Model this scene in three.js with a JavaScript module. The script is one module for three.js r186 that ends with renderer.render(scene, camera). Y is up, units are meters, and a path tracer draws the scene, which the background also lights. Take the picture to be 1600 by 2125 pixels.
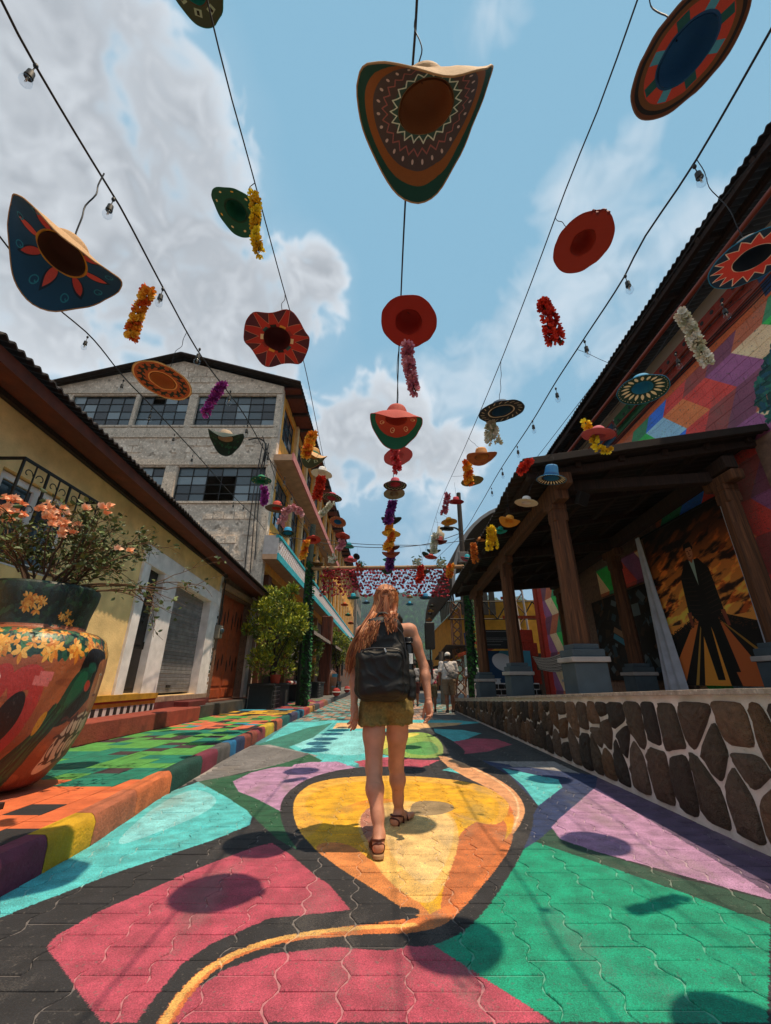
import * as THREE from 'three';
import { RoundedBoxGeometry } from 'three/addons/geometries/RoundedBoxGeometry.js';
import { mergeGeometries, mergeVertices, toCreasedNormals } from 'three/addons/utils/BufferGeometryUtils.js';
import { createNoise2D, createNoise3D, createNoise4D } from 'simplex-noise';

// ---------------------------------------------------------------- camera, renderer, sky, sun
const scene = new THREE.Scene();
const camera = new THREE.PerspectiveCamera(103.34, 1600 / 2125, 0.05, 3000);
camera.position.set(0, 0.97, 0);
camera.rotation.set(THREE.MathUtils.degToRad(22.474), 0, 0);
const renderer = new THREE.WebGLRenderer({ antialias: true });
renderer.toneMapping = THREE.LinearToneMapping;
renderer.toneMappingExposure = 2.15;
renderer.shadowMap.enabled = true;
scene.fog = new THREE.FogExp2(0x8fb0c2, 0.00022);

function mulberry(a) { return () => { a |= 0; a = a + 0x6d2b79f5 | 0; let t = Math.imul(a ^ a >>> 15, 1 | a); t = t + Math.imul(t ^ t >>> 7, 61 | t) ^ t; return ((t ^ t >>> 14) >>> 0) / 4294967296; }; }
let rnd = mulberry(11);
const rr = (a, b) => a + (b - a) * rnd();
const pick = (a) => a[Math.floor(rnd() * a.length)];
const n2 = createNoise2D(mulberry(3)), n3 = createNoise3D(mulberry(5)), n4 = createNoise4D(mulberry(6));
const fbm3 = (x, y, z, o = 5) => { let s = 0, a = 0.5, f = 1; for (let i = 0; i < o; i++) { s += a * n3(x * f, y * f, z * f); f *= 2.03; a *= 0.5; } return s; };
const fbm2 = (x, y, o = 4) => { let s = 0, a = 0.5, f = 1; for (let i = 0; i < o; i++) { s += a * n2(x * f, y * f); f *= 2.03; a *= 0.5; } return s; };
const clamp = (v, a = 0, b = 1) => Math.min(b, Math.max(a, v));
const sstep = (a, b, v) => { const t = clamp((v - a) / (b - a)); return t * t * (3 - 2 * t); };
const lerp = (a, b, t) => a + (b - a) * t;

const SUN = new THREE.Vector3(0.29, 1, 0.075).normalize();
const sun = new THREE.DirectionalLight(0xffe6c4, 2.35);
sun.position.copy(SUN).multiplyScalar(60).add(new THREE.Vector3(0, 0, -14));
sun.target.position.set(0, 0, -14);
sun.castShadow = true; sun.shadow.mapSize.set(4096, 4096); sun.shadow.radius = 1;
Object.assign(sun.shadow.camera, { left: -30, right: 30, top: 40, bottom: -40, near: 1, far: 140 });
scene.add(sun, sun.target);

{ // the sky: air and cumulus clouds, in an equirectangular float texture
  const W = 1664, H = 832, data = new Float32Array(W * H * 4);
  // banks of cloud: direction, angular radius, strength
  const banks = [
    [[-0.563,0.774,-0.289], .26, 1.0], [[-0.563,0.74,-0.368], .26, 1.0], [[-0.492,0.78,-0.388], .15, 1.0], [[-0.514,0.728,-0.453], .2, 1.0], [[-0.433,0.769,-0.47], .14, 1.0], [[-0.387,0.758,-0.524], .13, 1.0], [[-0.328,0.726,-0.604], .13, .95], [[-0.254,0.694,-0.674], .11, .9], [[-0.444,0.689,-0.573], .16, .7], [[-0.474,0.839,-0.269], .1, .7], [[-0.153,0.782,-0.604], .06, 1.0], [[-0.13,0.796,-0.592], .04, .8], [[-0.187,0.711,-0.678], .085, .85],
    [[-0.081,0.558,-0.826], .12, .95], [[0.035,0.531,-0.847], .13, .9], [[0.152,0.496,-0.855], .1, .75], [[-0.32,0.875,-0.364], .035, .62], [[-0.118,0.467,-0.876], .09, .7],
    [[0.114,0.611,-0.783], .1, .8, 1], [[0.198,0.652,-0.732], .08, .8, 1], [[0.282,0.695,-0.662], .09, .9, 1], [[0.372,0.711,-0.597], .1, 1, 1], [[0.449,0.715,-0.536], .11, 1, 1], [[0.508,0.72,-0.472], .1, .9, 1], [[0.343,0.818,-0.462], .07, .8, 1], [[0.398,0.807,-0.437], .06, .6, 1], [[0.426,0.823,-0.376], .05, .6, 1], [[0.185,0.942,-0.282], .05, .6, 1], [[0.472,0.632,-0.614], .08, .9, 1], [[0.095,0.383,-0.919], .16, .45, 1], [[-0.548,0.6,-0.583], .26, .7, 1], [[-0.611,0.618,-0.495], .25, .7, 1],
    [[-.8, .35, .5], .7, 1], [[.1, .45, .9], .45, .9], [[.6, .3, .75], .4, .7], [[-.2, .3, .9], .6, .7],
  ].map(([d, r, s, v]) => { const l = Math.hypot(...d); return [d[0] / l, d[1] / l, d[2] / l, r, s, v, Math.cos(Math.min(3.1, r * 2.2))]; });
  for (let j = 0; j < H; j++) {
    const el = ((j + 0.5) / H - 0.5) * Math.PI, y = Math.sin(el), ce = Math.cos(el);
    for (let i = 0; i < W; i++) {
      const az = ((i + 0.5) / W - 0.5) * 2 * Math.PI, x = ce * Math.cos(az), z = ce * Math.sin(az), o = (j * W + i) * 4;
      const up = clamp(y);
      // air: deeper overhead, milky towards the horizon
      const t = Math.pow(1 - up, 2.2);
      let r = lerp(0.121, 0.170, t), g = lerp(0.231, 0.23, t), b = lerp(0.316, 0.298, t);
      if (y > -0.02) {
        let m = 1, mv = 1; const ux = x, uy = y, uz = z;
        for (const [bx, by, bz, br, bs, veil, lim] of banks) { const dt = ux * bx + uy * by + uz * bz; if (dt > lim) { const d = Math.acos(clamp(dt, -1, 1)) / br; const e = 1 - Math.min(.97, bs * Math.exp(-d * d * 1.1)); veil ? mv *= e : m *= e; } } m = 1 - m; mv = 1 - mv;
        if (m + mv > .04) {
        const ax = x + fbm3(x * 5, y * 5, z * 5, 2) * .06, az = z + fbm3(x * 5 + 4, y * 5, z * 5, 2) * .06;
        const big = fbm3(ax * 3.4, y * 3.4, az * 3.4, 3), mid = 1 - 2.2 * Math.abs(fbm3(ax * 8 + 2, y * 8, az * 8, 3)), fine = fbm3(ax * 26, y * 26, az * 26, 4);
        // optical depth of the cloud, thicker in the heart of each bank, frayed at its rim
        const dens = Math.max(0, (m * 1.55 - .72 + big * 1.05 + (mid - .3) * .42 + fine * .3) * sstep(.04, .3, m));
        const cover = (1 - Math.exp(-dens * dens * 6 - dens * .9)) * .97;
        const veilD = Math.max(0, mv * 1.25 - .42 + big * .7 + mid * .14 + fine * .24 + fbm3(x * 3 + 3, y * 9, z * 3, 4) * .4);
        const wisp = Math.max((1 - Math.exp(-veilD * .85)) * sstep(0, .35, mv), (1 - Math.exp(-Math.max(0, m - .12 + big * .25) * .7)) * .5);
        const lit = clamp(1.1 - sstep(.1, .85, dens) * .44 + (mid - .3) * .16 + fine * .14 + big * .22, .56, 1.12);
        const cr = .345 * lit, cg = .357 * lit + .006, cb = .37 * lit + .018;
        const c = clamp(cover + wisp * (1 - cover));
        r = lerp(r, cr, c); g = lerp(g, cg, c); b = lerp(b, cb, c);
        }
      } else { r *= .6; g *= .55; b *= .5; }
      data[o] = r; data[o + 1] = g; data[o + 2] = b; data[o + 3] = 1;
    }
  }
  const sky = new THREE.DataTexture(data, W, H, THREE.RGBAFormat, THREE.FloatType);
  sky.mapping = THREE.EquirectangularReflectionMapping;
  sky.magFilter = sky.minFilter = THREE.LinearFilter; sky.wrapS = THREE.RepeatWrapping; sky.needsUpdate = true;
  scene.background = sky; scene.environment = sky;
}

// ---------------------------------------------------------------- helpers
const V = (x, y, z) => new THREE.Vector3(x, y, z);
const va = (a) => new THREE.Vector3(a[0], a[1], a[2]);
const taken = {};
function numbered(name) { const k = taken[name] = (taken[name] ?? -1) + 1; return k ? name + '_' + String(k).padStart(3, '0') : name; }
function tag(o, label, category, group) { o.userData.label = label; o.userData.category = category; if (group) o.userData.group = group; return o; }
function thing(name, label, category, pos = [0, 0, 0], turn = 0, group) {
  const o = new THREE.Group(); o.name = numbered(name); o.position.set(...pos); o.rotation.y = turn; tag(o, label, category, group); scene.add(o); return o;
}
function M(list) { // merge geometries, whatever attributes they carry
  list = list.flat().map((g) => { const q = g.index ? g.toNonIndexed() : g; if (!q.attributes.normal) q.computeVertexNormals(); for (const k of Object.keys(q.attributes)) if (!['position', 'normal', 'uv', 'color'].includes(k)) q.deleteAttribute(k); return q; });
  const col = list.some((g) => g.attributes.color);
  for (const g of list) {
    const c = g.attributes.position.count;
    if (!g.attributes.uv) g.setAttribute('uv', new THREE.BufferAttribute(new Float32Array(c * 2), 2));
    if (col && !g.attributes.color) g.setAttribute('color', new THREE.BufferAttribute(new Float32Array(c * 3).fill(1), 3));
  }
  return list.length === 1 ? list[0] : mergeGeometries(list);
}
function part(parent, name, geo, m, label) {
  const o = new THREE.Mesh(Array.isArray(geo) ? M(geo) : geo, m); o.name = name; o.castShadow = o.receiveShadow = true; parent.add(o);
  if (label) o.userData.label = label; return o;
}
function struct(name, geo, m) { const o = part(scene, numbered(name), geo, m); o.userData.kind = 'structure'; return o; }
const stuff = (o) => { o.userData.kind = 'stuff'; return o; };
const box = (w, h, d, x = 0, y = 0, z = 0) => new THREE.BoxGeometry(w, h, d).translate(x, y, z);
const rbox = (w, h, d, r, x = 0, y = 0, z = 0, s = 2) => new RoundedBoxGeometry(w, h, d, s, r).translate(x, y, z);
// box between two corners
const bx = (x0, x1, y0, y1, z0, z1) => box(Math.abs(x1 - x0), Math.abs(y1 - y0), Math.abs(z1 - z0), (x0 + x1) / 2, (y0 + y1) / 2, (z0 + z1) / 2);
function cyl(a, b, ra, rb = ra, seg = 8, open = false) {
  const A = Array.isArray(a) ? va(a) : a, B = Array.isArray(b) ? va(b) : b, d = B.clone().sub(A), L = d.length();
  const g = new THREE.CylinderGeometry(rb, ra, L, seg, 1, open);
  g.applyQuaternion(new THREE.Quaternion().setFromUnitVectors(V(0, 1, 0), d.normalize())); g.translate((A.x + B.x) / 2, (A.y + B.y) / 2, (A.z + B.z) / 2); return g;
}
function tube(pts, r, seg, rs = 5, closed = false) { return new THREE.TubeGeometry(new THREE.CatmullRomCurve3(pts.map((p) => Array.isArray(p) ? va(p) : p), closed, 'centripetal'), seg || pts.length * 4, r, rs, closed); }
function beam(a, b, w, h, up = V(0, 1, 0)) { // squared timber from a to b
  const A = va(a), B = va(b), d = B.clone().sub(A), L = d.length(); d.normalize();
  const x = up.clone().cross(d).normalize(), y = d.clone().cross(x);
  const g = new RoundedBoxGeometry(w, h, L, 1, Math.min(w, h) * .08); g.applyMatrix4(new THREE.Matrix4().makeBasis(x, y, d)); g.translate((A.x + B.x) / 2, (A.y + B.y) / 2, (A.z + B.z) / 2); return g;
}
function triUV(g, s = 1) { // uv in metres from the face direction
  g = g.index ? g.toNonIndexed() : g; const p = g.attributes.position, n = g.attributes.normal, uv = new Float32Array(p.count * 2);
  for (let i = 0; i < p.count; i += 3) {
    let nx = 0, ny = 0, nz = 0; for (let k = 0; k < 3; k++) { nx += Math.abs(n.getX(i + k)); ny += Math.abs(n.getY(i + k)); nz += Math.abs(n.getZ(i + k)); }
    for (let k = 0; k < 3; k++) { const x = p.getX(i + k), y = p.getY(i + k), z = p.getZ(i + k);
      const q = nx >= ny && nx >= nz ? [z, y] : ny >= nz ? [x, z] : [x, y]; uv[(i + k) * 2] = q[0] * s; uv[(i + k) * 2 + 1] = q[1] * s; }
  }
  g.setAttribute('uv', new THREE.BufferAttribute(uv, 2)); return g;
}
const T = (list, s) => triUV(M(Array.isArray(list) ? list : [list]), s);
function descend(g, k, z0) { const p = g.attributes.position; for (let i = 0; i < p.count; i++) p.setY(i, p.getY(i) + k * (p.getZ(i) - z0)); return g; }
function lathe(pts, seg = 24) { return new THREE.LatheGeometry(pts.map(([x, y]) => new THREE.Vector2(x, y)), seg); }
function hexc(c) { return new THREE.Color(c); }
function paint(g, c) { g = g.index ? g.toNonIndexed() : g; const k = hexc(c), a = new Float32Array(g.attributes.position.count * 3); for (let i = 0; i < a.length; i += 3) { a[i] = k.r; a[i + 1] = k.g; a[i + 2] = k.b; } g.setAttribute('color', new THREE.BufferAttribute(a, 3)); return g; }

// ---- textures
function canvas(w, h, draw) { const c = document.createElement('canvas'); c.width = w; c.height = h; const x = c.getContext('2d'); draw(x, w, h); return c; }
function ctex(c, colour = true) { const t = new THREE.CanvasTexture(c); if (colour) t.colorSpace = THREE.SRGBColorSpace; t.wrapS = t.wrapT = THREE.RepeatWrapping; t.anisotropy = 8; return t; }
function dtex(S, f, colour) { const d = new Uint8Array(S * S * 4); for (let j = 0; j < S; j++) for (let i = 0; i < S; i++) { const v = f(i / S, j / S), o = (j * S + i) * 4; if (Array.isArray(v)) { d[o] = v[0]; d[o + 1] = v[1]; d[o + 2] = v[2]; } else d[o] = d[o + 1] = d[o + 2] = v; d[o + 3] = 255; }
  const t = new THREE.DataTexture(d, S, S); t.wrapS = t.wrapT = THREE.RepeatWrapping; t.magFilter = THREE.LinearFilter; t.minFilter = THREE.LinearMipmapLinearFilter; t.generateMipmaps = true; if (colour) t.colorSpace = THREE.SRGBColorSpace; t.needsUpdate = true; return t; }
// tileable noise on a torus
const tor = (u, v, f, o, s = 0) => { const a = u * 2 * Math.PI, b = v * 2 * Math.PI; let R = f / 6.283, t = 0, k = .5; for (let i = 0; i < o; i++) { t += k * n4(Math.cos(a) * R + s, Math.sin(a) * R, Math.cos(b) * R, Math.sin(b) * R + s); R *= 2.02; k *= .5; } return t; };
const grainy = (u, v, f, o, s) => { const a = u * 2 * Math.PI, b = v * 2 * Math.PI; let R = f / 6.283, t = 0, k = .5; for (let i = 0; i < o; i++) { t += k * n4(Math.cos(a) * R + s, Math.sin(a) * R, Math.cos(b) * R * .07, Math.sin(b) * R * .07 + s); R *= 2.02; k *= .5; } return t; };
const grainTex = dtex(512, (u, v) => clamp(226 + tor(u, v, 9, 5) * 60 + (rnd() - .5) * 26, 0, 255), true);
const plasterTex = dtex(512, (u, v) => clamp(238 + tor(u, v, 5, 6, 4) * 40 + (rnd() - .5) * 10, 0, 255), true);
const bumpTex = dtex(512, (u, v) => clamp(128 + tor(u, v, 26, 5, 8) * 120 + (rnd() - .5) * 40, 0, 255));
const softBump = dtex(256, (u, v) => clamp(128 + tor(u, v, 14, 5, 2) * 130, 0, 255));
const roughC = dtex(1024, (u, v) => { // weathered concrete block
  const a = tor(u, v, 6, 7, 1), b = tor(u, v, 24, 5, 6), s = tor(u, v, 7, 5, 12); let k = 212 + a * 52 + b * 46 + (rnd() - .5) * 24; k -= 60 * sstep(.2, .5, s); k += 34 * sstep(.2, .45, b);
  return [clamp(k + 4, 0, 255), clamp(k - 2, 0, 255), clamp(k - 9, 0, 255)]; }, true);
const roughB = dtex(1024, (u, v) => clamp(128 + tor(u, v, 9, 7, 1) * 120 + tor(u, v, 60, 4, 6) * 60, 0, 255));
const woodTex = dtex(512, (u, v) => { const g = grainy(u, v, 16, 4, 3) + .6 * grainy(u, v, 46, 3, 9); const k = 190 + g * 110 + (rnd() - .5) * 12; return clamp(k, 60, 255); }, true);
const woodBump = dtex(512, (u, v) => clamp(128 + grainy(u, v, 22, 4, 3) * 150, 0, 255));
const rep = (t, x, y = x) => { const c = t.clone(); c.repeat.set(x, y); c.needsUpdate = true; return c; };
const grain1 = rep(grainTex, 1, 1), grain2 = rep(grainTex, .45), bump4 = rep(bumpTex, 3), bump1 = rep(bumpTex, 1.1), plaster1 = rep(plasterTex, .5), softb1 = rep(softBump, 1.5);
function mat(color, o = {}) {
  const { rough = .85, map = grain1, bump = bump1, bs = .003, metal = 0, ...rest } = o;
  const m = new THREE.MeshStandardMaterial({ color, roughness: rough, metalness: metal, ...rest });
  if (map) m.map = map; if (bump && bs) { m.bumpMap = bump; m.bumpScale = bs; } return m;
}
const MAT = {
  yellow: mat(0xffd998, { map: plaster1, bump: softb1, bs: .004 }), white: mat(0xf2ecee, { map: plaster1, bs: .002 }), dark: mat(0x1b1918, { bs: .002 }), black: mat(0x141414, { map: null, bump: null, rough: .6 }),
  iron: mat(0x1a1714, { map: null, bump: null, rough: .55, metal: .3 }), wood: mat(0x75492b, { map: rep(woodTex, 2, 1), bump: rep(woodBump, 2, 1), bs: .004 }), woodDark: mat(0x3a2318, { map: rep(woodTex, 1.5, 1), bump: rep(woodBump, 2, 1), bs: .003 }),
  tin: mat(0x2b1e18, { map: grain2, rough: .7, metal: .2 }), tinGrey: mat(0x4a443e, { map: grain2, rough: .6, metal: .35 }), rust: mat(0x6a2f1a, { map: grain2, rough: .8 }), concrete: mat(0xfff0e0, { map: rep(roughC, .3), bump: rep(roughB, .3), bs: .05, rough: .95 }),
  concrete2: mat(0xf4e6d6, { map: rep(roughC, .7), bump: rep(roughB, .7), bs: .015, rough: .95 }), glass: new THREE.MeshPhysicalMaterial({ color: 0x33414a, roughness: .08, metalness: 0, ior: 1.6, specularIntensity: 1 }), interior: mat(0xb5a795, { map: null, bump: null }),
  skin: new THREE.MeshPhysicalMaterial({ color: 0xc98563, roughness: .55, sheen: .2, bumpMap: rep(bumpTex, 9), bumpScale: .0006 }),
  wire: mat(0x15151a, { map: null, bump: null, rough: .6 }),
};

// ---------------------------------------------------------------- street: interlocking pavers under a painted mural
const KERB = [[-1.86, 1], [-1.86, -3.15], [-1.99, -4.22], [-2.05, -5.25], [-2.12, -6.33], [-2.14, -7.5], [-2.33, -11], [-2.45, -22], [-2.5, -75]];
const kerbX = (z) => { for (let i = 1; i < KERB.length; i++) if (z >= KERB[i][1]) { const [a, b] = [KERB[i - 1], KERB[i]]; return lerp(a[0], b[0], clamp((a[1] - z) / (a[1] - b[1]))); } return -2.5; };
function mural(ctx, S, x0, zNear, wide, len) { // draws the street painting; world metres, far end up
  // world z (negative ahead): pixel y = S - (zNear - z) / len * S
  ctx.setTransform(S[0] / wide, 0, 0, S[1] / len, -x0 * S[0] / wide, S[1] - zNear * S[1] / len);
  const path = (p, soft) => { ctx.beginPath();
    if (!soft) p.forEach(([x, z], i) => i ? ctx.lineTo(x, z) : ctx.moveTo(x, z));
    else { const n = p.length, mid = (i) => [(p[i % n][0] + p[(i + 1) % n][0]) / 2, (p[i % n][1] + p[(i + 1) % n][1]) / 2]; ctx.moveTo(...mid(0)); for (let i = 1; i <= n; i++) ctx.quadraticCurveTo(...p[i % n], ...mid(i)); }
    ctx.closePath(); };
  const fill = (c, p, soft) => { path(p, soft); ctx.fillStyle = c; ctx.fill(); };
  const line = (c, w, p, soft = true) => { ctx.beginPath(); ctx.moveTo(...p[0]); if (soft) { for (let i = 1; i < p.length - 1; i++) ctx.quadraticCurveTo(...p[i], (p[i][0] + p[i + 1][0]) / 2, (p[i][1] + p[i + 1][1]) / 2); ctx.lineTo(...p[p.length - 1]); } else p.slice(1).forEach((q) => ctx.lineTo(...q)); ctx.strokeStyle = c; ctx.lineWidth = w; ctx.lineCap = ctx.lineJoin = 'round'; ctx.stroke(); };
  const K = '#26262a', CY = '#4fb3b8', CY2 = '#7cc4cb', GN = '#1f5238', LI = '#a57ea2', RED = '#a8465a', TE = '#068f70', YE = '#d9a31c', PE = '#cf9468', OR = '#c9713c', NAVY = '#24345c', GR = '#6d6b6c', CH = '#35383b';
  ctx.fillStyle = K; ctx.fillRect(x0 - 1, zNear - len - 1, wide + 2, len + 2);
  // far street: woven pattern of small coloured rectangles
  const R = mulberry(21);
  for (let i = 0; i < 46; i++) for (let j = 0; j < 26; j++) { const z = -10.6 - i * .42, x = -2.5 + j * .2; const q = Math.abs(x - .35);
    const c = q < .32 ? ((i + j) % 2 ? '#8fc4c6' : '#3c5a60') : q < .9 ? ((i * 3 + j) % 5 < 2 ? '#b98a6f' : '#8a7f78') : ((i + 2 * j) % 4 === 0 ? '#5d9c9f' : (i + j) % 3 === 0 ? '#3f6b60' : R() < .5 ? '#86786e' : '#9a7a66');
    fill(c, [[x, z], [x + .19, z], [x + .19, z - .4], [x, z - .4]]); }
  fill('#57595a', [[2.25,-14.03],[2.8,-11],[2.45,-11],[1.31,-12.33],[1.23,-14.43]]);
  // upper fields
  fill('#3f7f86', [[-2.9,-11.37],[2.9,-11.37],[2.6,-9.49],[1.05,-6.76],[-0.55,-5.42],[-1.96,-6.76]]); 
  fill(CY, [[-2.33,-11],[-0.51,-12.04],[1.85,-11.63],[2.62,-10.77],[1.57,-8.35],[0.62,-6.01],[-0.65,-5.76],[-1.38,-6.68],[-1.98,-7.32]]);
  fill(CY2, [[-1.46,-8.7],[-0.21,-9.76],[-0.07,-6.76],[-0.65,-6.29],[-1.63,-7.47]], true);
  fill('#2f7468', [[-2.08,-7.42],[-1.68,-9.94],[-1.28,-11],[-1.31,-8.35],[-1.5,-7.22],[-1.04,-6.29],[-1.31,-6.37]]);
  fill('#d2a878', [[-1.17,-11],[1.87,-11],[1.29,-9.4],[0.21,-9.76],[-1.13,-9.76]]);
  fill(CH, [[2.33,-11],[2.68,-9.76],[2.46,-5.37],[2.01,-4.55],[1.99,-5.42],[1.27,-5.92],[1.12,-6.76],[0.87,-8.35],[0.72,-9.76]]);
  fill(CY, [[1.03,-9.76],[1.6,-9.49],[1.87,-8.92],[1.21,-7.74],[0.93,-8.49]]);
  fill('#8d8b8b', [[-2.13,-7.32],[-1.87,-7.47],[-0.93,-6.44],[-1.17,-5.7],[-1.64,-5.37],[-1.92,-4.9],[-2.08,-5.27],[-2.14,-6.29]]);
  fill(GR, [[-2.1,-7.47],[-1.1,-6.64],[-1.04,-6.29],[-1.4,-5.7],[-1.9,-4.86],[-2.04,-5.03],[-2.07,-5.7],[-2.13,-6.37]]);
  fill(GN, [[-1.92,-4.9],[-1.61,-5.27],[-1.23,-6.01],[-1.07,-6.56],[-0.82,-6.08],[-0.88,-5.42],[-0.81,-3.81],[-0.5,-3.05],[-0.71,-3.28],[-1.05,-3.81]]);
  fill(LI, [[-1.57,-4.9],[-1.52,-5.32],[-1.37,-5.59],[-0.98,-5.95],[-0.62,-6.01],[-0.37,-5.64],[-0.16,-5.17],[-0.57,-5.13],[-0.83,-4.84],[-0.89,-4.3],[-0.83,-3.88],[-1.08,-4.19],[-1.38,-4.51]], false);
  fill(RED, [[-0.4,-6.01],[-0.06,-6.29],[0.7,-6.44],[0.81,-6.26],[0.27,-5.37],[-0.03,-5.42],[-0.17,-5.42]]);
  fill(RED, [[0.95,-7.63],[1.59,-8.22],[1.95,-8.1],[2.04,-7.47],[1.47,-6.76],[1.06,-6.52]]);
  fill(CY, [[0.34,-5.03],[0.86,-5.76],[0.96,-4.99],[0.64,-4.86]]);
  // leaf
  fill(K, [[-0.4,-8.04],[0,-9.4],[0.82,-9.76],[1.14,-8.35],[1.2,-6.29],[0.43,-6.01],[-0.28,-6.76]], true);
  fill('#7fa04a', [[-0.2,-7.74],[0.28,-8.92],[0.78,-9.24],[0.97,-8.04],[0.82,-6.37],[0.51,-6.18],[0,-6.44],[-0.22,-6.98]], true);
  fill('#c5bb52', [[-0.24,-7.74],[0,-8.7],[0.48,-9.08],[0.74,-8.85],[0.25,-8.04],[0,-6.98],[-0.14,-6.85]], true);
  fill('#4d8f4a', [[0.23,-7.32],[0.76,-8.04],[0.83,-6.98],[0.66,-6.44],[0.3,-6.56]], true);
  // lower fields
  fill(CY, [[-1.7,-2.33],[-1.92,-2.58],[-1.89,-2.78],[-2.04,-4.3],[-1.92,-4.9],[-1.41,-4.3],[-1.11,-3.91],[-1.02,-3.75],[-0.98,-3.56],[-1.13,-3.25],[-1.45,-2.8]]);
  fill(CY2, [[-1.93,-4.14],[-1.84,-4.7],[-1.34,-4.1],[-1.59,-3.29],[-1.74,-3.13]], true);
  fill(RED, [[-1.33,-2.12],[-1.35,-2.2],[-1.3,-2.37],[-1.06,-2.8],[-0.84,-3.13],[-0.73,-3.22],[-0.58,-3.04],[-0.36,-2.73],[-0.19,-2.53],[-0.06,-2.43],[-0.24,-2.37],[-0.51,-2.33],[-0.69,-2.14],[-0.75,-2.02],[-0.76,-1.85],[-0.76,-1.74],[-0.87,-1.74]], false);
  fill(RED, [[-0.68,-1.74],[-0.65,-1.87],[-0.59,-1.98],[-0.44,-2.08],[-0.19,-2.12],[0,-2.1],[0.18,-2.15],[0.29,-2.05],[0.51,-1.74]]);
  fill(TE, [[0.17,-2.15],[0.4,-2.35],[0.51,-2.52],[0.66,-2.85],[0.77,-3.02],[0.97,-3.23],[1.19,-2.97],[1.31,-2.78],[1.65,-2.28],[1.17,-1.74],[0.52,-1.74]]);
  fill('#27473a', [[0.97,-3.23],[1.2,-3.52],[1.29,-3.07],[1.54,-2.74],[1.83,-2.48],[1.65,-2.28],[1.31,-2.78]]);
  fill(NAVY, [[1.25,-6.08],[1.96,-5.64],[2.31,-5.13],[2,-4.55],[1.2,-3.52],[0.97,-3.23],[0.76,-3.01],[0.93,-3.38],[1.27,-4.04],[1.36,-5.17]]);
  fill('#8f8d8f', [[1.3,-6.01],[2.16,-6.01],[2.17,-5.27],[1.9,-5.48]]);
  fill(CY, [[1.38,-5.59],[1.81,-4.99],[1.72,-4.66],[1.27,-4.04],[1.36,-4.74]]);
  fill(LI, [[2.04,-4.66],[1.3,-3.69],[1.18,-3.52],[1.15,-3.28],[1.29,-3.07],[1.84,-2.49],[2.27,-2.98],[2.3,-3.38]]);
  fill('#5d4a66', [[2.29,-5.13],[2.27,-2.98],[2.05,-2.57],[1.88,-2.48],[2.04,-4.66]], false);
  // the fruit
  fill(K, [[-0.82,-3.75],[-0.93,-4.38],[-0.83,-5.13],[-0.35,-5.7],[0.58,-5.64],[1.05,-4.95],[1.24,-4.3],[1.15,-3.75],[0.87,-3.13],[0.62,-2.67],[0.42,-2.33],[0.25,-2.15],[0.09,-2.1],[-0.08,-2.24],[-0.27,-2.62],[-0.57,-3.13]], true);
  const fruit = [[-0.7,-3.69],[-0.83,-4.38],[-0.71,-4.99],[-0.05,-5.22],[0.67,-5.08],[1.1,-4.55],[1.09,-4],[0.83,-3.29],[0.55,-2.79],[0.37,-2.48],[0.22,-2.3],[0.11,-2.36],[-0.02,-2.55],[-0.27,-2.85],[-0.49,-3.19]];
  path(fruit, true); ctx.save(); ctx.clip();
  { const g = ctx.createRadialGradient(.12, -3.15, .25, .12, -3.2, 1.15); g.addColorStop(0, '#dba52a'); g.addColorStop(.5, YE); g.addColorStop(.8, '#d8901f'); g.addColorStop(1, '#c4683e'); ctx.fillStyle = g; ctx.fillRect(-2, -6, 4, 5); }
  fill('#c97e45', [[-0.49,-3.19],[-0.25,-3.25],[-0.03,-2.85],[0.18,-2.43],[0.22,-2.29],[0.04,-2.39],[-0.26,-2.76]], true);
  fill('#b96a3c', [[0.22,-2.29],[0.35,-2.85],[0.56,-3.58],[0.97,-3.81],[0.66,-2.91],[0.33,-2.39]], true);
  fill('#d9a23c', [[-0.87,-4.55],[-0.55,-5.42],[0.55,-5.42],[1.19,-4.55],[0.85,-3.48],[0.58,-3.69],[0,-4.38],[-0.44,-4.07],[-0.48,-3.29],[-0.64,-3.29]], true);
  fill('#d8a11d', [[-0.77,-4.3],[-0.4,-4.95],[0.5,-4.9],[1.05,-4.38],[0.78,-3.48],[0.6,-3.81],[0.13,-4.34],[-0.33,-4.14],[-0.47,-3.48]], true);
  fill('#d9ae62', [[-0.24,-3.69],[-0.08,-4.1],[0.21,-4.22],[0.51,-3.94],[0.52,-3.38],[0.32,-2.67],[0.2,-2.41],[0.07,-2.57],[-0.08,-2.91]], true);
  fill('#a9705f', [[-0.21,-3.64],[-0.14,-4.04],[0,-4.1],[-0.09,-3.69],[-0.03,-3.13],[-0.09,-3.13]], true);
  fill('#dfbb7c', [[0,-3.81],[0.28,-4.04],[0.52,-3.81],[0.46,-3.29],[0.24,-2.57],[0.13,-2.73],[0,-3.13]], true);
  fill('#8f7a5a', [[0.17,-3.81],[0.25,-4.22],[0.54,-4.16],[0.58,-3.94],[0.37,-3.76]], true);
  ctx.restore();
  // peach ribbon on the right shoulder and the stem curling away to the lower left
  fill(PE, [[0.73,-6.68],[1.07,-5.64],[1.24,-4.74],[1.17,-4.04],[1.01,-3.63],[0.8,-3.25],[1.02,-3.81],[1.06,-4.41],[0.84,-5.17],[0.71,-6.01]], true);
  line('#e0b98f', .018, [[0.84,-6.29],[1.1,-5.42],[1.2,-4.55],[1.09,-3.94],[0.9,-3.48]]);
  fill(OR, [[0.17,-2.33],[0.37,-2.52],[0.57,-2.85],[0.91,-3.52],[0.79,-3.13],[0.49,-2.62],[0.27,-2.27],[0.1,-2.21],[-0.08,-2.21],[-0.31,-2.17],[-0.32,-2.23],[-0.04,-2.29]], true);
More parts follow.
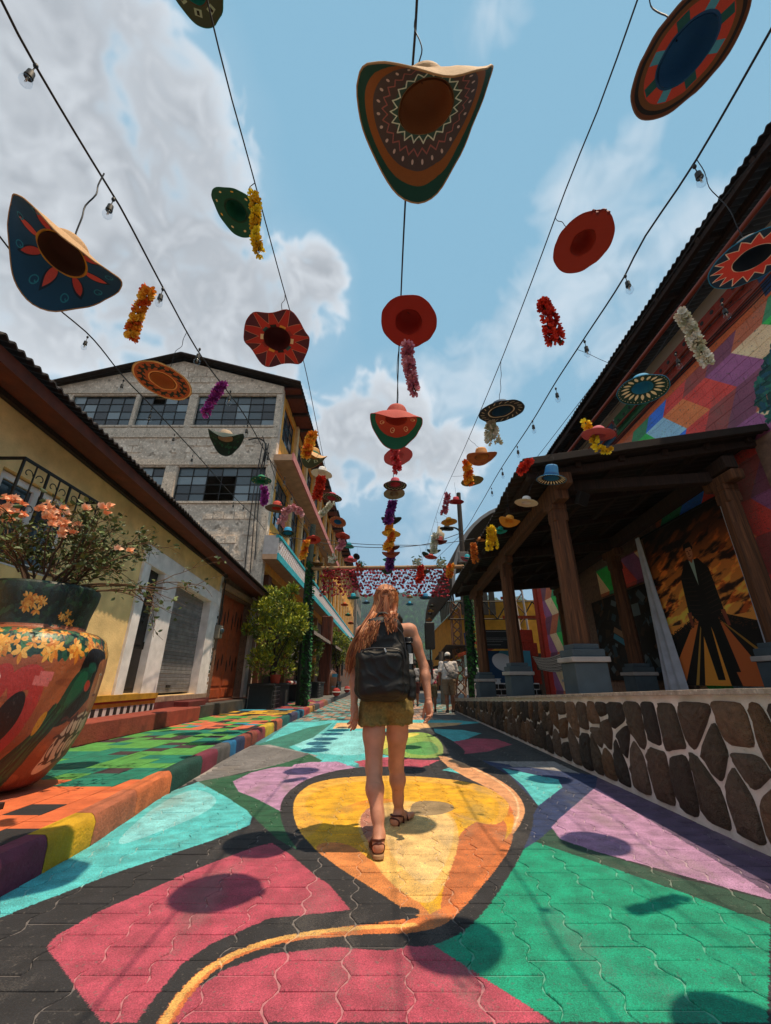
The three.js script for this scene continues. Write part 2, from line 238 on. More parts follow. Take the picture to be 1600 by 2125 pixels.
  line(OR, .05, [[-0.67,-1.67],[-0.68,-1.81],[-0.65,-1.99],[-0.53,-2.12],[-0.32,-2.21],[-0.06,-2.24],[0.1,-2.25],[0.19,-2.32]]);
  line('#dba85c', .03, [[-0.67,-1.67],[-0.69,-1.82],[-0.65,-2],[-0.53,-2.13],[-0.32,-2.22],[-0.06,-2.26],[0.12,-2.28]]);
  line(K, .03, [[-0.4,-2.33],[-0.22,-2.37],[-0.04,-2.41],[0.11,-2.41],[0.15,-2.39],[0.08,-2.33],[-0.08,-2.32],[-0.23,-2.29]]);
  fill(K, [[-0.24,-2.37],[-0.04,-2.43],[0.15,-2.41],[0.13,-2.35],[-0.02,-2.3],[-0.33,-2.26],[-0.42,-2.29]], true);
}
function grime(c, amt, speck, warp = 0) { // roller texture, pits, scuffs, chips; edges of the paint wander with the grit
  const x = c.getContext('2d'), W = c.width, H = c.height, im = x.getImageData(0, 0, W, H), d = im.data, src = warp ? d.slice() : null, R = mulberry(77);
  for (let j = 0; j < H; j++) for (let i = 0; i < W; i++) { const o = (j * W + i) * 4, f1 = n2(i * .3, j * .3), f2 = n2(i * .11 + 9, j * .11);
    if (warp) { const sx = clamp(Math.round(i + f1 * warp * 1.3 + f2 * warp * 1.6 + (R() - .5) * warp * 1.6), 0, W - 1), sy = clamp(Math.round(j + f2 * warp - f1 * warp * 1.3 + (R() - .5) * warp * 1.6), 0, H - 1), q = (sy * W + sx) * 4; d[o] = src[q]; d[o + 1] = src[q + 1]; d[o + 2] = src[q + 2]; }
    let a = 1.0 + amt * (fbm2(i * .012, j * .012, 3) * .45 + f1 * .3 + (R() - .5) * .6), w = 0; if (f1 * .6 + f2 * .5 > .62) a *= .72;
    const chip = n2(i * .06 + 40, j * .06) + f2 * .7, scuff = fbm2(i * .004 + 70, j * .0016, 4); if (chip > 1.08) w = speck; else if (scuff > .18 && R() < (scuff - .18) * 2.4) w = speck * .8; else if (R() < speck * .016) w = .55;
    for (let k = 0; k < 3; k++) d[o + k] = clamp(d[o + k] * a * (1 - w) + w * [120, 112, 104][k], 0, 255); }
  x.putImageData(im, 0, 0); return c;
}
const place = (t, x0, zNear, wide, len) => { t.wrapS = t.wrapT = THREE.ClampToEdgeWrapping; t.repeat.set(1 / wide, 1 / len); t.offset.set(-x0 / wide, zNear / len); return t; };
const mNear = grime(canvas(2048, 2048, (c, w, h) => mural(c, [w, h], -2.6, -1.2, 5.2, 4.6)), .46, .5, .9);
const mFar = grime(canvas(1024, 1536, (c, w, h) => mural(c, [w, h], -2.6, -5.8, 5.2, 18)), .4, .3, .8);
const faded = (src) => canvas(src.width >> 1, src.height >> 1, (c, w, h) => { c.drawImage(src, 0, 0, w, h); c.globalAlpha = .4; c.fillStyle = '#c9bcb4'; c.fillRect(0, 0, w, h); });
const bedNear = faded(mNear), bedFar = faded(mFar);
const streetMat = (c, x0, zn, wd, ln, bs) => new THREE.MeshStandardMaterial({ map: place(ctex(c), x0, zn, wd, ln), bumpMap: rep(bumpTex, 4.2), bumpScale: bs, roughness: .8 });
const paintNear = streetMat(mNear, -2.6, -1.2, 5.2, 4.6, .006), paintFar = streetMat(mFar, -2.6, -5.8, 5.2, 18, .006);
const bedMatN = streetMat(bedNear, -2.6, -1.2, 5.2, 4.6, .004), bedMatF = streetMat(bedFar, -2.6, -5.8, 5.2, 18, .004);
const uvXZ = (g) => { const p = g.attributes.position, u = new Float32Array(p.count * 2); for (let i = 0; i < p.count; i++) { u[i * 2] = p.getX(i); u[i * 2 + 1] = -p.getZ(i); } g.setAttribute('uv', new THREE.BufferAttribute(u, 2)); return g; };
{
  // wide ground sheet to the horizon, and the bedding that shows in the joints
  const gs = new THREE.PlaneGeometry(2400, 2400).rotateX(-Math.PI / 2).translate(0, -.06, -600);
  struct('ground', T(gs), mat(0x5d574f, { rough: .95 }));
  const sheet = (z0, z1, y) => uvXZ(new THREE.PlaneGeometry(5.6, Math.abs(z1 - z0), 1, 1).rotateX(-Math.PI / 2).translate(.1, y, (z0 + z1) / 2));
  const street = new THREE.Group(); street.name = 'street'; street.userData.kind = 'structure'; scene.add(street);
  part(street, 'joint_bedding', sheet(1.5, -5.8, -.0042), bedMatN); part(street, 'joint_bedding', sheet(-5.8, -14.2, -.0032), bedMatF);
  part(street, 'road_surface', sheet(-14.2, -23.8, 0), paintFar); 
  struct('far_street', T(new THREE.PlaneGeometry(9, 160).rotateX(-Math.PI / 2).translate(1.6, -.012, -93.8)), mat(0x77706a));
  // pavers: straight ends, zigzag flanks, staggered columns
  const L = .165, Wd = .232, nodes = [[.15, 1], [.36, 1], [.64, -1], [.86, -1]];
  const zig = (c, z) => { const u = z / L + c * .37, t = u - Math.floor(u); let v; if (t < .15) v = t / .15; else if (t < .36) v = 1; else if (t < .64) v = 1 - 2 * (t - .36) / .28; else if (t < .86) v = -1; else v = -1 + (t - .86) / .14; return v * .017 + n2(c * 3.1, z * 4) * .006; };
  const R = mulberry(8);
  function paver(c, z1, z2) {
    const xs = (k, z) => -2.7 + k * Wd + zig(k, z), N = 5, pts = [];
    for (let i = 0; i <= N; i++) { const z = lerp(z1, z2, i / N); pts.push([xs(c, z), z]); } for (let i = N; i >= 0; i--) { const z = lerp(z1, z2, i / N); pts.push([xs(c + 1, z), z]); }
    const cx = -2.7 + (c + .5) * Wd, cz = (z1 + z2) / 2, ty = (R() - .5) * .003, rx = (R() - .5) * .018, rz = (R() - .5) * .014, pos = [], idx = [];
    const ring = (inset, y) => pts.forEach(([x, z]) => { const sx = 1 - inset / (Wd / 2), sz = 1 - inset / (L / 2), X = cx + (x - cx) * sx + (R() - .5) * .0015, Z = cz + (z - cz) * sz; pos.push(X, y + ty + (X - cx) * rz + (Z - cz) * rx, Z); });
    ring(.007, .0005); ring(.0035, -.0022); ring(.0025, -.012); pos.push(cx, .0008 + ty, cz);
    const n = pts.length, cc = 3 * n;
    for (let i = 0; i < n; i++) { const j = (i + 1) % n; idx.push(cc, j, i); for (const b of [0, n]) idx.push(b + i, b + j, b + n + i, b + j, b + n + j, b + n + i); }
    const g = new THREE.BufferGeometry(); g.setAttribute('position', new THREE.Float32BufferAttribute(pos, 3)); g.setIndex(idx); return uvXZ(toCreasedNormals(g, .5));
  }
  const all = [];
  for (let c = 0; c < 23; c++) for (let r = 0; r < 80; r++) { const z1 = -1.05 - (r + (c % 2) * .5) * L, z2 = z1 - L, x = -2.7 + (c + .5) * Wd; if (z1 > -1.5 && Math.abs(x) > 1.75) continue; if (x < kerbX(z1) - .05 || x > 2.36 || z2 < -14.1) continue; all.push([c, z1, z2, Math.hypot(x, z1)]); }
  all.sort((a, b) => a[3] - b[3]);
  const bn = [], bf = [];
  all.forEach(([c, z1, z2], i) => { const g = paver(c, z1, z2), near = z2 > -5.78; if (i < 300) part(street, 'paver', g, paintNear); else (near ? bn : bf).push(g); });
  stuff(part(street, 'pavers', bn, paintNear)); stuff(part(street, 'pavers', bf, paintFar));
}

// ---------------------------------------------------------------- left sidewalk, its painted blocks and kerb
const BLOCK = {}; const flat = (c, o = {}) => BLOCK[c] ||= mat(c, { map: grain2, bump: bump4, bs: .003, rough: .75, ...o });
{
  const sw = new THREE.Group(); sw.name = 'sidewalk'; sw.userData.kind = 'structure'; scene.add(sw);
  const y0 = .165;
  part(sw, 'slab', T([bx(-4.9, -2.16, 0, y0 - .006, 1.5, -7.4), bx(-4.9, -2.52, 0, y0 - .006, -7.4, -75)]), mat(0x6c6a66));
  // blocks .25 x .125 in a pixel design
  const C = { o: 0xe2703f, t: 0x0a7d68, g: 0x55a04a, b: 0x3d2c33, p: 0xd9714f, y: 0xe0b02c, k: 0x262629, c: 0x2c8fae, r: 0x9c3a4a, n: 0x2d3e6e, w: 0x9a9792 };
  const far = {}, list = [];
  for (let j = 0; j < 70; j++) for (let i = 0; i < 11; i++) {
    const z = -1.9 - j * .25, x0 = -4.72 + i * .25, xr = x0 + .245, kx = kerbX(z - .12) - .12; if (x0 > kx - .06) continue;
    const x1 = Math.min(xr, kx - .006), d = -z, cx = (x0 + x1) / 2, q = n2(i * .34 + 3, j * .42), q2 = n2(i * .9 + 50, j * .8);
    let c; if (x0 < -4.4) c = 'w';
    else if (d < 3.2) c = q2 > .62 ? 'k' : 'o'; else if (d < 3.9 + q * .5) c = q2 > .6 ? 'p' : 'o';
    else if (d < 5.2) c = q > .15 ? 'g' : q2 > .7 ? 'b' : 't'; else if (d < 7) c = q2 > .5 ? 'b' : q > -.25 ? 'g' : 't';
    else if (d < 7.8) c = q > .2 ? 'g' : 't'; else if (d < 9.6) c = q2 > .5 ? 'k' : q > -.1 ? 'p' : q2 < -.4 ? 'c' : 'g';
    else if (d < 11) c = q > 0 ? 'g' : q2 > .3 ? 'k' : 'p'; else if (d < 12.6) c = q > -.1 ? 'y' : 'k'; else if (d < 13.4) c = q > 0 ? 'c' : 'k'; else c = pick(['r', 'p', 'r', 'n', 'w', 'g', 'r']);
    for (const [za, zb] of [[z, z - .122], [z - .125, z - .247]]) list.push([x0, x1, za, zb, c]);
  }
  list.sort((a, b) => Math.hypot(a[0], a[2]) - Math.hypot(b[0], b[2]));
  list.forEach(([x0, x1, za, zb, c], i) => { const y = y0 + rr(-.0012, .0012), g = T([rbox(x1 - x0 - .004, .03, za - zb, .003, (x0 + x1) / 2, y - .015, (za + zb) / 2, 1)]); if (i < 300) part(sw, 'painted_block', g, flat(C[c])); else (far[c] ||= []).push(g); });
  for (const c in far) stuff(part(sw, 'painted_blocks', far[c], flat(C[c])));
  // kerb: painted segments with rounded arris
  const cols = ['r', 'm', 'y', 's', 'o', 'dt', 'r2', 'g3', 'cb', 'nb', 'br', 'r3', 'yy', 'or', 't2', 'pu', 'bl', 're', 'or2', 'g4', 'pi', 'br2', 'gr', 'dk'], KC = { r: 0xa8485a, m: 0x7c3450, y: 0xd2a312, s: 0xb96a4a, o: 0xd07040, dt: 0x12483f, r2: 0x7d2f46, g3: 0x5c5b5c, cb: 0x1c6fa4, nb: 0x20355e, br: 0x8f4638, r3: 0x963b46, yy: 0xd1b02c, or: 0xb45a3c, t2: 0x165a58, pu: 0x3f3a5a, bl: 0x1f6b8e, re: 0xa33a3a, or2: 0xc78d45, g4: 0x44474c, pi: 0xa0515a, br2: 0x8a5a3c, gr: 0x6b6f73, dk: 0x2f3237 };
  const ends = [.4, -1.9, -2.76, -3.15, -3.75, -4.45, -5.25, -5.79, -6.33, -6.6, -7.0, -7.7, -8.3, -9.1, -10, -11, -12, -13, -14, -15, -16.2, -17.4, -18.6, -19.8];
  const K2 = new THREE.Group(); K2.name = 'kerb'; K2.userData.kind = 'structure'; scene.add(K2);
  for (let i = 0; i < ends.length; i++) {
    const za = ends[i], zb = ends[i + 1] ?? -60, n = zb < -20 ? 12 : Math.max(2, Math.ceil((za - zb) / .25)), prof = [[.004, -.02], [.004, .13], [-.012, .163], [-.03, .176], [-.13, .174], [-.13, -.02]], pos = [], idx = [];
    for (let k = 0; k <= n; k++) { const z = lerp(za - .002, zb + .002, k / n), x = kerbX(z); for (const [px, py] of prof) pos.push(x + px + n2(z * 3, py * 9) * .006, py + n2(z * 2.3, px * 8 + 4) * .005, z); }
    const m = prof.length; for (let k = 0; k < n; k++) for (let p = 0; p < m - 1; p++) { const a = k * m + p; idx.push(a, a + m, a + 1, a + 1, a + m, a + m + 1); }
    const g = new THREE.BufferGeometry(); g.setAttribute('position', new THREE.Float32BufferAttribute(pos, 3)); g.setIndex(idx); part(K2, 'kerb_stone', T([toCreasedNormals(g, .6)]), flat(KC[cols[i]], { bump: bump1, bs: .008 }));
  }
}

// ---------------------------------------------------------------- right: stone retaining wall and terrace
const topY = (z) => lerp(.90, .37, clamp((-z - 2.6) / 12)); // the wall top falls away from the camera
{
  const wall = thing('stone_wall', 'low retaining wall of dark brown stones set in thick white mortar beside the street', 'wall', [2.28, 0, 0]);
  const sh = new THREE.Shape(); sh.moveTo(1.2, -.05); for (let z = 1.2; z > -14.6; z -= .35) sh.lineTo(z, topY(Math.min(z, 0)) + n2(z * 2, 3) * .008); sh.lineTo(-14.6, topY(-14.6)); sh.lineTo(-14.6, -.05);
  const core = new THREE.ExtrudeGeometry(sh, { depth: .34, bevelEnabled: false }).rotateY(-Math.PI / 2).translate(.34, 0, 0);
  part(wall, 'mortar', T([core]), mat(0xe4dedb, { map: rep(plasterTex, .8), bump: bumpTex, bs: .01, rough: .95 }));
  part(wall, 'coping', T([...Array(20)].map((_, i) => { const za = .6 - i * .76, zb = za - .76; return beam([.15, topY(Math.min(za, 0)) + .012, za], [.15, topY(Math.min(zb, 0)) + .012, zb], .38, .035); })), mat(0xc9bdb3, { map: rep(roughC, .8), bump: rep(roughB, 1), bs: .01 }));
  // stones: voronoi cells, rows of tall slabs, rounded and pillowed
  const R = mulberry(31), pts = [];
  for (let z = .9; z > -14.7;) { const w = lerp(.2, .36, R()), h = topY(Math.min(z, 0)); const k = R();
    const rows = k < .14 ? [.2, .55, .86] : [.27 + R() * .05, .75];
    rows.forEach((v, i) => { pts.push([z - w / 2 + (R() - .5) * w * .55 + (i % 2) * w * .3, v * h + (R() - .5) * .1 * h]); }); if (R() < .2) pts.push([z + (R() - .5) * .1, h * (.45 + R() * .2)]); z -= w; }
  const SA = 1.45; // stones stand tall
  const stoneM = [0x6a5342, 0x4e3f33, 0x7c5a3e, 0x615040, 0x42372f, 0x8c6a50, 0x756050].map((c) => mat(c, { map: rep(grainTex, 1.7), bump: rep(roughB, 1.6), bs: .06, rough: .78 }));
  const rest = []; let cnt = 0; pts.sort((a, b) => b[0] - a[0]);
  pts.forEach((p, i) => {
    const hTop = topY(Math.min(p[0], 0)); let poly = [[p[0] - .6, .02], [p[0] + .6, .02], [p[0] + .6, hTop - .035], [p[0] - .6, hTop - .035]];
    for (let j = Math.max(0, i - 14); j < Math.min(pts.length, i + 15); j++) { if (j === i) continue; const q = pts[j], nx = (q[0] - p[0]) * SA * SA, ny = q[1] - p[1], mx = (p[0] + q[0]) / 2, my = (p[1] + q[1]) / 2, out = [];
      for (let k = 0; k < poly.length; k++) { const a = poly[k], b = poly[(k + 1) % poly.length], da = (a[0] - mx) * nx + (a[1] - my) * ny, db = (b[0] - mx) * nx + (b[1] - my) * ny; if (da <= 0) out.push(a); if (da * db < 0) { const t = da / (da - db); out.push([lerp(a[0], b[0], t), lerp(a[1], b[1], t)]); } } poly = out; if (poly.length < 3) return; }
    // inset by the mortar joint
    const area = (P) => P.reduce((s, a, k) => { const b = P[(k + 1) % P.length]; return s + a[0] * b[1] - b[0] * a[1]; }, 0) / 2; if (Math.abs(area(poly)) < .004) return;
    const ins = .014 + R() * .008; let inset = poly; const ccw = area(poly) > 0 ? 1 : -1;
    poly.forEach((a, k) => { const b = poly[(k + 1) % poly.length], ex = b[0] - a[0], ey = b[1] - a[1], l = Math.hypot(ex, ey); if (l < 1e-5) return; const nx = ey / l * ccw, ny = -ex / l * ccw, mx = a[0] - nx * ins, my = a[1] - ny * ins, out = [];
      for (let k2 = 0; k2 < inset.length; k2++) { const p1 = inset[k2], p2 = inset[(k2 + 1) % inset.length], da = (p1[0] - mx) * nx + (p1[1] - my) * ny, db = (p2[0] - mx) * nx + (p2[1] - my) * ny; if (da <= 0) out.push(p1); if (da * db < 0) { const t = da / (da - db); out.push([lerp(p1[0], p2[0], t), lerp(p1[1], p2[1], t)]); } } inset = out; });
    if (inset.length < 3 || Math.abs(area(inset)) < .0022) return;
    for (let s = 0; s < 2; s++) { const o = []; inset.forEach((a, k) => { const b = inset[(k + 1) % inset.length], f = s ? .2 : .13; o.push([lerp(a[0], b[0], f), lerp(a[1], b[1], f)], [lerp(a[0], b[0], 1 - f), lerp(a[1], b[1], 1 - f)]); }); inset = o; }
    inset = inset.map(([a, b]) => [a + n2(a * 30, b * 30) * .004, b + n2(a * 30 + 9, b * 30) * .004]);
    const cz = inset.reduce((s, a) => s + a[0], 0) / inset.length, cy = inset.reduce((s, a) => s + a[1], 0) / inset.length, pos = [], idx = [], n = inset.length, tilt = (R() - .5) * .06, tilt2 = (R() - .5) * .05;
    const ring = (k, x) => inset.forEach(([a, b]) => { const Z = cz + (a - cz) * k, Y = cy + (b - cy) * k; pos.push(-(x + (x > 0 ? (Z - cz) * tilt + (Y - cy) * tilt2 + n2(Z * 14 + i, Y * 14) * .012 : 0)), Y, Z); });
    ring(1, -.02); ring(1, .007); ring(.9, .026); ring(.55, .042); pos.push(-.046, cy, cz);
    for (let r = 0; r < 3; r++) for (let k = 0; k < n; k++) { const j = (k + 1) % n, a = r * n; idx.push(a + k, a + n + k, a + j, a + j, a + n + k, a + n + j); } for (let k = 0; k < n; k++) idx.push(3 * n + k, 4 * n, 3 * n + (k + 1) % n);
    if (ccw < 0) idx.reverse();
    let g = new THREE.BufferGeometry(); g.setAttribute('position', new THREE.Float32BufferAttribute(pos, 3)); g.setIndex(idx); g = T([toCreasedNormals(g, .7)]);
    if (cnt++ < 300) part(wall, 'stone', g, pick(stoneM)); else rest.push(g);
  });
  if (rest.length) stuff(part(wall, 'stones', rest, stoneM[0]));
  // terrace floor behind the wall
  const tf = new THREE.PlaneGeometry(6, 19, 1, 20).rotateX(-Math.PI / 2).translate(5.4, 0, -6.5); { const p = tf.attributes.position; for (let i = 0; i < p.count; i++) p.setY(i, topY(Math.min(0, p.getZ(i))) - .03); tf.computeVertexNormals(); }
  struct('terrace_floor', T([tf]), mat(0x94847a, { rough: .8 }));
}

// ---------------------------------------------------------------- left: yellow house with corrugated eave
const holeShape = (outer, holes) => { const s = new THREE.Shape(outer.map((p) => new THREE.Vector2(...p))); for (const h of holes) s.holes.push(new THREE.Path([[h[0], h[2]], [h[1], h[2]], [h[1], h[3]], [h[0], h[3]]].map((p) => new THREE.Vector2(...p)))); return s; };
// wall in a plane x = const: shape coordinates (distance ahead, height)
function sideWall(x, thick, outer, holes) { return new THREE.ExtrudeGeometry(holeShape(outer, holes), { depth: thick, bevelEnabled: false }).rotateY(Math.PI / 2).translate(x - thick, 0, 0); }
const WX = -4.6;
function corrugated(x0, y0, x1, y1, z0, z1, period, amp) { // sheet from the eave (x0,y0) up to (x1,y1), waves along z, with thickness
  const n = Math.ceil(Math.abs(z1 - z0) / period * 6), pos = [], idx = [];
  for (let i = 0; i <= n; i++) { const z = lerp(z0, z1, i / n), w = Math.sin(i / 6 * 2 * Math.PI) * amp, e = n2(Math.floor(i / 48) * 7.7, 3) * .02; for (const [x, y] of [[x0 + e * Math.sign(x0), y0], [x1, y1]]) for (const t of [.012, -.012]) pos.push(x, y + w + t, z); }
  for (let i = 0; i < n; i++) { const a = i * 4, b = a + 4; for (const [p, q] of [[0, 2], [3, 1], [1, 0], [2, 3]]) idx.push(a + p, b + p, a + q, b + p, b + q, a + q); }
  const g = new THREE.BufferGeometry(); g.setAttribute('position', new THREE.Float32BufferAttribute(pos, 3)); g.setIndex(idx); return toCreasedNormals(g, .9);
}
{
  const K = .055, z0 = -3.2, sl = (g) => descend(g, K, z0), wallTop = 4.2;
  const h = thing('yellow_house', 'low yellow plastered house with dark corrugated eave, white framed door and steel shutter', 'house', [0, 0, 0]);
  const outer = [[.5, 0], [11.36, 0], [11.36, 3.9], [.5, 4.45]].map(([z, y]) => [z, y]);
  part(h, 'wall', T([sideWall(WX, .3, [[.2, 0], [11.36, 0], [11.36, wallTop - .3], [.2, wallTop + .3]], [[4.3, 5.5, 2.25, 3.35], [7.66, 8.26, .74, 3.12], [8.76, 10.7, .66, 3.0]])]), MAT.yellow);
  part(h, 'roof', T([sl(corrugated(-3.98, 4.29, -8.5, 5.9, .5, -15.3, .115, .021))]), MAT.tin);
  part(h, 'fascia', T([sl(bx(-4.1, -4.06, 4.08, 4.24, .5, -15.3))]), MAT.rust);
  for (let i = 0; i < 4; i++) part(h, 'soffit_board', T([sl(bx(-4.11 - i * .125, -4.222 - i * .125, 4.12 + i * .02, 4.14 + i * .02, .5, -15.3))]), MAT.rust);
  part(h, 'soffit_trim', T([sl(bx(-4.57, -4.5, 4.1, 4.17, .5, -11.4))]), MAT.woodDark);
  // white surround of door and shutter
  const tr = [[7.44, 7.69, .66, 3.13], [8.235, 8.785, .66, 3.13], [10.67, 11.2, .58, 3.13]];
  for (const [a, b, c, d] of tr) part(h, 'jamb', T([rbox(.36, d - c, b - a, .012, WX - .13, (c + d) / 2, -(a + b) / 2)]), MAT.white);
  part(h, 'lintel', T([sl(rbox(.36, .36, 3.79, .012, WX - .118, 3.44, -9.32))]), MAT.white);
  // dark door with panels and wrought ornament
  const door = part(h, 'door', T([bx(-4.76, -4.7, .74, 3.12, -7.66, -8.26)]), mat(0x211c19, { bump: null, rough: .6 }));
  for (const [a, b] of [[.82, 1.5], [1.58, 2.3], [2.38, 3.04]]) part(door, 'panel', T([rbox(.02, b - a, .44, .008, -4.696, (a + b) / 2, -7.96)]), mat(0x282320, { bump: null, rough: .5 }));
  { for (let i = 0; i < 7; i++) part(door, 'ornament', [tube([[-4.68, 1.95 + i * .1, -7.86], [-4.66, 2.0 + i * .1, -7.96], [-4.68, 2.02 + i * .1, -8.06], [-4.66, 1.96 + i * .1, -7.98]], .008, 12, 4)], MAT.iron); part(door, 'handle', [cyl([-4.66, 1.5, -8.18], [-4.66, 1.64, -8.18], .012)], MAT.iron); }
  // roller shutter: slats
  const shut = new THREE.Group(); shut.name = 'roller_shutter'; h.add(shut);
  const sm = [0x9b9a9e, 0x939296, 0xa2a1a4].map((c) => mat(c, { rough: .45, metal: .5, map: grain2, bump: null }));
  for (let i = 0; i < 30; i++) { const y = .7 + i * .0768; part(shut, 'slat', T([rbox(.024, .0735, 1.93, .01, -4.76 + rr(-.0015, .0015), y + .037, -9.73)]), sm[i % 3]); }
  part(shut, 'handle', [box(.03, .05, .16, -4.74, .83, -9.6)], MAT.dark);
  // window with shutters of glass and an iron cage
  const w = new THREE.Group(); w.name = 'window'; h.add(w);
  part(w, 'frame', T([bx(-4.72, -4.66, 2.27, 3.33, -4.32, -4.4), bx(-4.72, -4.66, 2.27, 3.33, -5.4, -5.48), bx(-4.72, -4.66, 3.25, 3.33, -4.4, -5.4), bx(-4.72, -4.66, 2.27, 2.35, -4.4, -5.4), bx(-4.715, -4.655, 2.35, 3.25, -4.86, -4.94)]), MAT.white);
  for (const a of [-4.4, -4.94]) part(w, 'pane', T([bx(-4.7, -4.69, 2.35, 3.25, a, a - .46)]), MAT.glass);
  part(h, 'room', [bx(-8, -7.9, 0, 4, -3, -11), bx(-8, -4.92, 3.9, 4, -3, -11), bx(-8, -4.92, .1, .2, -3, -11), bx(-8, -4.92, .2, 3.9, -2.9, -3), bx(-8, -4.92, .2, 3.9, -11, -11.1)], MAT.interior);
  const cage = new THREE.Group(); cage.name = 'window_grille'; h.add(cage);
  const gx = -4.28, bars = [], B = (a, b, r = .011) => cyl(a, b, r, r, 6);
  for (const y of [2.2, 3.4]) part(cage, 'rail', [box(.03, .03, 1.34, gx, y, -4.86), box(.34, .03, .03, gx - .16, y, -4.2), box(.34, .03, .03, gx - .16, y, -5.52)], MAT.iron);
  for (let i = 0; i < 8; i++) { const z = -4.2 - i * .1885; part(cage, 'bar', [i % 2 ? box(.014, 1.2, .014, gx, 2.8, z) : box(.024, 1.2, .024, gx, 2.8, z)], MAT.iron); }
  for (let i = 0; i < 7; i++) for (const [y, s] of [[3.26, 1], [2.36, -1], [2.86, 1]]) { const z = -4.295 - i * .1885, pts = []; for (let k = 0; k <= 10; k++) { const t = k / 10 * 4.4, r = .072 * (1 - k / 13); pts.push([gx + .008, y - s * .02 + s * Math.sin(t) * r, z + (i % 2 ? 1 : -1) * (Math.cos(t) * r)]); } part(cage, 'scroll', [tube(pts, .007, 14, 4)], MAT.iron); }
  // painted plinth: bands and checks
  const pc = (c) => flat(c, {});
  const band = (y0, y1, c, x = -4.45) => part(h, 'painted_band', T([bx(WX - .02, x, y0, y1, -3.8, -8.62)]), pc(c));
  band(.64, .73, 0xb98a1c, -4.42); band(.605, .64, 0x9c3222); band(.55, .605, 0xd08a22); band(.43, .55, 0xd9d2cf, -4.455); band(.395, .43, 0xc2452a); band(.3, .395, 0x2f98a8, -4.455); band(.165, .3, 0x8a3026);
  for (let i = 0; i < 26; i++) { const z = -3.85 - i * .185; part(h, 'check', T([bx(-4.46, -4.449, .435, .545, z, z - .085)]), pc(0x1f1a1a)); part(h, 'check', T([bx(-4.46, -4.449, .32, .392, z - .06, z - .145)]), pc(0x1f1a1a)); }
  // marble tiles under the shutter, mosaic strip at the end
  for (let i = 0; i < 9; i++) part(h, 'tile', T([rbox(.12, .1, .286, .004, -4.6, .6, -8.8 - i * .29)]), mat(0xb59a86, { rough: .4, bump: null }));
  part(h, 'base', T([bx(-4.95, -4.52, .165, .55, -8.63, -11.4)]), flat(0x6b2f2c));
  for (let i = 0; i < 30; i++) part(h, 'mosaic_chip', T([rbox(.02, .07, rr(.05, .09), .004, -4.585, .7 + i * .092, -11.28 + rr(-.03, .03))]), flat(pick([0x2d4a3a, 0xd9d5cc, 0xd9d5cc, 0x1d2b26, 0x8f6a45])));
  part(h, 'mosaic_strip', T([bx(-4.75, -4.592, .55, 3.66, -11.2, -11.37)]), MAT.white);

  const g = thing('garage_house', 'narrow brown house front with tall rust red stamped metal doors beside the yellow house', 'house', [0, 0, 0]);
  part(g, 'wall', T([sideWall(WX, .3, [[11.38, 0], [15, 0], [15, 3.68], [11.38, 3.88]], [[11.6, 13.95, .46, 3.3]])]), mat(0x8a6a58, { map: rep(roughC, .8), bump: rep(roughB, 1), bs: .02 }));
  part(g, 'lintel', T([rbox(.4, .14, 3.2, .01, WX - .1, 3.42, -12.9)]), mat(0xa98a70));
  part(g, 'pillar', T([rbox(.4, 3.3, .36, .015, WX - .12, 2.0, -14.2)]), mat(0xcdbfb6, { map: plaster1 }));
  const dm = mat(0xb05228, { map: grain2, bump: bump1, bs: .002, rough: .6 }), orn = mat(0x2a1712, { bump: null, map: null });
  for (let k = 0; k < 2; k++) { const za = -11.62 - k * 1.165, d = part(g, 'door', T([bx(-4.86, -4.8, .46, 3.3, za, za - 1.155)]), dm);
    for (const [a, b] of [[.5, .72], [.8, 1.95], [2.03, 3.24]]) part(d, 'panel', T([rbox(.02, b - a, 1.02, .008, -4.794, (a + b) / 2, za - .578)]), dm);
    for (let i = 0; i < 4; i++) for (const [y, l] of [[1.35, .34], [2.6, .5]]) part(d, 'ornament', [new THREE.SphereGeometry(1, 8, 6).scale(.012, l / 2, .045).translate(-4.78, y + (i % 2) * .14, za - .2 - i * .25)], orn); }
  part(g, 'threshold', T([bx(-4.95, -4.5, .165, .45, -11.4, -14.4)]), flat(0x7a3a20));
  // steps
  const st = thing('entry_step', 'brick red painted concrete step on the sidewalk before the yellow house', 'step', [0, 0, 0]);
  part(st, 'step_block', T([rbox(.62, .27, 4.0, .02, -4.3, .295, -7.7)]), flat(0x9b4636, { bump: bump1, bs: .006 }));
  const st2 = thing('entry_step', 'dark grey concrete step below the rust red garage doors', 'step', [0, 0, 0]);
  part(st2, 'step_block', T([rbox(.7, .27, 4.4, .02, -4.5, .29, -12.3)]), flat(0x4b4946, { bump: bump1, bs: .006 })); part(st2, 'red_end', T([rbox(.6, .25, .9, .015, -4.5, .41, -10)]), flat(0x6b2422));
}

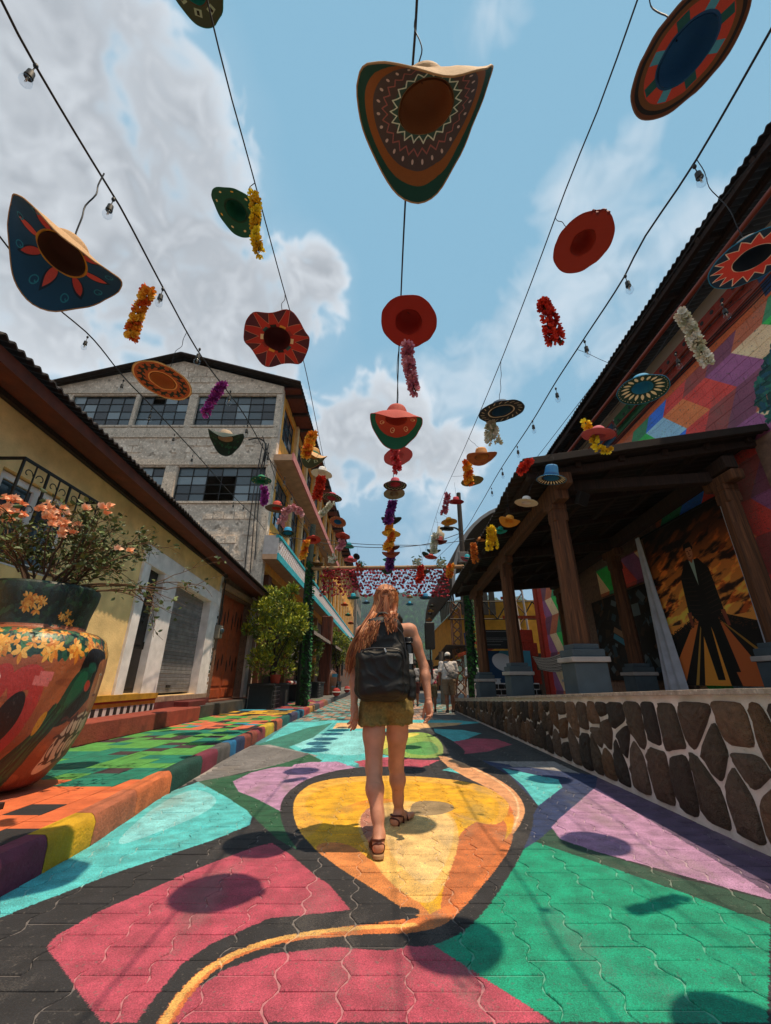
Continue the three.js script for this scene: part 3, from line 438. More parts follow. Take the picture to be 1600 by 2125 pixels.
// ---------------------------------------------------------------- concrete gable building and the yellow side wing
{
  const Z = -15.1, b = thing('concrete_building', 'tall raw grey concrete gable building with dark steel windows behind the yellow house', 'building', [0, 0, 0]);
  const wins = [[-14.3, -11.4, 11.35, 13.0], [-11.2, -8.95, 11.35, 13.0], [-8.55, -4.98, 11.35, 13.0], [-12.6, -9.3, 7.68, 9.3], [-8.75, -5.05, 7.68, 9.3]];
  const outer = [[-15.2, 0], [-4.7, 0], [-4.7, 13.5], [-9.6, 15.0], [-15.2, 13.5]];
  part(b, 'wall', T([new THREE.ExtrudeGeometry(holeShape(outer, wins), { depth: .3, bevelEnabled: false }).translate(0, 0, Z - .3)]), MAT.concrete);
  // bond beams, columns and block courses standing slightly proud
  for (const [y0, y1] of [[13.08, 13.36], [10.72, 11.2], [9.36, 9.62]]) part(b, 'bond_beam', T([bx(-15.2, -4.72, y0, y1, Z, Z + .055)]), MAT.concrete2);
  for (const [x0, x1, y0, y1] of [[-4.97, -4.7, .2, 13.05], [-8.95, -8.58, 9.65, 10.7], [-8.93, -8.56, 11.22, 13.05], [-9.28, -8.78, 7.2, 9.34], [-11.38, -11.22, 11.22, 13.05], [-14.9, -14.4, 9.65, 13.05]]) part(b, 'column', T([bx(x0, x1, y0, y1, Z, Z + .03)]), MAT.concrete2);
  const bl = [MAT.concrete, MAT.concrete2]; const rest = [];
  for (let r = 0; r < 30; r++) for (let c = 0; c < 26; c++) { const y = 5.2 + r * .34 + (r > 12 ? .0 : 0), x = -15.1 + c * .42 + (r % 2) * .21; if (x > -5.3) continue; const top = 15.0 - Math.abs(x + 9.6) * .3; if (y + .34 > top - .15) continue; if (wins.some(([a, q, s, t]) => x + .42 > a - .25 && x < q + .25 && y + .3 > s - .2 && y < t + .15)) continue; if ([[13.0, 13.4], [10.7, 11.25], [9.3, 9.66]].some(([s, t]) => y + .33 > s && y < t)) continue; if (n2(c * .35, r * .4) < .05 && y < 13) continue;
    const g = bx(x + .01, x + .40, y + .01, y + .32, Z - .02, Z + .03 + rr(-.008, .012)); rest.push(g); }
  rest.slice(-300).forEach((g) => part(b, 'block', T([g]), MAT.concrete)); if (rest.length > 300) stuff(part(b, 'blocks', T(rest.slice(0, -300)), MAT.concrete));
  // windows: steel bars and single panes
  const gl = [0x2b343b, 0x4a5a62, 0x39454c, 0x7c8c94].map((c) => new THREE.MeshPhysicalMaterial({ color: c, roughness: .12, ior: 1.6 }));
  wins.forEach(([x0, x1, y0, y1], wi) => { const w = new THREE.Group(); w.name = 'window'; b.add(w); const nx = [5, 4, 6, 6, 6][wi], ny = 4, open = [[-1, 0], [1, 1], [2, 2], [2, 3], [2, 3]][wi], bars = [];
    for (let i = 0; i <= nx; i++) bars.push(bx(lerp(x0, x1, i / nx) - .018, lerp(x0, x1, i / nx) + .018, y0, y1, Z - .16, Z - .11)); for (let j = 0; j <= ny; j++) bars.push(bx(x0, x1, lerp(y0, y1, j / ny) - .016, lerp(y0, y1, j / ny) + .016, Z - .158, Z - .108)); part(w, 'frame', bars, MAT.iron);
    for (let i = 0; i < nx; i++) for (let j = 0; j < ny; j++) { if (wi >= 3 && i >= open[0] && i <= open[1] && j < 3) continue; if (wi === 1 && i === 1 && j === 3) continue; const g = bx(-.5, .5, -.5, .5, -.004, .004); g.scale((x1 - x0) / nx - .03, (y1 - y0) / ny - .03, 1).rotateX(rr(-.02, .02)).translate(lerp(x0, x1, (i + .5) / nx), lerp(y0, y1, (j + .5) / ny), Z - .135); part(w, 'pane', g, pick(gl)); }
    part(w, 'sill', T([bx(x0 - .08, x1 + .08, y0 - .09, y0, Z - .1, Z + .06)]), MAT.concrete2); });
  for (const [y0, y1] of [[6.9, 10.5], [10.5, 13.45]]) part(b, 'room', [bx(-15.1, -5, y0, y1, -21.1, -21), bx(-15.1, -5, y0, y0 + .1, -15.41, -21), bx(-15.1, -5, y1 - .1, y1 - .002, -15.41, -21), bx(-15.1, -15, y0, y1, -15.41, -21), bx(-5.1, -5.02, y0, y1, -15.41, -21)], MAT.interior);
  // roof: sheets and verge boards
  const roof = (s) => { const A = V(-9.6, 15.16, 0), e = V(s > 0 ? -3.85 : -15.9, 15.16 - (s > 0 ? 5.75 : 6.3) * .3, 0); return [A, e]; };
  const rg = []; for (const s of [1, -1]) { const [A, e] = roof(s); rg.push(beam([A.x, A.y, -14.75], [e.x, e.y, -14.75], .06, .16, V(0, 0, 1))); }
  part(b, 'verge_board', T(rg), MAT.woodDark);
  part(b, 'roof', T([corrugated(-3.86, 13.45, -9.6, 15.2, -14.7, -30, .25, .03), corrugated(-15.9, 13.3, -9.6, 15.2, -14.7, -30, .25, .03)]), MAT.tin);
  const drip = []; for (const [x, l] of [[-5.15, 6], [-5.3, 7.5], [-5.05, 5.2]]) drip.push(tube([[x, 10.4, Z + .08], [x - .12, 10.4 - l * .4, Z + .06], [x + .05, 10.4 - l, Z + .1]], .02, 20, 4)); part(b, 'cables', drip, MAT.wire);
  part(b, 'lamp_arm', [tube([[-5.15, 9.5, Z + .05], [-5.2, 10.4, Z + .1], [-5.5, 10.6, Z + .15], [-5.9, 10.5, Z + .2]], .03, 20, 5)], MAT.iron);

  const y = thing('yellow_wing', 'long ochre yellow street wing with pink ledge and cyan edged balcony', 'building', [0, 0, 0]);
  const oc = mat(0xf2ab40, { map: plaster1, bump: softb1, bs: .004 }), cream = mat(0xe8be84, { map: plaster1 }), pink = mat(0xd0807a, { map: plaster1 }), tan = mat(0xc29a7a, { map: plaster1 }), cyan = mat(0x30bccb, { map: grain2 });
  const END = 60, X0 = -4.72, holes = [], bays = [];
  for (let i = 0; i < 16; i++) { const a = 15.75 + i * 2.75, e = a + 2.15; bays.push([a, e]); if (i < 16) { holes.push([a, e, 7.0, 9.2], [a, e, 11.1, 13.0]); } }
  part(y, 'wall', T([sideWall(X0, .28, [[15.42, 4.9], [END, 4.9], [END, 13.4], [15.42, 13.4]], holes)]), oc);
  bays.forEach(([a, e], i) => { for (const [y0, y1] of [[7.0, 9.2], [11.1, 13.0]]) {
      const w = part(y, 'window', [...[0, 1, 2, 3].map((k) => bx(X0 - .16, X0 - .1, y0, y1, -lerp(a, e, k / 3) - .03, -lerp(a, e, k / 3) + .03)), ...[0, 1, 2, 3, 4].map((k) => bx(X0 - .155, X0 - .105, lerp(y0, y1, k / 4) - .025, lerp(y0, y1, k / 4) + .025, -a, -e))], MAT.iron);
      if (i < 6) for (let k = 0; k < 3; k++) for (let q = 0; q < 4; q++) part(w, 'pane', bx(X0 - .14, X0 - .13, lerp(y0, y1, q / 4) + .03, lerp(y0, y1, (q + 1) / 4) - .03, -lerp(a, e, k / 3) - .03, -lerp(a, e, (k + 1) / 3) + .03), gl[(k * 3 + q * 5 + i) % 4]); else part(w, 'pane', bx(X0 - .14, X0 - .13, y0, y1, -a, -e), gl[i % 4]); }
    for (const [y0, y1] of [[6.2, 9.35], [10.3, 13.3]]) part(y, 'pilaster', T([bx(X0, X0 + .14, y0, y1, -e - .12, -e - .48)]), cream); });
  for (const [y0, y1] of [[5.0, 9.3], [9.35, 13.35]]) part(y, 'room', [bx(-9.1, -9, y0, y1, -21.2, -END), bx(-9, -5.02, y0, y0 + .1, -21.2, -END), bx(-9, -5.02, y1 - .1, y1, -21.2, -END), ...[0, 1, 2, 3, 4, 5, 6, 7].map((k) => bx(-9, -5.02, y0 + .1, y1 - .1, -21.2 - k * 5.5, -21.3 - k * 5.5))], MAT.interior);
  part(y, 'upper_ledge', T([bx(X0, -3.95, 9.5, 9.78, -14.9, -36)]), tan); part(y, 'ledge_edge', T([bx(-3.95, -3.88, 9.5, 9.86, -14.9, -36)]), pink);
  part(y, 'eave', T([bx(X0 + .02, -3.95, 13.42, 13.52, -15.2, -END)]), MAT.rust); for (let i = 0; i < 30; i++) part(y, 'rafter', T([bx(X0, -3.9, 13.28, 13.42, -15.6 - i * 1.4, -15.72 - i * 1.4)]), MAT.woodDark);
  part(y, 'roof', T([corrugated(-3.8, 13.55, -9, 15.1, -30.1, -END, .3, .03)]), MAT.tin);
  // balcony with pierced block parapet
  const bx0 = -4.15, zA = -14.96, zB = -57; part(y, 'balcony_slab', T([bx(X0, bx0, 5.22, 5.42, zA, zB)]), tan); part(y, 'balcony_edge', T([bx(bx0, bx0 + .05, 5.2, 5.47, zA, zB)]), cyan); part(y, 'balcony_rail', T([bx(bx0 - .12, bx0 + .06, 6.08, 6.2, zA, zB)]), cyan);
  part(y, 'balcony_end', T([bx(X0, bx0, 5.42, 6.18, zA, zA - .14)]), mat(0xb9b4b4, { map: plaster1 }));
  const cells = [];
  for (let j = 0; j < 4; j++) for (let i = 0; i < 150; i++) { const z = zA - .2 - i * .28 - (j % 2) * .14; if (z < zB) continue; const g = bx(bx0 - .13, bx0 + .03, 5.485 + j * .148, 5.485 + j * .148 + .125, z, z - .14); if (i < 40) part(y, 'parapet_block', g, MAT.white); else cells.push(g); } stuff(part(y, 'parapet_blocks', cells, MAT.white));
  // ground floor: dark openings with grilles, doors, pillar, awnings
  part(y, 'ground_wall', T([bx(-5.2, -5.0, 0, 5.3, -15.42, -END)]), mat(0x6a4a38, { map: plaster1 }));
  for (let i = 0; i < 8; i++) { const z = -16.2 - i * 4.2; part(y, 'pier', T([bx(-5.0, -4.74, .1, 5.2, z, z - .5)]), mat(pick([0x8c5a3a, 0x77472f, 0xa86d35]), { map: plaster1 })); const gr = [], zs = z - .6; for (let k = 0; k < 14; k++) gr.push(box(.025, 2.3, .025, -4.85, 2.5, zs - k * .25)); for (const yy of [1.4, 2.5, 3.6]) gr.push(bx(-4.87, -4.84, yy, yy + .04, zs, zs - 3.3)); part(y, 'grille', gr, i === 1 ? MAT.white : MAT.iron); }
  part(y, 'pillar', T([rbox(.62, 4.3, .62, .06, -3.45, 2.3, -24.8)]), mat(0x7a3a22, { map: rep(woodTex, .7), bump: rep(woodBump, .7), bs: .02 }));
  for (const [za, zb] of [[-16.2, -21.5], [-23.6, -33]]) { const aw = new THREE.Group(); aw.name = 'awning'; y.add(aw); part(aw, 'canopy', T([new THREE.BoxGeometry(1.7, .03, Math.abs(zb - za)).rotateZ(-.28).translate(-3.6, 2.95, (za + zb) / 2)]), mat(0x33241f)); part(aw, 'valance', T([...Array(Math.floor((za - zb) / .3))].map((_, i) => box(.02, .13, .26, -2.76, 2.66 + n2(i, 2) * .01, za - .15 - i * .3))), mat(0xa99c94)); }
  const f = thing('end_building', 'pale grey concrete block at the far end of the yellow wing', 'building', [0, 0, 0]);
  part(f, 'wall', T([bx(-9, -4.4, 0, 15, -62, -74)]), mat(0x9b9389, { map: rep(roughC, .2) })); for (let j = 0; j < 4; j++) for (let i = 0; i < 3; i++) part(f, 'window', bx(-4.42, -4.36, 3 + j * 3, 4.8 + j * 3, -63.5 - i * 3.5, -65.5 - i * 3.5), gl[0]);
}

// ---------------------------------------------------------------- right: tall muralled wall, its eave, the timber pavilion
{
  const w = thing('mural_building', 'tall block building with a bright zigzag mural under a long corrugated eave on the right', 'building', [0, 0, 0]);
  const X = 6.0, K = .03, z0 = -3.2, sl = (g) => descend(g, K, z0);
  // the mural: chevrons across the courses and a dark tree at the near end
  const mural2 = canvas(2048, 1024, (c, W, H) => {
    const zw = 14.5, yh = 7.3; c.setTransform(W / zw, 0, 0, -H / yh, -1.6 * W / zw, H); // x = distance ahead, y = height
    const lift = (a) => a.map((h) => '#' + hexc(h).lerp(hexc(0xffffff), .04).getHexString()); const A = lift(['#f04436', '#a05a90', '#ffd8a8', '#22cc55', '#a8e0ff', '#ff8a44', '#f04436', '#a85a92', '#ffd8a8', '#1fd055']), B = lift(['#c8402f', '#7a3a5c', '#c8683c', '#2f9060', '#2478ec', '#ee4238', '#a8423c', '#86405f', '#cc6a40', '#30925f']);
    const pw = .62, ph = .62, sl2 = .5; for (let i = -4; i < 34; i++) for (let j = 0; j < 14; j++) { const x = 16.6 - i * pw, y = j * ph, d = j % 2 ? sl2 : 0, e = j % 2 ? 0 : sl2, k = ((i % 10) + 10) % 10; c.fillStyle = (j % 2 ? A : B)[k]; c.beginPath(); c.moveTo(x - d, y); c.lineTo(x - pw - d - .01, y); c.lineTo(x - pw - e - .01, y + ph + .01); c.lineTo(x - e, y + ph + .01); c.fill(); }
    c.fillStyle = '#e07040'; c.fillRect(1.6, 6.5, 15, .2); c.fillStyle = '#8e2f1e'; c.fillRect(1.6, 6.65, 15, .9); c.fillStyle = '#1d4a66'; c.fillRect(9, 6.75, 1.5, .5); c.fillStyle = '#1f5a34'; c.fillRect(7.4, 6.75, 1.5, .6); c.fillStyle = '#1d3c66'; c.fillRect(3.4, 6.55, 1.2, .8);
    c.fillStyle = '#c03327'; c.fillRect(15.6, 0, .5, 6.2);
    // tree: dark mass of brushed foliage with pale limbs
    const R = mulberry(4); for (let i = 0; i < 2600; i++) { const a = R() * 6.283, r = Math.pow(R(), .72), x = 3.75 + Math.cos(a) * r * 1.6, y = 5.0 + Math.sin(a) * r * .95; c.fillStyle = pick2(R, ['#184a42', '#226256', '#143a40', '#2c7866', '#1a5468', '#1c4a46']); c.save(); c.translate(x, y); c.rotate(R() * 3); c.beginPath(); c.ellipse(0, 0, .09, .035, 0, 0, 7); c.fill(); c.restore(); }
    c.fillStyle = '#1e5268'; c.fillRect(2.4, 4, 2.6, .9); c.strokeStyle = '#d0b4a4'; c.lineCap = 'round'; for (const [wd, ...p] of [[.14, 3.4, 4.2, 3.7, 4.9, 4.0, 5.3], [.1, 3.9, 5.0, 4.4, 5.1, 4.7, 4.7], [.07, 4.0, 5.3, 4.5, 5.6, 4.8, 5.5], [.06, 4.0, 5.3, 3.8, 5.7, 4.1, 6.0], [.09, 3.6, 4.7, 3.0, 5.2, 2.8, 5.7], [.06, 4.2, 5.1, 4.2, 4.5, 4.0, 4.2]]) { c.lineWidth = wd; c.beginPath(); c.moveTo(p[0], p[1]); c.quadraticCurveTo(p[2], p[3], p[4], p[5]); c.stroke(); }
  });
  function pick2(R, a) { return a[Math.floor(R() * a.length)]; }
  grime(mural2, .2, .5);
  const mm = new THREE.MeshStandardMaterial({ map: place(ctex(mural2), 1.6, 0, 14.5, 7.3), bumpMap: rep(bumpTex, 1.5), bumpScale: .004, roughness: .8 }); mm.map.offset.set(-1.6 / 14.5, 0);
  // blockwork: each course of blocks with sunk joints
  const uvW = (g) => { g = g.index ? g.toNonIndexed() : g; const p = g.attributes.position, u = new Float32Array(p.count * 2); for (let i = 0; i < p.count; i++) { u[i * 2] = -p.getZ(i); u[i * 2 + 1] = p.getY(i); } g.setAttribute('uv', new THREE.BufferAttribute(u, 2)); return g; };
  part(w, 'wall', uvW(M([bx(X + .006, X + .3, 0, 7.25, -1.7, -16.05)])), mm);
  const shown = [], hid = [];
  for (let r = 0; r < 35; r++) for (let k = 0; k < 36; k++) { const y = .3 + r * .2, z = -1.8 - k * .4 - (r % 2) * .2; if (z - .4 < -16.04) continue; const g = () => uvW(rbox(.03, .1965, .3965, .004, X + .008 + rr(-.0012, .0012), y + .1, z - .2, 1)); (y > 4.3 && z > -12 || z < -13.8 ? shown : hid).push(g()); }
  shown.slice(0, 300).forEach((g) => part(w, 'block', g, mm)); stuff(part(w, 'blocks', [...shown.slice(300), ...hid], mm));
  part(w, 'end_pier', T([bx(X - .05, X + .32, 0, 7.2, -16.06, -16.4)]), mat(0xb03a24));
  // eave: sheet, purlins, gutter pipe, pierced ventilation course
  part(w, 'roof', T([sl(corrugated(5.3, 8.08, 9.5, 9.6, -.5, -17.5, .125, .022))]), MAT.tin);
  for (const [x, y] of [[5.42, 8.02], [5.85, 8.16]]) part(w, 'purlin', T([sl(bx(x - .04, x + .04, y - .1, y, -.5, -17.4))]), MAT.woodDark);
  for (let i = 0; i < 14; i++) part(w, 'rafter', T([sl(beam([5.36, 7.98, -1.2 - i * 1.15], [6.4, 8.34, -1.2 - i * 1.15], .08, .1))]), MAT.woodDark);
  const redM = mat(0x8e3a22, { rough: .5, map: grain2 });
  part(w, 'gutter_pipe', [descend(cyl([5.5, 7.42, -.5], [5.5, 7.42, -17], .045, .045, 10), .02, z0)], redM);
  part(w, 'conduit', [descend(cyl([5.93, 7.05, -2], [5.93, 7.05, -16], .03, .03, 8), .02, z0)], redM); part(w, 'conduit', [descend(cyl([5.95, 6.8, -2], [5.95, 6.8, -12], .018, .018, 8), .02, z0)], redM);
  for (let i = 0; i < 3; i++) part(w, 'cable', [tube([...Array(12)].map((_, k) => [5.93, 6.72 - i * .06 + n2(k, i) * .05, -2.5 - k * 1.1]), .012, 60, 4)], MAT.wire);
  for (let i = 0; i < 52; i++) for (let j = 0; j < 2; j++) part(w, 'vent_hole', cyl([5.985, 7.1 + j * .16 - .02 * i * .25, -2.6 - i * .25 - j * .12], [5.999, 7.1 + j * .16 - .02 * i * .25, -2.6 - i * .25 - j * .12], .042, .042, 8), MAT.black);
  part(w, 'back', T([bx(6.3, 12, 0, 7.9, -.5, -17)]), MAT.interior);

  // ---------------- timber pavilion on the terrace
  const P = thing('pavilion', 'open timber pavilion with dark tin roof on thick carved posts along the terrace', 'pavilion', [0, 0, 0]);
  const sh = (g) => descend(g, .062, -5.4), rx0 = 2.05, ry0 = 4.0, rx1 = 6.0, ry1 = 4.62, tin2 = mat(0x2e211b, { map: grain2, rough: .8 });
  part(P, 'roof', T([sh(corrugated(rx0, ry0, rx1, ry1, -5.35, -13.2, .16, .018))]), tin2);
  part(P, 'verge_board', T([beam([rx0 + .02, ry0 - .02, -5.33], [3.6, ry0 + .24, -5.34], .05, .11), beam([3.55, ry0 + .25, -5.36], [5.95, ry1 - .01, -5.33], .05, .12)]), tin2);
  for (let i = 0; i < 6; i++) part(P, 'purlin', T([sh(bx(2.25 + i * .7, 2.33 + i * .7, ry0 + .02 + i * .11 - .11, ry0 + .02 + i * .11 - .03, -5.5, -13))]), MAT.woodDark);
  for (let i = 0; i < 7; i++) part(P, 'rafter', T([sh(beam([2.2, ry0 - .12, -5.6 - i * 1.2], [5.95, ry1 - .13, -5.6 - i * 1.2], .09, .12))]), MAT.woodDark);
  const plM = mat(0x4a5862, { map: plaster1, bump: bump1, bs: .003 }), plW = mat(0xaaa4a2, { map: plaster1 });
  function post(x, z, top, big) {
    const y0 = topY(Math.min(0, z)) - .06, p = new THREE.Group(); p.name = 'post'; P.add(p); const s = .235;
    part(p, 'plinth', T([rbox(.45, .5, .45, .015, x, y0 + .24, z)]), plM); part(p, 'plinth_band', T([rbox(.52, .07, .52, .012, x, y0 + .53, z)]), plW); part(p, 'plinth_cap', T([rbox(.44, .1, .44, .015, x, y0 + .615, z), rbox(.35, .07, .35, .012, x, y0 + .70, z)]), plM);
    const shaft = new THREE.CylinderGeometry(.135, .155, top - .45 - y0 - .72, 8, 6).rotateY(Math.PI / 8); { const q = shaft.attributes.position; for (let i = 0; i < q.count; i++) { q.setX(i, q.getX(i) * .98 + n2(q.getY(i) * .9, q.getZ(i) * 4) * .006); } } shaft.translate(x, (top - .45 + y0 + .72) / 2, z);
    part(p, 'shaft', T([toCreasedNormals(shaft, .4)]), MAT.wood);
    part(p, 'capital', T([rbox(s, .16, s, .02, x, top - .38, z), rbox(.22, .05, .22, .01, x, top - .285, z), rbox(s, .1, s, .02, x, top - .21, z)]), MAT.wood);
    part(p, 'bracket', T([rbox(.2, .17, .62, .03, x, top - .085, z)]), MAT.wood);
  }
  for (const [x, z, t] of [[2.75, -6.0, 3.72], [2.75, -9.05, 3.55], [2.75, -12.1, 3.4], [5.35, -5.75, 3.95], [5.35, -9.2, 3.78], [5.35, -12.4, 3.55]]) post(x, z, t);
  part(P, 'beam', T([beam([2.75, 3.82, -5.5], [2.75, 3.4, -12.9], .2, .2)]), MAT.wood); part(P, 'beam', T([beam([5.35, 4.1, -5.5], [5.35, 3.72, -12.9], .2, .22)]), MAT.woodDark); part(P, 'tie_beam', T([beam([2.75, 3.86, -6], [5.35, 4.0, -5.9], .16, .18)]), MAT.woodDark);
  for (const z of [-9.1, -12.1]) part(P, 'tie_beam', T([beam([2.75, 3.65 - (z < -10 ? .2 : 0), z], [5.35, 3.85 - (z < -10 ? .2 : 0), z], .16, .18)]), MAT.woodDark);
  part(P, 'floodlight', [rbox(.26, .2, .07, .01).rotateX(.5).rotateY(.6).translate(3.12, 3.62, -5.85)], MAT.black);
  // shop interior walls behind the posts
  const s = thing('back_wall', 'dark shop front wall in the shade behind the pavilion posts', 'wall', [0, 0, 0]);
  part(s, 'wall', T([bx(5.92, 5.985, .3, 4.5, -8.4, -13.6), bx(5.92, 5.985, .3, 4.5, -2, -5.6)]), mat(0x8c7060)); part(s, 'lower_board', T([bx(5.88, 5.92, .3, 1.0, -8.4, -13.6)]), mat(0x9c7c68));

  // hanging picture of a man on a road, pale curtains at both sides
  const pic = canvas(1024, 1400, (c, W, H) => {
    const g = c.createLinearGradient(0, 0, 0, H * .62); g.addColorStop(0, '#0b0807'); g.addColorStop(.25, '#5a2c16'); g.addColorStop(.55, '#d87c34'); g.addColorStop(1, '#f5a24a'); c.fillStyle = g; c.fillRect(0, 0, W, H);
    const R = mulberry(9); const im = c.getImageData(0, 0, W, H), d = im.data; for (let y = 0; y < H * .64; y++) for (let x = 0; x < W; x++) { const o = (y * W + x) * 4, n = fbm2(x * .0026, y * .008 + x * .0016, 6); const k = sstep(-.05, .35, n), q = sstep(.0, .4, fbm2(x * .003 + 7, y * .008 + x * .003, 6)); d[o] = clamp(d[o] * (1 - .8 * k) + 200 * q * (y / H + .15), 0, 255); d[o + 1] = clamp(d[o + 1] * (1 - .85 * k) + 88 * q * (y / H + .15), 0, 255); d[o + 2] = clamp(d[o + 2] * (1 - .8 * k) + 34 * q * (y / H), 0, 255); } c.putImageData(im, 0, 0);
    const P2 = (col, ...p) => { c.fillStyle = col; c.beginPath(); for (let i = 0; i < p.length; i += 2) i ? c.lineTo(p[i] * W, p[i + 1] * H) : c.moveTo(p[i] * W, p[i + 1] * H); c.fill(); };
    P2('#0d0908', 0, .72, .45, .6, .6, .6, 1, .7, 1, 1, 0, 1); P2('#e07a38', 0, .9, .42, .6, .46, .6, .08, 1, 0, 1); P2('#f0a03c', .3, 1, .49, .6, .53, .6, .56, 1); P2('#cc6a34', .66, 1, .55, .6, .6, .6, .92, 1); P2('#120b08', .13, 1, .455, .6, .48, .6, .28, 1); P2('#b98c3a', .2, 1, .47, .6, .475, .6, .235, 1); P2('#a2762c', .56, .6, .565, .6, 1, .9, 1, .93);
    for (let i = 0; i < 700; i++) { c.fillStyle = pick2(R, ['#1c120c', '#4b2a14', '#0c0806']); const x = R(), y = .6 + Math.abs(x - .5) * .24 + (R() - .4) * .05; c.fillRect(x * W, y * H, 12, 6); }
    // man: generic figure in a dark quilted jacket
    P2('#0a0808', .42, .62, .45, .97, .52, .97, .53, .68, .6, .93, .68, .93, .62, .6); P2('#120e0d', .36, .36, .45, .28, .6, .28, .68, .36, .7, .6, .62, .64, .42, .64, .34, .58); P2('#9fb5a8', .5, .28, .555, .28, .53, .44); P2('#a8583a', .495, .19, .56, .19, .57, .25, .53, .3, .495, .27); P2('#0e0b0a', .47, .21, .49, .17, .56, .165, .585, .21, .56, .225, .5, .2); c.fillStyle = '#c27a54'; c.beginPath(); c.ellipse(.53 * W, .228 * H, .036 * W, .046 * H, 0, 0, 7); c.fill(); c.fillStyle = '#8a4a30'; c.fillRect(.518 * W, .228 * H, .014 * W, .016 * H); c.fillStyle = '#1a100c'; c.fillRect(.507 * W, .218 * H, .016 * W, .005 * H); c.fillRect(.54 * W, .218 * H, .016 * W, .005 * H); c.fillStyle = '#6a2f22'; c.fillRect(.515 * W, .252 * H, .03 * W, .005 * H); P2('#0e0b0a', .49, .215, .495, .178, .53, .168, .566, .182, .572, .22, .56, .2, .5, .2); P2('#8e4630', .32, .58, .37, .58, .36, .66, .33, .66); P2('#8e4630', .67, .6, .71, .6, .72, .69, .69, .69);
    c.strokeStyle = '#3a2822'; c.lineWidth = 5; for (let i = 0; i < 9; i++) { c.beginPath(); c.moveTo((.37 + (i % 3) * .01) * W, (.37 + i * .028) * H); c.lineTo(.49 * W, (.385 + i * .028) * H); c.moveTo(.57 * W, (.385 + i * .028) * H); c.lineTo(.68 * W, (.37 + i * .028) * H); c.stroke(); }
  });
  const b = thing('picture_banner', 'large hanging sunset picture of a man in a dark jacket standing on a road', 'banner', [0, 0, 0]);
  const bg = new THREE.BoxGeometry(2.3, 3.0, .02).rotateY(-Math.PI / 2).translate(5.72, 2.37, -7.4); part(b, 'canvas', bg, new THREE.MeshStandardMaterial({ map: ctex(pic), roughness: .7 })); part(b, 'rail', [cyl([5.7, 3.88, -6.2], [5.7, 3.88, -8.6], .025)], MAT.iron);
  const cloth = (z, wTop, wBot, lab, y0) => { const t = thing('curtain', lab, 'curtain', [0, 0, 0]); const n = 14, m = 18, pos = [], idx = []; for (let j = 0; j <= m; j++) for (let i = 0; i <= n; i++) { const v = j / m, u = i / n, w2 = lerp(wTop, wBot, v); pos.push(5.64 + Math.sin(u * 14 + v * 2) * .035 * (.4 + v), 3.9 - v * (3.9 - y0), z - (u - .5) * w2 + v * .04); } for (let j = 0; j < m; j++) for (let i = 0; i < n; i++) { const a = j * (n + 1) + i; idx.push(a, a + 1, a + n + 1, a + 1, a + n + 2, a + n + 1); } const g = new THREE.BufferGeometry(); g.setAttribute('position', new THREE.Float32BufferAttribute(pos, 3)); g.setIndex(idx); g.computeVertexNormals(); part(t, 'cloth', T([g]), mat(0xc4cbdc, { side: THREE.DoubleSide, map: plaster1, bump: null })); };
  cloth(-8.62, .16, .62, 'pale blue white curtain hanging at the far side of the sunset picture', .72); cloth(-6.22, .12, .3, 'pale curtain hanging at the near side of the sunset picture', .9);
  // second, darker picture further in
  const pic2 = canvas(512, 512, (c, W, H) => { c.fillStyle = '#15100e'; c.fillRect(0, 0, W, H); const R = mulberry(14); for (let i = 0; i < 160; i++) { c.fillStyle = pick2(R, ['#241a15', '#38291f', '#4b3626', '#1b1f22', '#2f4752', '#5b6a70', '#171310', '#120e0c']); c.save(); c.translate(R() * W, R() * H); c.rotate(R() * 3); c.fillRect(-30, -14, 20 + R() * 60, 10 + R() * 40); c.restore(); } c.save(); c.translate(270, 280); c.rotate(.55); c.fillStyle = '#8e6a4c'; c.fillRect(-120, -30, 220, 36); c.fillStyle = '#3f7f96'; c.fillRect(-110, 10, 220, 34); c.restore(); c.fillStyle = '#6a7a80'; c.fillRect(300, 90, 120, 70); });
  const b2 = thing('picture_banner', 'dim square picture with many dark figures between the pavilion posts', 'banner', [0, 0, 0]); part(b2, 'canvas', new THREE.BoxGeometry(2.6, 2.0, .03).rotateY(-Math.PI / 2).translate(5.8, 1.95, -10.2), new THREE.MeshStandardMaterial({ map: ctex(pic2), roughness: .7 }));
  const b3 = thing('zigzag_panel', 'painted zigzag panel in blue and green above the dim square picture', 'panel', [0, 0, 0]); part(b3, 'panel', uvW(bx(5.84, 5.88, 3.02, 3.75, -8.9, -11)), mm);
  // woven black and white cloth band tied across the far mural corner
  const tex = canvas(256, 128, (c, W, H) => { c.fillStyle = '#cfc9c4'; c.fillRect(0, 0, W, H); c.fillStyle = '#17171a'; for (let i = 0; i < 32; i++) for (let j = 0; j < 5; j++) { c.beginPath(); c.moveTo(i * 8, j * 26 + 4); c.lineTo(i * 8 + 6, j * 26 + 12); c.lineTo(i * 8, j * 26 + 20); c.fill(); } for (let j = 0; j < 5; j++) c.fillRect(0, j * 26 + 22, W, 3); });
  const hm = thing('woven_hammock', 'black and white woven hammock cloth slung across the mural behind the first post', 'hammock', [0, 0, 0]);
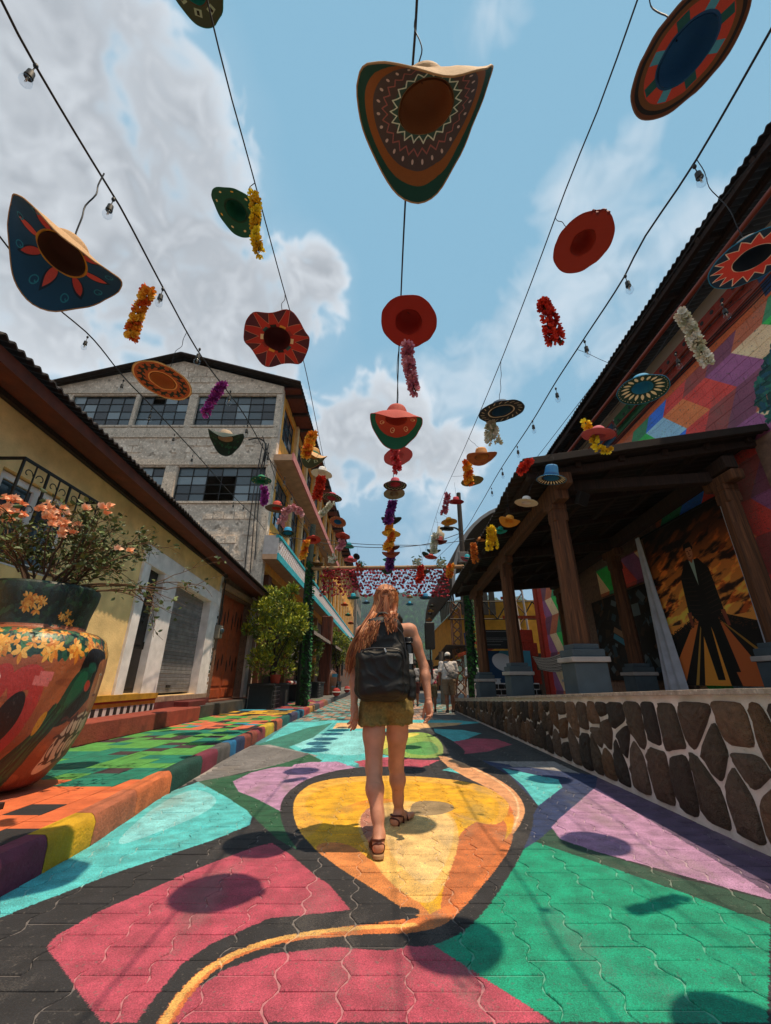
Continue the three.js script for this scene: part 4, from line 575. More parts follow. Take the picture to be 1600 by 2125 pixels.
  { const n = 24, m = 4, pos = [], uv = [], idx = []; for (let i = 0; i <= n; i++) for (let j = 0; j <= m; j++) { const u = i / n; pos.push(5.3 + j * .05, 1.75 - Math.sin(u * Math.PI) * .12 - j * .11 - u * .0, -12.6 - u * 2.9); uv.push(u * 4, 1 - j / m); } for (let i = 0; i < n; i++) for (let j = 0; j < m; j++) { const a = i * (m + 1) + j; idx.push(a, a + 1, a + m + 1, a + 1, a + m + 2, a + m + 1); } const g = new THREE.BufferGeometry(); g.setAttribute('position', new THREE.Float32BufferAttribute(pos, 3)); g.setAttribute('uv', new THREE.Float32BufferAttribute(uv, 2)); g.setIndex(idx); g.computeVertexNormals(); part(hm, 'cloth', g, new THREE.MeshStandardMaterial({ map: ctex(tex), roughness: .9, side: THREE.DoubleSide })); }
}

// ---------------------------------------------------------------- beyond the gate: vaulted hall, trusses, stalls, hills
{
  const v = thing('vaulted_hall', 'market hall with a dark barrel vaulted corrugated roof behind the pavilion', 'building', [0, 0, 0]);
  // barrel vault, axis across the street; corrugations run round the arch
  const n = 28, m = 264, pos = [], idx = [], cx = 7.0, R = 3.7, yb = 5.0; 
  for (let i = 0; i <= m; i++) for (let j = 0; j <= n; j++) { const a = lerp(-.05, Math.PI * .62, j / n), z = -19.5 - i / m * 14, r = R + Math.abs(Math.sin(i * Math.PI / 8)) * .13; pos.push(cx - Math.cos(a) * r, yb + Math.sin(a) * r * 1.18, z); }
  for (let i = 0; i < m; i++) for (let j = 0; j < n; j++) { const a = i * (n + 1) + j; idx.push(a, a + 1, a + n + 1, a + 1, a + n + 2, a + n + 1); }
  const g = new THREE.BufferGeometry(); g.setAttribute('position', new THREE.Float32BufferAttribute(pos, 3)); g.setIndex(idx); g.computeVertexNormals();
  part(v, 'vault_roof', T([g]), mat(0x453d36, { rough: .7, metal: .2, map: grain2, side: THREE.DoubleSide }));
  { const ribs = []; for (let k = 0; k < 14; k++) { const a0 = k * .14, a1 = a0 + .14; ribs.push(beam([cx - Math.cos(a0) * 3.72, yb + Math.sin(a0) * 4.4, -19.42], [cx - Math.cos(a1) * 3.72, yb + Math.sin(a1) * 4.4, -19.42], .1, .16)); } part(v, 'arch_rim', ribs, mat(0x8d8a88, { map: null, bump: null })); }
  for (let i = 0; i < 9; i++) part(v, 'wall_sheet', T([corrugated(3.3 + i * .001, 4.9, 3.32, 4.1, -19.6 - i * .6, -20.15 - i * .6, .25, .05)]), MAT.tin);
  for (let i = 0; i < 5; i++) part(v, 'facade_sheet', T([rbox(.28, 1.6, .06, .02, 3.75 + i * .34, 4.6, -19.6)]), MAT.tinGrey);
  part(v, 'yellow_wall', T([bx(3.7, 9, 2.1, 4.6, -20.4, -20.2), bx(3.6, 3.7, 1.9, 4.3, -20.4, -33)]), mat(0xd99a2b, { map: plaster1 })); part(v, 'lower_wall', T([bx(3.9, 9, 0, 2.1, -20.2, -20)]), mat(0x2a1a15)); part(v, 'awning', T([beam([3.2, 2.35, -18.6], [3.3, 2.0, -24], 1.1, .06)]), MAT.woodDark);
  // lattice truss
  const tr = thing('steel_truss', 'dark steel lattice truss in front of the yellow hall wall', 'truss', [0, 0, 0]); const chord = (a, b) => cyl(a, b, .03, .03, 5);
  for (const y of [4.35, 3.55]) part(tr, 'chord', [chord([2.9, y, -19.2], [8.6, y, -19.2])], MAT.iron); for (let i = 0; i < 10; i++) part(tr, 'brace', [chord([2.9 + i * .57, i % 2 ? 4.35 : 3.55, -19.2], [3.47 + i * .57, i % 2 ? 3.55 : 4.35, -19.2])], MAT.iron);
  const tw = thing('lattice_tower', 'slender rusty lattice tower standing at the corner of the vaulted hall', 'tower', [0, 0, 0]); const rm = mat(0x7d5a48, { map: null, bump: null });
  for (const [x, z] of [[3.1, -19.3], [3.5, -19.3], [3.1, -19.7], [3.5, -19.7]]) part(tw, 'leg', [chord([x, 0, z], [x, 4.3, z])], rm); for (let i = 0; i < 11; i++) { const y = .3 + i * .37; part(tw, 'brace', [chord([3.1, y, -19.3], [3.5, y + .37, -19.3])], rm); part(tw, 'brace', [chord([3.5, y, -19.28], [3.1, y + .37, -19.28])], rm); }
  const wt = thing('lattice_tower', 'white lattice mast rising behind the second pavilion post', 'mast', [0, 0, 0]), wm = mat(0xb9b2b0, { map: null, bump: null });
  for (const x of [5.9, 6.3]) part(wt, 'leg', [cyl([x, .4, -18.2], [x - .2, 5.4, -18.2], x < 6 ? .09 : .045, x < 6 ? .09 : .045, 8)], wm); for (let i = 0; i < 9; i++) part(wt, 'brace', [chord([i % 2 ? 5.9 - i * .02 : 6.3 - i * .02, .6 + i * .5, -18.2], [i % 2 ? 6.3 - i * .02 : 5.9 - i * .02, 1.1 + i * .5, -18.2])], rm);
  const sc = thing('orange_frame', 'orange painted steel frame and stair beside the white mast', 'frame', [0, 0, 0]), om = mat(0xb64a26, { map: grain2 });
  for (const [a, b] of [[[4.95, .4, -17.5], [4.95, 4.5, -17.5]], [[5.5, .4, -17.5], [5.5, 4.4, -17.5]], [[3.6, 2.35, -17.5], [5.5, 2.5, -17.5]], [[4.95, 3.4, -17.5], [6.8, 3.4, -17.5]], [[4.95, 4.2, -17.5], [5.5, 4.2, -17.5]], [[4.0, 2.0, -17.5], [5.0, 2.4, -17.4]], [[2.9, 1.85, -17.2], [3.9, 2.15, -17.2]]]) part(sc, 'bar', T([beam(a, b, .08, .12)]), om);
  for (let i = 0; i < 5; i++) part(sc, 'block', T([rbox(.55, .5, .5, .02, 5.55 + (i % 2) * .12, .55 + i * .5, -16.9)]), mat(0xb5371f));
  // blue and white mural board, black notice board with chalk lines
  const bt = canvas(256, 256, (c) => { c.fillStyle = '#123a5c'; c.fillRect(0, 0, 256, 256); c.fillStyle = '#3f8aa4'; c.beginPath(); c.ellipse(190, 60, 110, 90, .4, 0, 7); c.fill(); c.fillStyle = '#c9cdd2'; c.beginPath(); c.ellipse(110, 70, 62, 48, .7, 0, 7); c.fill(); c.beginPath(); c.ellipse(70, 190, 16, 26, .2, 0, 7); c.fill(); c.beginPath(); c.ellipse(230, 120, 10, 40, -.3, 0, 7); c.fill(); c.fillRect(60, 165, 30, 5); });
  const mb = thing('mural_board', 'blue board painted with white rounded shapes behind the pavilion posts', 'board', [0, 0, 0]); part(mb, 'board', bx(3.7, 5.6, .45, 2.0, -16.6, -16.55), new THREE.MeshStandardMaterial({ map: ctex(bt), roughness: .8 }));
  const nt = canvas(256, 256, (c) => { c.fillStyle = '#0f0f10'; c.fillRect(0, 0, 256, 256); c.fillStyle = '#8d8d8d'; for (const [y, x, w] of [[20, 20, 200], [110, 24, 190], [132, 24, 210], [154, 24, 130], [200, 30, 100]]) for (let i = x; i < x + w; i += 9) c.fillRect(i, y, 6, 5 + (i % 3)); });
  const nb = thing('notice_board', 'black notice board with small pale lines of writing above the blue board', 'sign', [0, 0, 0]); part(nb, 'board', bx(3.75, 5.0, 2.05, 2.75, -16.3, -16.25), new THREE.MeshStandardMaterial({ map: ctex(nt), roughness: .6 }));
  const sp = thing('speaker', 'tall black loudspeaker on a stand beyond the two walkers', 'speaker', [1.95, 0, -18.6]); part(sp, 'cabinet', [rbox(.42, 1.15, .42, .06, 0, 2.75, 0)], MAT.black); part(sp, 'pole', [cyl([0, 0, 0], [0, 2.2, 0], .03)], MAT.iron); part(sp, 'grille', [rbox(.36, 1.05, .03, .01, 0, 2.75, .21)], mat(0x262424, { map: null })); part(sp, 'stand_pole', [cyl([.5, 0, -.3], [.5, 2.1, -.3], .1)], mat(0x77706a));
  const bk = thing('blue_banner', 'tall narrow blue feather banner in front of the stalls', 'banner', [0, 0, 0]); part(bk, 'cloth', [new THREE.BoxGeometry(.3, 2.1, .02).rotateZ(.08).translate(3.35, 1.65, -16.8)], mat(0x1d3f73)); part(bk, 'pole', [cyl([3.5, .2, -16.8], [3.3, 2.8, -16.8], .015)], wm);
  const ro = thing('far_roof', 'dark low market roof closing the far end of the street', 'building', [0, 0, 0]); part(ro, 'roof', T([beam([-2, 2.75, -42], [7, 2.5, -42], 3, .2)]), MAT.tin); part(ro, 'wall', T([bx(-2, 7, 0, 2.5, -44, -43.6)]), mat(0x2a231f)); for (let i = 0; i < 5; i++) part(ro, 'post', T([bx(-1.8 + i * 1.9, -1.6 + i * 1.9, 0, 2.5, -41.2, -41.4)]), MAT.woodDark); part(ro, 'green_panel', T([bx(1.6, 4.2, .9, 2.6, -43.5, -43.45)]), mat(0x4f7a37));
  // low inner wall of painted stones behind the plinths
  const lw = thing('low_stone_wall', 'short black and white stone wall on the terrace behind the post plinths', 'wall', [0, 0, 0]); part(lw, 'mortar', T([bx(2.9, 5.0, .3, .86, -14.6, -14.3)]), MAT.white); { const Rr = mulberry(5); for (let j = 0; j < 3; j++) for (let i = 0; i < 11; i++) part(lw, 'stone', T([rbox(.16 + Rr() * .03, .14, .05, .02, 3.0 + i * .19 + (j % 2) * .07, .42 + j * .17, -14.29)]), mat(0x201c1a, { bump: null })); }
  // hills
  const hs = []; const hill = (z, y, amp, s, x0, x1) => { const g = new THREE.PlaneGeometry(x1 - x0, 240, 220, 30).rotateX(-Math.PI / 2).translate((x0 + x1) / 2, 0, z); const p = g.attributes.position; for (let i = 0; i < p.count; i++) { const t = (z + 120 - p.getZ(i)) / 240, r = y * (1 + fbm2(p.getX(i) * .0032 + s, s, 5) * amp); p.setY(i, r * Math.sin(t * Math.PI * .5) + n2(p.getX(i) * .05, p.getZ(i) * .05) * 5 + n2(p.getX(i) * .2, p.getZ(i) * .2) * 3 - 1); } g.computeVertexNormals(); return g; };
  const hillTex = dtex(512, (u, v) => { const q = tor(u, v, 16, 6, 31), k = clamp(120 + q * 210, 30, 235); return [k * .8, k, k * .72]; }, true), hm = mat(0x4a6a48, { map: rep(hillTex, .006), bump: rep(bumpTex, .02), bs: 4 });
  struct('hills', T([hill(-430, 62, .5, 2, -420, 430)]), hm); struct('hills', T([hill(-760, 150, .45, 9, -900, 900)]), hm);
}

// ---------------------------------------------------------------- cables, string lights, hats, garlands
const cables = [];
function cable(label, pts, r, cat = 'cable', group) {
  const c = new THREE.CatmullRomCurve3(pts.map(va), false, 'centripetal'); cables.push(c.getSpacedPoints(120));
  const t = thing(cat === 'string lights' ? 'string_lights' : 'overhead_cable', label, cat, [0, 0, 0], 0, group); part(t, 'wire', new THREE.TubeGeometry(c, pts.length * 8, r, 5), MAT.wire); return t;
}
cable('centre overhead wire running up the middle of the street from above the large brown hat', [[0.127,3.5,-0.646],[0.128,3.55,-0.813],[0.124,3.6,-0.965],[0.119,3.62,-1.485],[0.117,3.65,-1.854],[0.124,3.8,-2.864],[0.141,4.1,-4.515],[0.141,4.5,-7.678],[0.156,4.85,-12.532],[0.145,4.9,-14.896]], .006);
cable('left thin overhead wire carrying the green hat and the red star hat', [[-0.846,3.95,-0.817],[-0.855,3.95,-1.122],[-0.864,4,-1.501],[-0.858,4,-2.262],[-0.858,4.05,-3.262],[-0.968,4.3,-4.689],[-1.221,4.9,-7.471],[-1.431,5.2,-11.254],[-1.611,5.2,-14.895]], .0045);
cable('right thin overhead wire carrying the plain red hat and the navy ringed hat', [[1.195,3.95,-0.817],[1.204,3.95,-1.2],[1.208,4,-1.599],[1.205,4,-2.338],[1.205,4.05,-3.445],[1.236,4.3,-5.308],[1.356,5,-9.048],[1.454,5.3,-12.897],[1.442,5.3,-16.412]], .0045);
cable('thin cord along the mural wall eave carrying the sunflower hat and white garland', [[2.705,4.4,-1.441],[2.604,4.4,-1.939],[2.623,4.4,-2.622],[2.713,4.5,-3.573],[2.72,4.6,-5.366],[2.835,4.9,-8.287],[2.999,5.2,-12.599]], .0045);
cable('pale cord strung just below the mural wall gutter', [[2.796,4.2,-1.62],[2.796,4.2,-2.402],[3.022,4.3,-3.662],[3.171,4.4,-5.611],[3.479,4.6,-8.701]], .005);
cable('slack black wire between the two far rows of hats', [[-2.556,5.6,-13.577],[-1.105,5.4,-13.621],[0.202,5.3,-13.476],[1.712,5.4,-13.732],[3.174,5.6,-13.683]], .012);
cable('lower black wire crossing the street before the flower net', [[-3.432,5,-11.331],[-2.543,5.2,-12.699],[-1.322,5.2,-13.273],[0.196,5.1,-13.12],[1.495,5.3,-13.314],[2.628,5.6,-13.018]], .012);
cable('thin wire carrying the left row of small hats in front of the yellow wing', [[-2.668,5.25,-7.383],[-2.71,5.2,-9.201],[-2.779,5.25,-11.185],[-2.281,5.2,-11.894],[-2.832,5.9,-16.614],[-2.745,6,-18.71]], .005);
cable('thin wire carrying hats along the pavilion eave', [[2.484,4.05,-4.667],[2.421,4.05,-5.94],[2.407,4.05,-7.142],[2.366,4.1,-8.48],[2.339,4.3,-10.117],[2.905,5.2,-14.255]], .004);
const glassM = new THREE.MeshPhysicalMaterial({ color: 0xf4f6f8, roughness: .04, transmission: 1, thickness: 0, ior: 1.25, specularIntensity: .8 });
const sock = M([new THREE.CylinderGeometry(.016, .018, .045, 10), new THREE.CylinderGeometry(.019, .019, .012, 10).translate(0, -.018, 0)]), bulbG = lathe([[.002, -.088], [.018, -.084], [.027, -.066], [.026, -.05], [.016, -.03], [.012, -.02]], 14), fil = M([new THREE.CylinderGeometry(.004, .005, .03, 6).translate(0, -.035, 0), new THREE.TorusGeometry(.008, .0012, 4, 10).translate(0, -.056, 0)]), drop = new THREE.CylinderGeometry(.003, .003, .07, 5).translate(0, .05, 0), knob = new THREE.SphereGeometry(.011, 8, 6).scale(1, 1.6, 1).translate(0, .085, 0);
const filM = mat(0xb7a58d, { map: null, bump: null, metal: .4, rough: .4 });
function bulbs(t, list) { for (const [x, y, z, s = 1] of list) { const l = part(t, 'lamp', [sock.clone(), drop.clone(), knob.clone()].map((g) => g.scale(s, s, s).translate(x, y, z)), MAT.black); part(l, 'glass_bulb', bulbG.clone().scale(s, s, s).translate(x, y, z), glassM); part(l, 'filament', fil.clone().scale(s, s, s).translate(x, y, z), filM); } }
bulbs(cable('heavy string of clear bulbs running from the top left corner towards the grey gable', [[-1.7,3.75,-0.769],[-1.706,3.75,-0.801],[-1.716,3.75,-0.987],[-1.699,3.75,-1.46],[-1.689,3.75,-1.607],[-1.709,3.75,-2.226],[-1.747,3.8,-2.954],[-1.699,3.9,-3.935],[-1.785,4.1,-5.327],[-1.964,4.6,-8.418],[-2.035,5,-11.548]], .0065, 'string lights'), [[-1.712,3.66,-0.996],[-1.69,3.64,-1.581],[-1.689,3.62,-2.191],[-1.69,3.66,-2.837],[-1.639,3.7,-3.469],[-1.713,3.8,-4.235],[-1.714,3.95,-5.154],[-1.79,4.2,-6.414]]);
bulbs(cable('sagging string of clear bulbs close above the yellow house roof', [[-3.409,4.6,-2.277],[-3.39,4.55,-2.521],[-3.379,4.5,-2.992],[-3.239,4.45,-3.348],[-3.305,4.5,-4.052],[-3.272,4.5,-4.611],[-3.256,4.55,-6.012],[-3.445,4.8,-8.202],[-3.515,5,-10.167],[-3.692,5.2,-11.674]], .008, 'string lights'), [[-3.36,4.42,-2.712],[-3.245,4.33,-3.346],[-3.315,4.38,-4.098],[-3.305,4.38,-4.733],[-3.28,4.4,-5.357],[-3.299,4.42,-6.032],[-3.448,4.6,-8.418],[-3.444,4.8,-9.029]]);
bulbs(cable('heavy string of clear bulbs running down from the top right corner', [[1.78,3.75,-0.776],[1.785,3.75,-0.879],[1.799,3.75,-1.406],[1.781,3.78,-1.892],[1.803,3.78,-2.128],[1.816,3.85,-2.816],[1.816,3.9,-3.437],[1.865,4,-4.287],[1.945,4.25,-6.01],[2.128,4.6,-8.418],[2.288,5,-11.331],[1.868,5.2,-15.235]], .0065, 'string lights'), [[1.796,3.64,-1.407],[1.792,3.67,-2.122],[1.809,3.72,-2.806],[1.835,3.78,-3.523],[1.832,3.86,-4.23],[1.898,3.98,-5.028],[1.928,4.1,-5.916],[2.022,4.25,-6.959]]);
bulbs(cable('thin string of small bulbs along the facade of the yellow wing', [[-2.749,6,-7.718],[-3.225,6.4,-10.782],[-3.385,6.6,-13.056],[-3.31,6.8,-16.392],[-3.012,7,-20.321]], .01, 'string lights'), [[-3.242,6.2,-10.764],[-2.999,6.3,-11.778],[-3.01,6.4,-14.04],[-3.021,6.5,-14.983],[-2.886,6.7,-18.127],[-2.912,6.8,-19.647]].map((p) => [...p, 1.6]));
bulbs(cable('short cord with round white bulbs under the mural eave', [[3.483,4.4,-2.747],[3.419,4.4,-3.021],[3.426,4.4,-3.772],[3.355,4.4,-5.07]], .004, 'string lights'), [[3.365,4.34,-2.945],[3.354,4.34,-3.629],[3.307,4.34,-4.921]].map((p) => [...p, 1.1]));

// ---- hats
const straw = (c) => mat(new THREE.Color(c).multiplyScalar(1.35), { map: rep(grainTex, 14), bump: rep(bumpTex, 14), bs: .0015, rough: .75 });
const hatMats = {}; const hm_ = (c) => hatMats[c] ||= straw(c);
const patTex = {};
function pat(name) { // printed undersides
  if (patTex[name]) return patTex[name];
  const R = mulberry(name.charCodeAt(0) * 7 + name.length), S = 512, c0 = canvas(S, S, (c) => {
    c.translate(S / 2, S / 2); c.scale(S / 2, S / 2); c.lineCap = c.lineJoin = 'round'; const disk = (r, col) => { c.fillStyle = col; c.beginPath(); c.arc(0, 0, r, 0, 7); c.fill(); };
    const ringOf = (n, f, a0 = 0) => { for (let i = 0; i < n; i++) { c.save(); c.rotate(a0 + i / n * 2 * Math.PI); f(i); c.restore(); } };
    const zig = (r, a, n, col, w) => { c.strokeStyle = col; c.lineWidth = w; c.beginPath(); for (let i = 0; i <= n * 2; i++) { const t = i / (n * 2) * 2 * Math.PI, q = r + (i % 2 ? a : -a) + (R() - .5) * .015; c.lineTo(Math.cos(t) * q, Math.sin(t) * q); } c.stroke(); };
    const petal = (r0, r1, w, col) => { c.fillStyle = col; c.beginPath(); c.moveTo(r0, 0); c.quadraticCurveTo((r0 + r1) / 2, w, r1, 0); c.quadraticCurveTo((r0 + r1) / 2, -w, r0, 0); c.fill(); };
    const swirl = (x, y, s, col) => { c.strokeStyle = col; c.lineWidth = .018; c.beginPath(); for (let t = 0; t < 9; t += .3) { const r = s * (1 - t / 12); c.lineTo(x + Math.cos(t) * r + t * .006, y + Math.sin(t) * r); } c.stroke(); };
    if (name === 'zig') { disk(1, '#0c3d33'); disk(.89, '#7d4b22'); disk(.78, '#463c3c'); disk(.5, '#2f4a44'); disk(.42, '#5a3a22'); ringOf(26, () => { c.fillStyle = '#b3a29c'; c.beginPath(); c.ellipse(.71, 0, .026, .02, 0, 0, 7); c.fill(); }); zig(.62, .035, 26, '#8a5450', .018); zig(.485, .045, 20, '#b9c3b4', .02); }
    if (name === 'petal') { disk(1, '#0d3c58'); ringOf(8, (i) => { petal(.36, .86, .2, '#0a2233'); petal(.38, .8, .15, i % 2 ? '#a63a33' : '#b3453c'); }); for (let i = 0; i < 9; i++) { const a = i * .7 + .4; swirl(Math.cos(a) * .8, Math.sin(a) * .8, .08, '#1d6d80'); } disk(.46, '#a8751f'); disk(.4, '#3a2015'); }
    if (name === 'target') { disk(1, '#54301f'); disk(.93, '#111014'); disk(.86, '#5d3c22'); disk(.76, '#a33a2c'); ringOf(8, (i) => { c.fillStyle = i % 2 ? '#0f4a4a' : '#3f86a0'; c.fillRect(.5, -.1, .24, .2); }); disk(.55, '#0d3d66'); c.strokeStyle = '#6b5a52'; c.lineWidth = .03; c.beginPath(); c.moveTo(-.2, -.12); c.lineTo(.18, -.2); c.stroke(); }
    if (name === 'star') { disk(1, '#9c2c26'); ringOf(12, () => { c.fillStyle = '#4a222c'; c.strokeStyle = '#b07a62'; c.lineWidth = .012; c.beginPath(); c.moveTo(1.05, -.24); c.lineTo(.56, 0); c.lineTo(1.05, .24); c.fill(); c.stroke(); }); ringOf(10, (i) => { c.fillStyle = ['#c4b493', '#2d4a4c', '#1a1a1a', '#b98a3a', '#7b2d2a'][i % 5]; c.fillRect(.34, -.1, .17, .19); }); disk(.36, '#421c20'); }
    if (name === 'leafy') { disk(1, '#b99b6a'); disk(.95, '#8f4826'); ringOf(16, (i) => { c.save(); c.translate(.72, 0); c.rotate(.7); c.fillStyle = '#14231f'; c.beginPath(); c.ellipse(0, 0, .19, .055, 0, 0, 7); c.fill(); c.rotate(-1.5); c.beginPath(); c.ellipse(0, .06, .13, .045, 0, 0, 7); c.fill(); c.restore(); }); c.strokeStyle = '#14231f'; c.lineWidth = .04; c.beginPath(); c.arc(0, 0, .7, 0, 7); c.stroke(); disk(.5, '#bd8a50'); disk(.45, '#6b361d'); }
    if (name === 'dkgreen') { disk(1, '#0c2420'); for (let i = 0; i < 40; i++) { const a = R() * 6.28, r = .55 + R() * .4; swirl(Math.cos(a) * r, Math.sin(a) * r, .05, '#1d5a40'); } disk(.48, '#08130f'); }
    if (name === 'sun') { disk(1, '#102a44'); c.strokeStyle = '#c9b6a8'; c.fillStyle = '#b73a33'; c.lineWidth = .025; c.beginPath(); for (let i = 0; i <= 32; i++) { const t = i / 32 * 6.2832, q = i % 2 ? .94 : .66; c.lineTo(Math.cos(t) * q, Math.sin(t) * q); } c.fill(); c.stroke(); disk(.46, '#c9b6a8'); disk(.435, '#2b1416'); }
    if (name === 'drops') { disk(1, '#10342f'); ringOf(18, () => petal(.48, .84, .13, '#c8bfa2')); ringOf(40, () => { c.fillStyle = '#c8bfa2'; c.beginPath(); c.arc(.92, 0, .018, 0, 7); c.fill(); }); disk(.44, '#0b1d1d'); }
    if (name === 'rings') { disk(1, '#161b22'); c.strokeStyle = '#a89b86'; c.lineWidth = .05; c.beginPath(); c.arc(0, 0, .56, 0, 7); c.stroke(); ringOf(20, () => { c.lineWidth = .035; c.beginPath(); c.moveTo(.76, -.06); c.lineTo(.9, .05); c.stroke(); }); disk(.46, '#0c1116'); }
    if (name === 'fringe') { disk(1, '#181b20'); ringOf(26, () => petal(.62, 1, .09, '#c9bb98')); disk(.5, '#10141a'); }
    if (name === 'dots') { disk(1, '#0f4a3c'); ringOf(9, (i) => { c.fillStyle = ['#c9b98a', '#d0a545', '#c9b98a'][i % 3]; c.beginPath(); c.ellipse(.8, 0, .04, .06, 0, 0, 7); c.fill(); }); disk(.5, '#0a3329'); }
    if (name === 'curl') { disk(1, '#0f5a48'); disk(.8, '#9c3a2a'); for (let i = 0; i < 7; i++) { const a = i * .9; swirl(Math.cos(a) * .62, Math.sin(a) * .62, .1, '#c9b48c'); } disk(.4, '#5a1f1a'); }
    if (name === 'zigband') { disk(1, '#1c1512'); zig(.84, .06, 16, '#a09178', .035); disk(.66, '#5b4a3a'); disk(.6, '#4a1d20'); }
    if (name === 'stripes') { disk(1, '#15221f'); ringOf(18, () => { c.strokeStyle = '#a59c84'; c.lineWidth = .04; c.beginPath(); c.arc(.45, .3, .55, -1.0, .1); c.stroke(); }); disk(.5, '#0c3a52'); }
    if (name === 'scallop') { disk(1, '#7b3a26'); ringOf(16, () => { c.fillStyle = '#a86a4a'; c.beginPath(); c.arc(.98, 0, .12, 0, 7); c.fill(); }); disk(.48, '#14303a'); }
    if (name === 'moss') { disk(1, '#3a4434'); ringOf(7, () => { c.fillStyle = '#8fa08a'; c.fillRect(.55, -.14, .22, .28); c.fillStyle = '#1a1a16'; c.fillRect(.6, -.05, .14, .1); }); disk(.46, '#4b2f1c'); }
    if (name === 'tanrim') { disk(1, '#8a4a24'); ringOf(10, () => { c.strokeStyle = '#5d2d18'; c.lineWidth = .03; c.beginPath(); c.moveTo(.75, -.1); c.lineTo(.92, .06); c.lineTo(.75, .12); c.stroke(); }); disk(.5, '#6b3519'); }
  });
  { const x = c0.getContext('2d'), im = x.getImageData(0, 0, S, S), d = im.data, Rw = mulberry(5); for (let i = 0; i < d.length; i += 4) { const q = 1.22 + (Rw() - .5) * .22; for (let k = 0; k < 3; k++) d[i + k] = Math.min(255, d[i + k] * q); } x.putImageData(im, 0, 0); }
  return patTex[name] = new THREE.MeshStandardMaterial({ map: ctex(c0), bumpMap: rep(bumpTex, 6), bumpScale: .0015, roughness: .8 });
}
const brimGeo = new Map();
const SHAPES = { flat: (u, t) => -.03 * u, droop: (u, t) => -.14 * u * u, up: (u, t) => .1 * u * u, saddle: (u, t) => (.48 * Math.cos(2 * t) - .17) * Math.pow(u, 1.8), fold: (u, t) => (.45 * Math.cos(2 * t) - .2 + .06 * Math.cos(3 * t + .6)) * Math.pow(u, 1.7), wave5: (u, t) => .16 * Math.cos(5 * t) * u * u - .05 * u, floppy: (u, t) => (-.42 + .34 * Math.cos(2 * t)) * u * u, snap: (u, t) => (.16 * Math.cos(2 * t) - .02) * u * u };
function hat(label, pos, up, d, o) {
  const { brim = 0xa88a5c, under = brim, crown = brim, inside = crown, band = null, shape = 'snap', spin = 0, style = 'round', rc = .42, hc = .3, wire = true, wob = 0 } = o;
  const R = d / 2, r0 = R * rc, h = d * hc, t = thing('hat', label, 'hat', pos, 0, 'painted hats hung over the street');
  const q = new THREE.Quaternion().setFromUnitVectors(V(0, 1, 0), va(up).normalize()); q.multiply(new THREE.Quaternion().setFromAxisAngle(V(0, 1, 0), spin)); t.quaternion.copy(q);
  const key = [shape, rc, hc, style, wob].join(); let G = brimGeo.get(key);
  if (!G) { // unit hat of radius 1
    const f = SHAPES[shape], nt = 44, nr = 7, surf = (off, flip) => { const pos = [], uv = [], idx = []; for (let i = 0; i <= nr; i++) for (let j = 0; j <= nt; j++) { const u = i / nr, a = j / nt * 2 * Math.PI, r = lerp(rc, 1, u) * (1 + (u > .5 ? n2(Math.cos(a) * 1.5 + wob, Math.sin(a) * 1.5) * .025 : 0)), x = Math.cos(a) * r, z = Math.sin(a) * r; pos.push(x, f(u, a) + off + n2(x * 2 + wob, z * 2) * .012, z); uv.push(.5 + x / 2, .5 + z / 2); }
      for (let i = 0; i < nr; i++) for (let j = 0; j < nt; j++) { const a = i * (nt + 1) + j, b = a + nt + 1; flip ? idx.push(a, b, a + 1, a + 1, b, b + 1) : idx.push(a, a + 1, b, a + 1, b + 1, b); } const g = new THREE.BufferGeometry(); g.setAttribute('position', new THREE.Float32BufferAttribute(pos, 3)); g.setAttribute('uv', new THREE.Float32BufferAttribute(uv, 2)); g.setIndex(idx); g.computeVertexNormals(); return g; };
    const H = hc * 2, crownPts = style === 'pinch' ? [[rc + .02, -.012], [rc * .97, H * .35], [rc * .9, H * .8], [rc * .78, H], [rc * .5, H * .98], [rc * .25, H * .88], [0, H * .86]] : style === 'bucket' ? [[rc + .02, -.012], [rc * .9, H * .5], [rc * .82, H * .9], [rc * .74, H], [0, H * 1.02]] : [[rc + .02, -.012], [rc * .98, H * .3], [rc * .93, H * .62], [rc * .8, H * .86], [rc * .55, H * .97], [0, H]];
    const edge = new THREE.TubeGeometry(new THREE.CatmullRomCurve3([...Array(44)].map((_, j) => { const a = j / 44 * 2 * Math.PI, r = 1 + n2(Math.cos(a) * 1.5 + wob, Math.sin(a) * 1.5) * .025, x = Math.cos(a) * r, z = Math.sin(a) * r; return V(x, f(1, a) + n2(x * 2 + wob, z * 2) * .012, z); }), true), 60, .014, 5, true);
    const cr = lathe(crownPts, 28); if (style === 'pinch') { const p = cr.attributes.position; for (let i = 0; i < p.count; i++) { const y = p.getY(i) / H; if (y > .3) p.setZ(i, p.getZ(i) * (1 - .22 * (y - .3))); } cr.computeVertexNormals(); }
    const lin = lathe(crownPts.map(([x, y]) => [Math.max(0, x - .025), y - .014]), 28);
    G = { top: M([surf(.008, 0), edge]), under: surf(-.006, 1), crown: cr, lining: lin, band: lathe([[rc + .022, .01], [rc * .995 + .012, H * .17], [rc * .98 + .012, H * .3], [rc * .98 - .01, H * .3]], 28) }; brimGeo.set(key, G);
  }
  const add = (n, g, m) => { const p = part(t, n, g, m); p.scale.setScalar(R); return p; };
  const m = (c) => typeof c === 'string' ? pat(c) : hm_(c);
  add('brim', G.top, typeof brim === 'string' ? hm_(0xa88a5c) : hm_(brim)); add('brim_underside', G.under, m(under)); add('crown', G.crown, hm_(crown)); add('crown_lining', G.lining, hm_(inside)); if (band !== null) add('hat_band', G.band, hm_(band));
